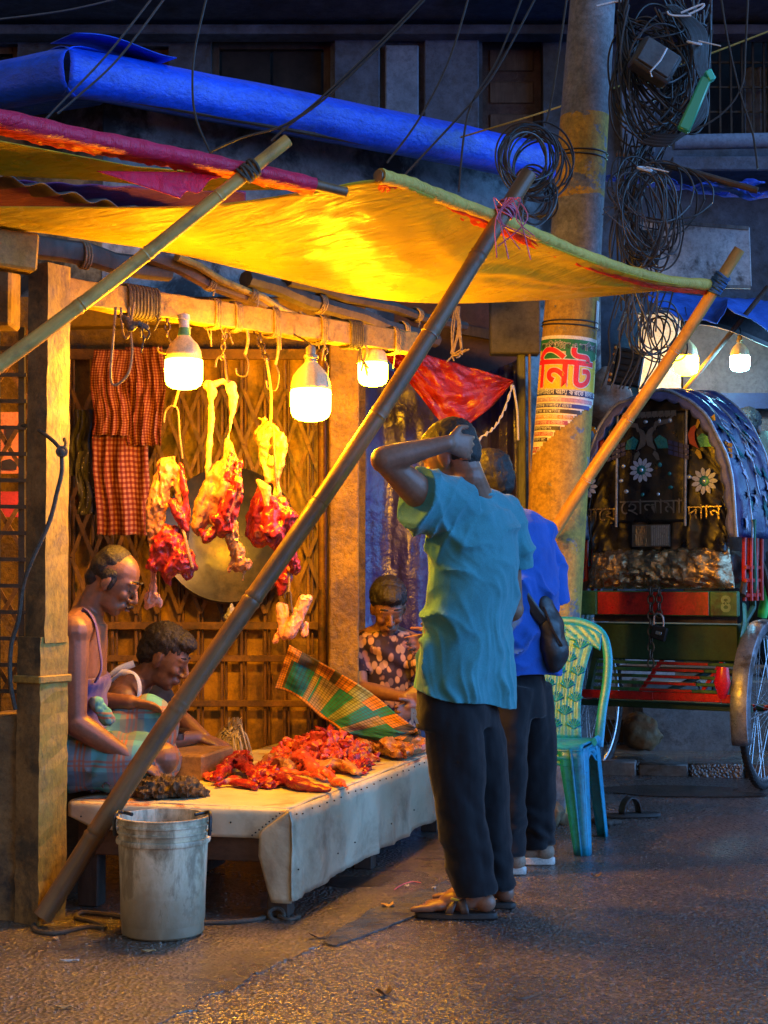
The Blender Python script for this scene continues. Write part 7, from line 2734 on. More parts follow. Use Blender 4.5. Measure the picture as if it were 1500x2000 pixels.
bn = thing('straw_bundle', T(450, 1475, 0), 'heap of pale tangled packing strips on the table', 'bundle')
mb = MB()
r_ = random.Random(6)
for k in range(170):
    th = r_.uniform(0, 2 * PI)
    c = T(450, 1478, 0)
    rad = r_.uniform(.01, .085)
    top = c + V((.02 + r_.uniform(-.03, .03), r_.uniform(-.03, .03), r_.uniform(.07, .17)))
    mid = c + V((rad * .9 * math.cos(th), rad * .7 * math.sin(th), r_.uniform(.03, .11)))
    end = c + V((rad * 1.25 * math.cos(th), rad * math.sin(th), .006))
    mb.tube(spline([top, mid, end], 4), [(.001, .003)] * 9, 5)
for k in range(40):
    th = r_.uniform(0, 2 * PI)
    c = T(450, 1478, r_.uniform(.02, .13))
    q = .075 * (1 - (c.z - ZT_) / .2)
    pts = [c + V((q * math.cos(th + j * .7), q * .8 * math.sin(th + j * .7), .012 * math.sin(j * 2 + k))) for j in range(5)]
    mb.tube(spline(pts, 3), [(.003, .001)] * 13, 5)
tag(mb.build('strip_mass', pm('pale_straw', (.42, .33, .17), (.27, .2, .09), 30, .6, .3, 120, .002), bn), kind='stuff')
wb = thing('chopping_block', W(385, 1475, 6.0), 'worn square wooden chopping block between the butchers and the table', 'block')
mb = MB()
c = W(380, 1472, 6.05)
mb.box((c.x, c.y, .40), (.2, .34, .14), rot3(0, 0, -.25))
mb.build('block', pm('scarred_block_wood', (.36, .2, .07), (.22, .11, .035), 7, .6, .5, 40, .006, stretch=(1, .3, 1)), wb, smooth=False, bevel=.008)
mb = MB()
mb.box((c.x, c.y, .17), (.16, .28, .32), rot3(0, 0, -.25))
mb.build('stand', M['grimewood'], wb, smooth=False, bevel=.004)
mb = MB()
mb.lathe([(0, .004), (.03, .004), (.05, .014), (.052, .016), (.03, .008), (0, .007)], 20, W(345, 1432, 6.0))
mb.tube([W(345, 1432, 6.0), W(345, 1445, 6.0)], [.03, .03], 12)
tag(mb.build('steel_dish', M['hook']), 'small metal dish on the chopping block', 'dish')

# teal and orange plaid cloth waved over the meat
def wave_mat():
    m = NT('teal_orange_plaid')
    uv = m.n('TexCoord').outputs['UV']
    sep = m.n('SeparateXYZ', Vector=uv)
    teal, org, buff, brn, grn = (.01, .19, .25), (.55, .2, .03), (.3, .22, .15), (.09, .065, .045), (.24, .28, .14)
    stops = [(0, org), (.06, brn), (.08, teal), (.2, buff), (.235, teal), (.25, buff), (.36, teal), (.45, grn), (.53, teal), (.62, buff), (.69, teal), (.86, org), (.93, brn)]
    body = m.ramp(sep.outputs[0], stops, 'CONSTANT')
    edge = m.ramp(sep.outputs[0], [(0, org), (.1, brn), (.14, brn), (.2, org), (.29, brn), (.33, org), (.41, grn), (.5, org), (.58, teal), (.64, org), (.74, brn), (.86, org), (.93, brn)], 'CONSTANT')
    k = m.math('GREATER_THAN', sep.outputs[1], .72)
    k2 = m.math('LESS_THAN', sep.outputs[1], .06)
    col = m.mix(k, body, edge)
    col = m.mix(k2, col, org)
    lines = m.math('LESS_THAN', m.math('FRACT', m.math('MULTIPLY', sep.outputs[1], 20.0)), .3)
    col = m.mix(m.math('MULTIPLY', lines, .6), col, (.05, .06, .04))
    lines2 = m.math('LESS_THAN', m.math('FRACT', m.math('MULTIPLY', sep.outputs[0], 44.0)), .3)
    col = m.mix(m.math('MULTIPLY', lines2, .55), col, (.05, .06, .04))
    co = m.obj()
    return m.done(col, .8, 0, m.bump(m.noise(co, 320, 2), .35, .0015), .2, .15)
YP_ = 6.85
topp = spline([W(566, 1262, YP_), W(640, 1298, YP_ - .05), W(730, 1360, YP_ - .12), W(800, 1410, YP_ - .2), W(818, 1436, YP_ - .22)], 10)
botp = spline([W(536, 1345, YP_ - .04), W(600, 1375, YP_ - .1), W(642, 1412, YP_ - .14), W(690, 1438, YP_ - .2), W(800, 1452, YP_ - .26)], 10)
def wavef(u, v):
    a = curve_at([(i / 40, q) for i, q in enumerate(botp)], u)
    b = curve_at([(i / 40, q) for i, q in enumerate(topp)], u)
    p = a.lerp(b, v)
    p.y += .045 * math.sin(v * PI) * math.sin(u * 7) + .022 * math.sin(u * 17 + v * 5) + .02 * fb(V((u * 5, v * 3, 2)), 1.3) - .05 * max(0, v - .8) * 5 * .3
    p.z += .008 * math.sin(u * 13 + v * 2)
    return p
mb = MB()
mb.grid(wavef, 80, 30)
tag(mb.build('plaid_cloth', wave_mat(), solid=.004), 'teal and orange plaid cloth held slanting over the heap of meat', 'cloth')
# ------------------------------------------------------------------ cycle rickshaw (built at the origin, then placed)
M['black_vinyl'] = pm('black_vinyl', (.012, .011, .011), (.007, .006, .006), 6, .38, .35, 10, .02, spec=.5)
M['blue_vinyl'] = pm('blue_vinyl_hood', (.008, .025, .13), (.004, .011, .05), 5, .35, .45, 9, .025, stain=(.02, .03, .07), sscale=6, samt=(.52, .66), spec=.6)
M['silver_edge'] = pm('silver_piping', (.4, .43, .46), (.2, .22, .25), 20, .35, .4, 40, .004, metal=.5)
M['foil'] = crinkle_mat('crumpled_foil', (.5, .36, .2), (.32, .22, .12), .24, .85, .9, 4.5)
M['rick_green'] = pm('worn_green_paint', (.05, .2, .07), (.028, .1, .04), 9, .45, .2, 50, .003, stain=(.02, .02, .015), sscale=7)
M['rick_dkgreen'] = pm('dark_green_paint', (.016, .07, .03), (.008, .035, .016), 6, .55, .2, 40, .003)
M['rick_red'] = pm('worn_red_paint', (.62, .016, .014), (.36, .010, .010), 9, .4, .2, 50, .003, stain=(.12, .008, .008), sscale=5, samt=(.55, .7))
M['tyre'] = pm('rubber_tyre', (.02, .02, .022), (.012, .012, .013), 16, .7, .5, 150, .003)
M['chrome'] = pm('dull_chrome', (.5, .52, .55), (.35, .36, .38), 20, .3, .1, 60, .002, metal=.9)
M['zinc'] = pm('zinc_mudguard', (.34, .36, .4), (.18, .19, .22), 14, .42, .4, 40, .004, metal=.7, stain=(.1, .08, .06), sscale=9)
M['gem'] = pm('gem_foil', (.7, .75, .8), (.4, .5, .6), 20, .2, 0, metal=.6)
M['petal'] = pm('white_petal', (.55, .6, .7), (.42, .45, .6), 20, .4, 0)
M['teal_foil'] = pm('teal_foil', (.02, .25, .26), None, 20, .3, 0, metal=.3)
M['yellow_paint'] = pm('yellow_applique', (.7, .42, .03), None, 20, .45, 0)
M['red_applique'] = pm('red_applique', (.5, .04, .03), None, 20, .45, 0)
M['grey_applique'] = pm('grey_applique', (.16, .14, .12), (.1, .09, .08), 20, .4, 0)
rk = thing('cycle_rickshaw', (0, 0, 0), 'parked cycle rickshaw with decorated black and blue hood seen from behind', 'rickshaw')
WR, TRK = .435, .5
def wheel(x, parent, r=WR):
    w = bpy.data.objects.new('wheel', None)
    COL.objects.link(w)
    w.parent = parent
    w.location = (x, 0, r)
    R = rot3(0, PI / 2, 0)
    c = V((x, 0, r))
    mb = MB()
    mb.torus(c, r - .02, .021, R, 56, 10)
    for k in range(90):
        a = 2 * PI * k / 90
        for s in (-1, 1):
            p = c + V((s * .010, (r - .001) * math.cos(a), (r - .001) * math.sin(a)))
            mb.box(p, (.012, .012, .006), rot3(-a + PI / 2 + 0, 0, 0) if False else Matrix.Rotation(a - PI / 2, 3, 'X'))
    mb.build('tyre', M['tyre'], w)
    mb = MB()
    mb.torus(c, r - .048, .011, R, 56, 8)
    mb.build('rim', M['chrome'], w)
    mb = MB()
    mb.lathe([(0, -.06), (.022, -.06), (.024, -.045), (.016, -.035), (.016, .035), (.024, .045), (.022, .06), (0, .06)], 18, c, R)
    mb.build('hub', M['rick_red'], w)
    mb = MB()
    for k in range(36):
        a = 2 * PI * k / 36
        b = a + (.5 if k % 2 else -.5)
        s = 1 if k % 4 < 2 else -1
        mb.tube([c + V((s * .04, .02 * math.cos(b), .02 * math.sin(b))), c + V((0, (r - .05) * math.cos(a), (r - .05) * math.sin(a)))], .0016, 4)
    tag(mb.build('spokes', M['chrome'], w), kind='stuff')
    return w
wheel(TRK, rk)
wheel(-TRK, rk)
# front wheel on the raised walkway
fw = wheel(0, rk, .36)
fw.location = (0, 1.72, .43)
mb = MB()
mb.tube([V((-TRK, 0, WR)), V((TRK, 0, WR))], .02, 10)
mb.build('axle', M['rick_dkgreen'], rk)
mb = MB()
for s, mt in ((0, 0),):
    mb.cur = 0
    mb.bar((-.46, -.3, .50), (-.02, -.3, .50), .045, .03, V((0, 0, 1)))
    mb.cur = 1
    mb.bar((-.02, -.3, .502), (.36, -.3, .502), .045, .03, V((0, 0, 1)))
    mb.cur = 0
    mb.bar((.36, -.3, .50), (.47, -.3, .50), .045, .03, V((0, 0, 1)))
mb.build('rear_bar', [M['rick_red'], pm('bright_red_paint', (.6, .015, .012), (.45, .012, .01), 9, .35, .1, 40, .002)], rk, smooth=False, bevel=.004)
mb = MB()
mb.bar((-.5, -.22, .445), (.5, -.22, .445), .035, .03, V((0, 0, 1)))
mb.build('cross_bar', M['rick_dkgreen'], rk, smooth=False, bevel=.004)
for k in range(7):
    t = k / 6
    z = .535 + .21 * t
    y = -.31 + .16 * t
    e = .40 - .03 * (1 - t)
    xr = [-e, -.10 + .13 * t * .7, .20 + .14 * t * .6, e + .02]
    mb = MB()
    for q, (a, b) in enumerate(zip(xr, xr[1:])):
        mb.cur = 1 if q == 1 else 0
        mb.bar((a + .001, y, z), (b - .001, y, z), .018, .014, V((0, 0, 1)))
    mb.build('slat', [M['rick_green'], M['rick_red']], rk, smooth=False, bevel=.002)
for x in (-.1, .24):
    mb = MB()
    mb.bar((x, -.295, .52), (x + .12, -.135, .76), .02, .012, V((1, 0, 0)))
    mb.build('slat_batten', M['rick_red'], rk, smooth=False)
for s in (-1, 1):
    mb = MB()
    mb.bar((s * .41, -.29, .5), (s * .41, -.13, .78), .03, .03, V((1, 0, 0)))
    mb.build('rack_post', M['rick_dkgreen'], rk, smooth=False)
mb = MB()
mb.box((0, -.05, .79), (.84, .3, .2))
mb.build('seat_box', M['rick_dkgreen'], rk, smooth=False, bevel=.008)
mb = MB()
mb.bar((-.4, -.21, .925), (.42, -.21, .925), .05, .02, V((0, 0, 1)))
mb.build('under_board', M['darkwood'], rk, smooth=False)
mb = MB()
mb.cur = 1
mb.bar((-.345, -.295, 1.005), (.30, -.295, 1.005), .135, .04, V((0, 0, 1)))
mb.cur = 0
mb.bar((-.455, -.295, 1.005), (-.345, -.295, 1.005), .135, .04, V((0, 0, 1)))
mb.bar((.30, -.295, 1.005), (.455, -.295, 1.005), .135, .04, V((0, 0, 1)))
mb.build('rear_beam', [M['rick_green'], M['rick_red']], rk, smooth=False, bevel=.006)
tx = text_mb('৪', .13, .004)
mb = MB()
mb.add([V((.39 + v.x * .8, -.317 , .965 + v.y)) for v in tx.v], tx.f)
mb.build('painted_numeral', pm('numeral_paint', (.2, .35, .16), None, 20, .4, 0), rk, smooth=False)
# side rails of the seat
for s in (-1, 1):
    mb = MB()
    mb.tube(spline([V((s * .46, -.25, 1.05)), V((s * .45, -.1, 1.2)), V((s * .45, .15, 1.22)), V((s * .46, .3, 1.0))], 6), .018, 8)
    mb.build('arm_rail', M['darkwood'], rk)
# foil cushion
mb = MB()
def cush(u, v):
    z = 1.085 + .225 * v
    x = (u - .5) * (.84 - .06 * v)
    y = -.25 - .075 * math.sin(PI * v) ** .6 * (1 - abs(2 * u - 1) ** 6) + .022 * fb(V((u * 9, v * 3, 2)), 1.5) + .012 * fb(V((u * 22, v * 8, 5)), 1.2)
    return V((x, y, z))
mb.grid(cush, 90, 26)
mb.build('foil_seat_back', M['foil'], rk, solid=.006)
mb = MB()
mb.box((0, -.1, 1.19), (.8, .26, .2))
mb.build('seat_cushion', M['black_vinyl'], rk, bevel=.03)
# black back cloth of the hood with its fittings
HZ, HH, HWD = 1.36, .80, .455
def arch(th, k=1.0):
    """th 0..pi from the viewer's right foot over the top"""
    c, s = math.cos(th), math.sin(th)
    return (math.copysign(abs(c) ** .86, c) * HWD * k, HZ + (HH * k) * abs(s) ** .92)
def backp(u, v):
    x = (u - .5) * 2
    top = HZ + HH * .97 * (max(0, 1 - abs(x) ** 2.15)) ** .48
    zlow = 1.285
    z = zlow + (top - zlow) * v
    w_ = .385 + .06 * min(1, max(0, (z - 1.3) / .35))
    px = x * w_
    if z > HZ:
        lim = HWD * .97 * max(0, 1 - ((z - HZ) / (HH * .97)) ** 2) ** .5
        px = max(-lim, min(lim, px))
    y = -.275 + .02 * fb(V((u * 4, v * 4, 3)), 1.4) + .006 * math.sin(u * 50) * (1 - v)
    return V((px, y, z))
# opening for the small window is covered by the window part set proud
back = None
mb = MB()
mb.grid(backp, 60, 50)
back = mb.build('hood_back', M['black_vinyl'], rk, solid=.006)
def panelpt(x, z, off=0.0):
    return V((x, -.292 - off, z))
mb = MB()
def midp(u, v):
    x = -.225 + .39 * u + .012 * v
    z = 1.45 + .60 * v
    return panelpt(x, z, .012 + .008 * math.sin(u * PI) + .006 * fb(V((u * 4, v * 5, 9)), 1.5))
mb.grid(midp, 24, 40)
flapo = mb.build('centre_flap', M['black_vinyl'], rk, solid=.005)
for xx in (-.228, .168):
    mb = MB()
    mb.tube([panelpt(xx, 1.425, .02), panelpt(xx + .006, 1.75, .022), panelpt(xx + .014, 2.06, .02)], .008, 8)
    mb.build('piping', M['silver_edge'], rk)
mb = MB()
mb.box((-.01 - .02, -.30, 1.375), (.215, .012, .12))
win = mb.build('window_frame', M['grey_applique'], rk, smooth=False)
mb = MB()
mb.box((-.085, -.308, 1.375), (.065, .004, .108))
mb.build('window_glint', M['foil'], win, smooth=False)
gl2 = NT('clear_window_sheet'); gl2.done((.25, .28, .33), .15)
mb = MB()
mb.box((.022, -.308, 1.375), (.1, .004, .108))
mb.build('window_sheet', gl2.mat, win, smooth=False)
for k in range(9):
    mb = MB()
    mb.bar((-.02 + k * .0115, -.312, 1.32), (-.02 + k * .0115, -.312, 1.43), .004, .003)
    mb.build('window_bar', M['silver_edge'], win, smooth=False)
def flower(cx, cz, R_, n, off, par):
    f = None
    for k in range(n):
        a = 2 * PI * k / n
        d = V((math.cos(a), 0, math.sin(a))); s = V((-math.sin(a), 0, math.cos(a)))
        c = panelpt(cx, cz, off)
        pts = [c + d * R_ * .38 - s * R_ * .07, c + d * R_ * .62 - s * R_ * .17, c + d * R_ * .85 - s * R_ * .13, c + d * R_, c + d * R_ * .85 + s * R_ * .13, c + d * R_ * .62 + s * R_ * .17, c + d * R_ * .38 + s * R_ * .07]
        mb = MB()
        mb.slab(pts, (0, -1, 0), .003)
        mb.build('petal', M['petal'], par, smooth=False)
    mb = MB()
    mb.lathe([(0, .004), (R_ * .3, .004), (R_ * .46, 0)], 16, panelpt(cx, cz, off), rot3(PI / 2, 0, 0))
    mb.build('flower_heart', M['teal_foil'], par)
    mb = MB()
    mb.ell(panelpt(cx, cz, off + .005), (R_ * .16, .006, R_ * .18), None, 10, 6)
    mb.build('gem', M['gem'], par)
def deco(nm):
    o = bpy.data.objects.new(nm, None)
    COL.objects.link(o)
    o.parent = rk
    return o
for (cx, cz, R_) in ((-.075, 1.735, .07), (.275, 1.665, .075), (-.41, 1.655, .07)):
    flower(cx, cz, R_, 11, .03 if cx < .1 and cx > -.2 else .012, deco('flower'))
def peacock(cx, cz, k, sx, bright, off):
    o = deco('bird_applique')
    def Q(x, z): return panelpt(cx + sx * x * k, cz + z * k, off)
    def sh(pts, mt, nm, th=.003):
        mb = MB()
        pts = [Q(*p) for p in pts]
        mb.slab(pts if sx > 0 else pts[::-1], (0, -1, 0), th)
        mb.build(nm, mt, o, smooth=False)
    red, yel, tl = (M['red_applique'], M['yellow_paint'], M['grey_applique']) if bright else (M['grey_applique'], M['grey_applique'], pm('dull_blue_tile', (.03, .04, .13), None, 20, .4, 0))
    sh([(-.09, .0), (-.10, .05), (-.085, .085), (-.06, .10), (-.05, .085), (-.062, .06), (-.06, .02), (-.04, -.03)], red, 'breast')
    sh([(-.06, .085), (-.045, .13), (.03, .14), (.05, .155), (.055, .12), (-.035, .105), (-.045, .08)], yel, 'crest')
    sh([(-.05, .03), (-.02, .055), (.02, .03), (.03, -.02), (-.03, -.02)], M['teal_foil'], 'wing')
    sh([(-.05, -.03), (-.03, -.045), (-.02, -.08), (-.035, -.085), (-.06, -.05)], yel, 'foot')
    for r in range(3):
        for q in range(4):
            x0 = .03 + q * .03; z0 = .025 - r * .028 - q * .009
            sh([(x0, z0), (x0 + .025, z0 - .007), (x0 + .025, z0 - .029), (x0, z0 - .022)], tl, 'tail_tile')
peacock(.285, 1.87, 1.0, 1, True, .012)
peacock(-.40, 1.86, 1.0, -1, True, .012)
peacock(.05, 1.87, 1.0, 1, False, .028)
peacock(-.14, 1.87, .95, -1, False, .028)
r_ = random.Random(31)
for (x, z) in ((-.185, 2.0), (-.05, 2.0), (.03, 2.0), (.09, 2.0), (-.18, 1.76), (-.195, 1.68), (-.165, 1.62), (-.07, 1.60), (.02, 1.60), (.03, 1.76), (.085, 1.71), (.09, 1.635), (.19, 1.69), (.385, 1.67), (.385, 1.575)):
    mb = MB()
    o_ = .03 if -.22 < x < .16 else .014
    mb.ell(panelpt(x, z, o_), (r_.uniform(.008, .014), .005, r_.uniform(.01, .015)), None, 8, 5)
    mb.build('sequin', M['gem'] if r_.random() < .6 else M['teal_foil'], rk)
for k in range(9):
    x = -.17 + k * .035
    mb = MB()
    c = panelpt(x, 2.035, .028)
    mb.slab([c + V((-.014, 0, .02)), c + V((-.018, 0, -.004)), c + V((-.006, 0, -.016)), c + V((.006, 0, -.01)), c + V((.017, 0, -.014)), c + V((.014, 0, .02))], (0, -1, 0), .003)
    mb.build('fringe_patch', M['grey_applique'], rk, smooth=False)
def letters(body, x0, z, size, mat, off, sx=1.0):
    tm_ = text_mb(body, size, 0, 'LEFT')
    mb = MB()
    mb.add([panelpt(x0 + v.x * sx, z + v.y, off) for v in tm_.v], tm_.f)
    return mb.build('hood_lettering', mat, rk, smooth=False)
M['foil_letter'] = pm('foil_lettering', (.4, .32, .2), (.14, .11, .07), 30, .25, .5, 50, .004, metal=.7)
letters('েহালামা', -.2, 1.495, .115, M['grey_applique'], .032, 1.02)
letters('মােয়', -.435, 1.462, .11, M['foil_letter'], .014, 1.0)
letters('দাান', .175, 1.462, .11, M['foil_letter'], .014, 1.0)
# blue hood: tunnel from the rear rim forward
def hood(u, v):
    th = PI * u
    k = 1.0 + .09 * v
    x, z = arch(th, k)
    y = -.33 + .62 * v
    fold = .012 * math.sin(v * 22 + 3 * math.sin(th * 2)) * math.sin(PI * v) + .014 * fb(V((u * 7, v * 4, 3)), 1.4)
    n = V((math.cos(th), 0, math.sin(th)))
    p = V((x, y, z)) + n * (fold + .03 * math.sin(PI * v) * 0 - .02 * abs(math.sin(v * PI * 3)) * .5)
    if v > .5 and (u < .12 or u > .88):
        p.z += .0
    return p
mb = MB()
mb.grid(hood, 90, 44)
hd = mb.build('hood_cover', M['blue_vinyl'], rk, solid=.006)
for v in (0, .34, .68, 1.0):
    mb = MB()
    pts = [hood(i / 40, v) + V((0, -.004, 0)) for i in range(41)]
    mb.tube(pts, .011 if v == 0 else .008, 8)
    mb.build('hood_rib', M['silver_edge'], rk)
mb = MB()
def scal(u, v):
    th = PI * u
    x, z = arch(th, 1.0)
    n = V((math.cos(th), 0, math.sin(th)))
    d = .035 * v * (1 + .55 * abs(math.sin(u * 62)))
    return V((x, -.338 - .004 * v, z)) - n * d
mb.grid(scal, 150, 3)
mb.build('scalloped_trim', pm('violet_trim', (.12, .14, .34), (.07, .08, .2), 20, .5, .2, 60, .002), rk, solid=.004)
# pale flowers stitched to the street side of the hood
r_ = random.Random(41)
for k in range(46):
    u = r_.uniform(.02, .3)
    v = r_.uniform(.15, .92)
    p = hood(u, v)
    th = PI * u
    n = V((math.cos(th), 0, math.sin(th)))
    t1 = V((-math.sin(th), 0, math.cos(th)))
    t2 = V((0, 1, 0))
    c = p + n * .009
    a0 = r_.uniform(0, 6)
    R_ = r_.uniform(.016, .042)
    pts = []
    m_ = 5 + k % 3
    for i in range(2 * m_):
        a = a0 + PI * i / m_
        rr = R_ * (1 if i % 2 == 0 else .45)
        pts.append(c + t1 * (rr * math.cos(a) * 1.5) + t2 * (rr * math.sin(a)))
    mb = MB()
    mb.slab(pts, n, .003)
    mb.build('hood_flower', [M['petal'], M['teal_foil'], M['gem']][k % 3], rk, smooth=False)
# iron side frame with red springs
for s in (-1, 1):
    fr = bpy.data.objects.new('side_frame', None)
    COL.objects.link(fr)
    fr.parent = rk
    for k in range(6):
        mb = MB()
        x = s * (.455 + .022 * (k % 2))
        y = -.2 + k * .05
        mb.tube([V((x, y, 1.02)), V((x, y, 1.2)), V((x, y + .012, 1.36))], .012, 8)
        mb.build('upright', M['rick_red'], fr)
    for z in (1.05, 1.13, 1.2):
        mb = MB()
        mb.bar((s * .47, -.22, z), (s * .47, .08, z), .02, .016, V((0, 0, 1)))
        mb.build('scroll_bar', M['rick_red'], fr, smooth=False, bevel=.003)
    mb = MB()
    mb.tube(spline([V((s * .49, -.12, 1.46)), V((s * .48, -.1, 1.34)), V((s * .475, -.07, 1.18)), V((s * .47, -.05, 1.05))], 5), .013, 8)
    mb.build('hood_stay', pm('green_stay', (.03, .2, .12), None, 12, .5, .2, 40, .003), fr)
    mb = MB()
    mb.tube(spline([V((s * .44, -.16, 1.0)), V((s * .455, -.2, .9)), V((s * .45, -.24, .8)), V((s * .44, -.22, .68))], 5), [(.012, .03)] * 16, 8)
    mb.build('green_brace', M['rick_green'], fr)
    # mudguard over the wheel
    mb = MB()
    def guard(u, v):
        a = math.radians(200 - 175 * u)
        r = WR + .045 - .010 * abs(2 * v - 1) ** 2 - .035 * max(0, abs(2 * v - 1) - .8) * 5
        x = s * TRK + (v - .5) * .105
        return V((x, r * math.cos(a), WR + r * math.sin(a)))
    mb.grid(guard, 40, 10)
    mg = mb.build('mudguard', M['zinc'], rk, solid=.004)
    mb = MB()
    for i in range(2):
        mb.tube([guard(.08 + .0 * i, .5), V((s * TRK + s * .05, 0, WR))], .005, 6)
        break
    mb.build('guard_stay', M['chrome'], mg)
    mb = MB()
    mb.tube([V((s * (TRK - .085), -WR - .02, WR + .24)), V((s * (TRK - .085), -WR - .035, WR + .16)), V((s * (TRK - .09), -WR - .02, WR + .08))], [(.03, .02), (.045, .03), (.02, .012)], 12)
    mb.build('red_reflector', pm('red_reflector', (.65, .01, .03), None, 12, .25, 0), mg)
# frame forward to the front wheel, saddle, bars, pedals (mostly hidden)
mb = MB()
mb.tube([V((-.2, 0, WR)), V((0, .75, .6)), V((.2, 0, WR))], .018, 8)
mb.tube([V((0, .75, .6)), V((0, 1.5, .95)), V((0, 1.5, 1.02))], .02, 8)
mb.tube([V((0, .85, .62)), V((0, .8, 1.0))], .016, 8)
mb.tube([V((0, .85, .62)), V((0, .72, .36))], .016, 8)
for s in (-1, 1):
    mb.tube([V((s * .05, 1.5, .92)), V((s * .05, 1.72, .43))], .012, 8)
mb.build('frame_tubes', M['rick_dkgreen'], rk)
mb = MB()
mb.ell((0, .78, 1.02), (.09, .14, .04))
mb.build('saddle', M['black_vinyl'], rk)
mb = MB()
mb.tube(spline([V((-.3, 1.3, 1.1)), V((-.15, 1.46, 1.12)), V((0, 1.5, 1.04)), V((.15, 1.46, 1.12)), V((.3, 1.3, 1.1))], 5), .011, 8)
mb.build('handlebar', M['chrome'], rk)
for s in (-1, 1):
    mb = MB()
    mb.bar((s * .09, .72, .36), (s * .09, .72 + s * .05, .36 - .15 * s), .016, .012)
    crk = mb.build('crank', M['chrome'], rk, smooth=False)
    mb = MB()
    mb.box((s * .14, .72 + s * .05, .36 - .15 * s), (.1, .07, .022))
    mb.build('pedal', M['cable'], crk, smooth=False, bevel=.004)
mb = MB()
mb.box((0, .38, .62), (.8, .5, .03))
mb.build('footboard', M['grimewood'], rk, smooth=False, bevel=.004)
rk.location = (1.64, 8.66, 0)
rk.rotation_euler = (0, 0, math.radians(-30))

# chain and padlock hung on the rear beam (own thing, same placement)
cp_ = thing('chain_padlock', (0, 0, 0), 'rusty chain with a steel padlock hanging over the red beam', 'padlock')
for (x, z0, z1, n) in ((-.02, 1.09, .66, 10), (.028, 1.09, .93, 4)):
    chain_links(V((x, -.335, z0)), V((x - .005, -.335, z1)), n, .005, M['hook'], cp_, 'link', .42)
chain_links(V((-.02, -.29, 1.10)), V((-.02, -.335, 1.085)), 1, .005, M['hook'], cp_, 'link', .42)
mb = MB()
mb.tube(spline([V((.0, -.345, .885)), V((.002, -.345, .935)), V((.026, -.345, .95)), V((.05, -.345, .93)), V((.052, -.345, .88))], 6), .006, 8)
mb.build('shackle', M['chrome'], cp_)
mb = MB()
mb.box((.028, -.345, .845), (.085, .03, .075), rot3(0, .28, 0))
lk = mb.build('lock_body', M['iron'], cp_, smooth=False, bevel=.006)
mb = MB()
mb.box((.03, -.3625, .845), (.034, .004, .018), rot3(0, .28, 0))
mb.build('lock_plate', M['chrome'], lk, bevel=.002)
cp_.location = rk.location
cp_.rotation_euler = rk.rotation_euler

# ------------------------------------------------------------------ plastic chair
M['turq'] = pm('turquoise_plastic', (.005, .3, .46), (.004, .24, .4), 4, .4, .04, 30, .002, stain=(.02, .18, .2), sscale=7, samt=(.58, .72), spec=.55, vary=False, rvar=.08)
ch = thing('plastic_chair', (0, 0, 0), 'empty turquoise plastic chair with shell pattern on its back', 'chair')
def seat(u, v):
    x = (u - .5) * (.43 - .05 * v)
    y = -.22 + .42 * v
    z = .445 - .02 * math.sin(PI * u) * math.sin(PI * v) - .02 * max(0, .12 - v) / .12 - .012 * v
    return V((x, y, z))
mb = MB()
mb.grid(seat, 24, 20)
mb.build('seat', M['turq'], ch, solid=.008)
mb = MB()
def ap(u, v):
    x = (u - .5) * .43
    arc = .5 - .5 * math.cos(2 * PI * min(1, max(0, (u - .12) / .76)))
    y = -.222 - .006 * v - .004 * math.sin(v * 14)
    return V((x, y, .432 - (.075 - .03 * arc) * v))
mb.grid(ap, 24, 8)
mb.build('front_apron', M['turq'], ch, solid=.006)
for s in (-1, 1):
    mb = MB()
    def sap(u, v):
        y = -.222 + .42 * u
        arc = .5 - .5 * math.cos(2 * PI * min(1, max(0, (u - .12) / .76)))
        return V((s * (.217 - .025 * u + .004 * math.sin(v * 14)), y, .432 - .01 * u - (.08 - .04 * arc) * v))
    mb.grid(sap, 20, 8)
    mb.build('side_apron', M['turq'], ch, solid=.006)
def leg(x, y, dx, dy, w0, w1, z1):
    mb = MB()
    sx, sy = (1 if x > 0 else -1), (1 if y > 0 else -1)
    def face(ax):
        def fn(u, v):
            w = w0 + (w1 - w0) * v
            cx, cy = x + dx * v, y + dy * v
            off = -w * u
            rib = .005 * math.sin(u * PI * 3) * 0
            if ax == 0:
                return V((cx + sx * off, cy, z1 * (1 - v)))
            return V((cx, cy + sy * off, z1 * (1 - v)))
        return fn
    mb.grid(face(0), 4, 10)
    mb.grid(face(1), 4, 10)
    mb.grid(lambda u, v: face(0)(.42 + .12 * u, v) + V((0, sy * .006, 0)), 2, 10)
    return mb.build('leg', M['turq'], ch, solid=.007)
leg(.218, -.224, .03, -.035, .105, .058, .43)
leg(-.218, -.224, -.03, -.035, .105, .058, .43)
leg(.196, .2, .025, .06, .075, .045, .43)
leg(-.196, .2, -.025, .06, .075, .045, .43)
# back: outer loop, crest and shell splat
def bk(x, z):
    t = (z - .43) / .5
    return V((x, .19 + .15 * t + .05 * t * t - .25 * x * x * 1.2 * 0 - .05 * (1 - (abs(x) / .22) ** 2) * .0, z))
loop = spline([bk(.2, .40), bk(.206, .55), bk(.218, .68), bk(.212, .80), bk(.175, .89), bk(.09, .935), bk(0, .945), bk(-.09, .935), bk(-.175, .89), bk(-.212, .80), bk(-.218, .68), bk(-.206, .55), bk(-.2, .40)], 6)
mb = MB()
mb.tube(loop, [(.012, .021)] * len(loop), 12, side=V((0, 1, -.3)))
mb.build('back_loop', M['turq'], ch)
mb = MB()
def crest(u, v):
    x = (u - .5) * .36
    ztop = .935 - 2.0 * abs(x) ** 2.2
    z = ztop - .075 * v
    return bk(x, z) + V((0, -.012 + .004 * math.sin(u * 40) * math.sin(v * 12), 0))
mb.grid(crest, 50, 8)
mb.build('crest', M['turq'], ch, solid=.010)
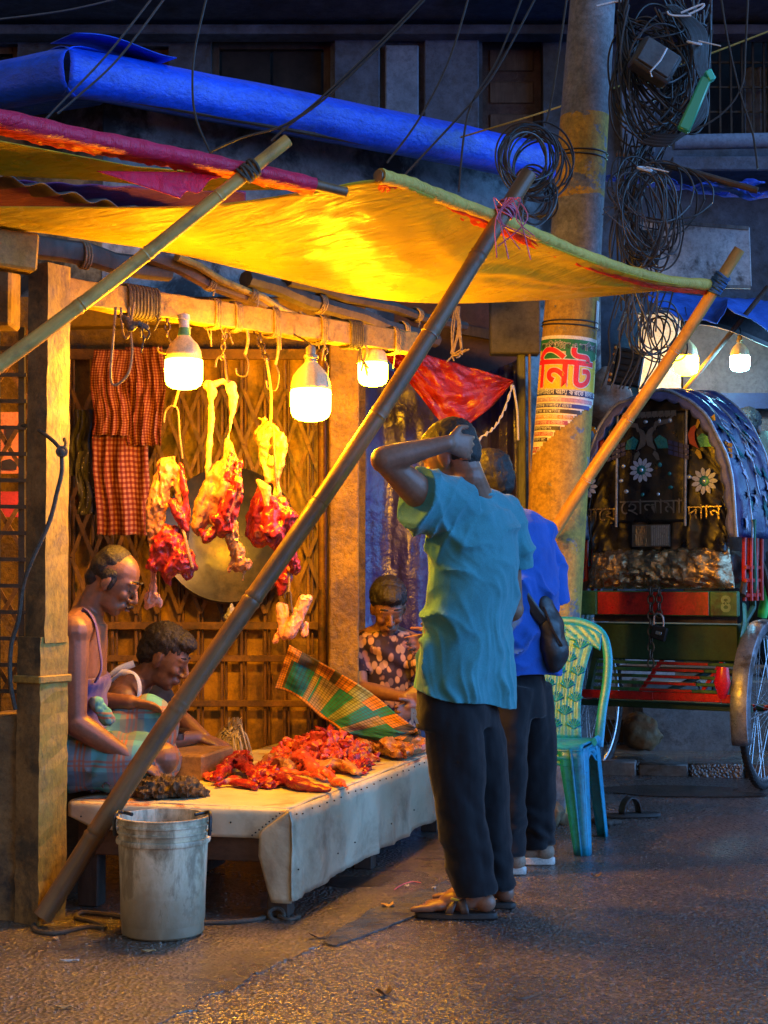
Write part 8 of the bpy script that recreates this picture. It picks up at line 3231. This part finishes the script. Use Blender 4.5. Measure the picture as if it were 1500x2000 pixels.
for s in (-1, 0, 1):
    for d in (-1, 1):
        mb = MB()
        pts = []
        for k in range(16):
            a = k / 15 * 4.2
            r = .016 * (1 - k / 22)
            pts.append(bk(s * .1 + d * (.016 + r * math.cos(a)), .9 - .55 * abs(s * .1) + r * math.sin(a)) + V((0, -.021, 0)))
        mb.tube(pts, .0032, 6)
        mb.build('scroll_relief', M['turq'], ch)
def splat_w(z):
    t = (z - .43) / .45
    return .125 + .03 * t ** 2 - .02 * math.sin(PI * t)
def splat(u, v):
    z = .43 + .455 * v
    x = (u - .5) * 2 * splat_w(z)
    return bk(x, z) + V((0, -.012 + .0013 * math.cos(u * 2 * PI * 8), 0))
mb = MB()
mb.grid(splat, 64, 24)
mb.build('back_splat', M['turq'], ch, solid=.007)
for r in range(7):
    z = .475 + r * .058
    for q in range(3 if r % 2 == 0 else 2):
        x = (q - 1) * .088 if r % 2 == 0 else (q - .5) * .088
        if abs(x) > splat_w(z) - .02: continue
        mb = MB()
        for k in range(7):
            a = math.radians(30 + 20 * k)
            b0 = bk(x, z) + V((0, -.018, 0))
            b1 = bk(x + .036 * math.cos(a), z + .044 * math.sin(a)) + V((0, -.0225, 0))
            mb.tube([b0, b1], [.0018, .0052], 6)
        mb.build('shell_relief', M['turq'], ch)
for s in (-1, 1):
    mb = MB()
    mb.tube(spline([bk(s * .2, .42), V((s * .21, .12, .437)), V((s * .215, .02, .437))], 5), [(.02, .012)] * 11, 8)
    mb.build('arm_joint', M['turq'], ch)
ch.location = (.695, 6.70, 0)
ch.rotation_euler = (0, 0, math.radians(-20))

# ------------------------------------------------------------------ things on the ground
sl_ = thing('lost_slipper', G(1225, 1602), 'black slipper lying near the chair leg with its strap upright', 'slipper')
a = G(1235, 1597)
so = sandal(sl_, V((a.x - .06, a.y, 0)), V((1, .18, 0)), .002, .018, False, M['rubber'], 'sole')
mb = MB()
def st_(u, v):
    an = PI * u
    return a + V((-.01 + .045 * math.cos(an) - .02 * (v - .5), .03 * math.cos(an) + .05 * (v - .5), .02 + .075 * math.sin(an)))
mb.grid(st_, 14, 3)
mb.build('strap', M['rubber'], so, solid=.005)
mb = MB()
mb.chain([G(1145, 1603, .012), G(1185, 1608, .014), G(1212, 1606, .01)], [.014, .018, .01], 8)
tag(fuse(mb, .005, 1, disp=lambda p, n: .008 * fb(p, 40)).build('driftwood', M['darkwood']), 'dark bit of wood beside the lost slipper', 'wood')
mb = MB()
mb.ell(G(1075, 1590, .05), (.06, .06, .07))
mb.ell(G(1090, 1600, .02), (.07, .05, .04))
tag(fuse(mb, .01, 2, disp=lambda p, n: .02 * fb(p, 14)).build('mud_lump', M['dirty_plinth']), 'dark lump of mud and rubble at the foot of the pole', 'rubble')
mb = MB()
a, b = W(1050, 1472, 7.25), W(1102, 1590, 7.25)
mb.box(((a.x + b.x) / 2, 7.28, .14), (b.x - a.x, .12, .3), rot3(0, .03, .2))
tag(mb.build('concrete_block', M['kerb'], smooth=False, bevel=.012), 'grey concrete block standing beyond the chair legs', 'block')
mb = MB()
mb.ell(W(1252, 1425, 9.3), (.12, .1, .11))
mb.ell(W(1270, 1440, 9.3), (.1, .09, .07))
tag(fuse(mb, .012, 2, disp=lambda p, n: .035 * fb(p, 8)).build('stone', M['dirty_plinth']), 'rough dark stone under the rickshaw', 'stone')
mb = MB()
for k in range(5):
    mb.ell(W(1320 + k * 22, 1425 + (k % 2) * 10, 9.9), (.11, .1, .1))
tag(fuse(mb, .014, 2, disp=lambda p, n: .04 * fb(p, 7)).build('grey_sack', pm('grey_plastic_sack', (.1, .11, .12), (.05, .055, .06), 8, .5, .5, 20, .01)), 'crumpled grey sack on the walkway behind the rickshaw', 'sack')
mb = MB()
a, b = W(1175, 1272, 10.0), W(1318, 1405, 10.0)
mb.box(((a.x + b.x) / 2, 10.0, (a.z + b.z) / 2), (b.x - a.x, .04, a.z - b.z))
tag(mb.build('pale_board', pm('pale_pink_board', (.5, .42, .4), (.34, .28, .27), 5, .7, .3, 30, .004), smooth=False), 'pale board leaning behind the rickshaw slats', 'board')
mb = MB()
a, b = W(1150, 1395, 10.02), W(1480, 1450, 10.02)
mb.box(((a.x + b.x) / 2, 10.06, (a.z + b.z) / 2), (b.x - a.x, .1, a.z - b.z))
tag(mb.build('low_wall', M['dirty_plinth'], smooth=False, bevel=.01), 'low dark wall along the walkway behind the rickshaw', 'wall')
gbm = NT('green_bottle_plastic'); gbm.done((.05, .6, .1), .2)
mb = MB()
mb.lathe([(0, -.1), (.028, -.1), (.03, -.06), (.026, -.02), (.03, .02), (.022, .07), (.01, .09), (.01, .1), (0, .1)], 16, W(1494, 1172, 8.75), rot3(.1, .15, 0))
tag(mb.build('green_bottle', gbm.mat), 'green plastic bottle hung at the side of the rickshaw', 'bottle')

def scrap(px, py, w, h, ang, mat, label, cat='litter', z=.004, curl=.25):
    c = G(px, py, z)
    R = rot3(0, 0, ang)
    mb = MB()
    r = random.Random(int(px * 7 + py))
    ks = [r.uniform(.7, 1.1) for _ in range(4)]
    def fn(u, v):
        x, y = (u - .5) * w * (ks[0] + (ks[1] - ks[0]) * v), (v - .5) * h * (ks[2] + (ks[3] - ks[2]) * u)
        return c + R @ V((x, y, .002 + curl * w * (2 * u - 1) ** 2 * .5 + .003 * math.sin(u * 9 + v * 5)))
    mb.grid(fn, 8, 5)
    return tag(mb.build('paper_scrap', mat, solid=.0015), label, cat)
pp1 = pm('buff_card', (.5, .34, .15), (.36, .22, .09), 20, .7, .2, 60, .002)
pp2 = pm('pale_scrap', (.6, .55, .48), None, 20, .7, 0)
pp3 = pm('dead_leaf', (.14, .09, .05), (.08, .05, .03), 20, .7, .3, 60, .002)
scrap(757, 1769, .055, .035, .15, pp1, 'folded buff wrapper on the wet kerb by the sandals', z=.008)
scrap(795, 1731, .018, .014, .3, pp2, 'tiny pale scrap between the table and the sandals', z=.008)
scrap(847, 1735, .014, .012, 1.0, pp2, 'tiny pale chip just behind the front sandal', z=.008)
scrap(1165, 1712, .04, .02, .2, pp3, 'curled dry leaf alone on the asphalt', curl=.5)
scrap(752, 1942, .05, .03, .5, pp3, 'dark crumpled leaf in the lit foreground', curl=.6)
scrap(625, 1830, .09, .02, .35, pp3, 'dark strip of rubbish at the pavement edge', z=.008, curl=.3)
scrap(108, 1834, .02, .02, .7, pp1, 'orange peel scrap near the foot of the prop', z=.008)
scrap(135, 1877, .065, .005, .05, pp2, 'thin pale straw on the pavement', z=.008, curl=.02)
scrap(290, 1858, .04, .008, .1, pp1, 'flat buff sliver in front of the bucket', z=.008, curl=.05)
scrap(125, 1968, .045, .012, .1, pp1, 'small yellow sliver near the foreground puddle', z=.008, curl=.1)
scrap(1030, 1950, .09, .004, .5, pp3, 'thin dark twig on the asphalt', curl=.05)
mb = MB()
mb.tube(spline([G(770, 1738, .008), G(785, 1728, .010), G(805, 1722, .008), G(822, 1724, .007)], 5), .002, 5)
tag(mb.build('pink_thread', M['pink_twine']), 'loose pink thread on the wet ground beneath the table', 'thread')
# loose grit scattered on the road and the pavement
r_ = random.Random(99)
mb = MB()
for k in range(2600):
    px, py = r_.uniform(-50, 1500), 1640 + 380 * r_.random() ** 1.0
    p = G(px, py, .0)
    on = px < 640 and py > 1830 - (px - 640) * 0 or (px < 330)
    z = .004 if p.x < -.55 else .001
    s = r_.uniform(.0015, .0042)
    mb.ell(p + V((0, 0, z + s * .3)), (s * r_.uniform(.7, 1.6), s * r_.uniform(.7, 1.6), s * .7), rot3(0, 0, r_.uniform(0, 3)), 5, 3)
tag(mb.build('grit', pm('grit', (.3, .26, .2), (.14, .12, .1), 60, .5, 0), smooth=False), kind='stuff')
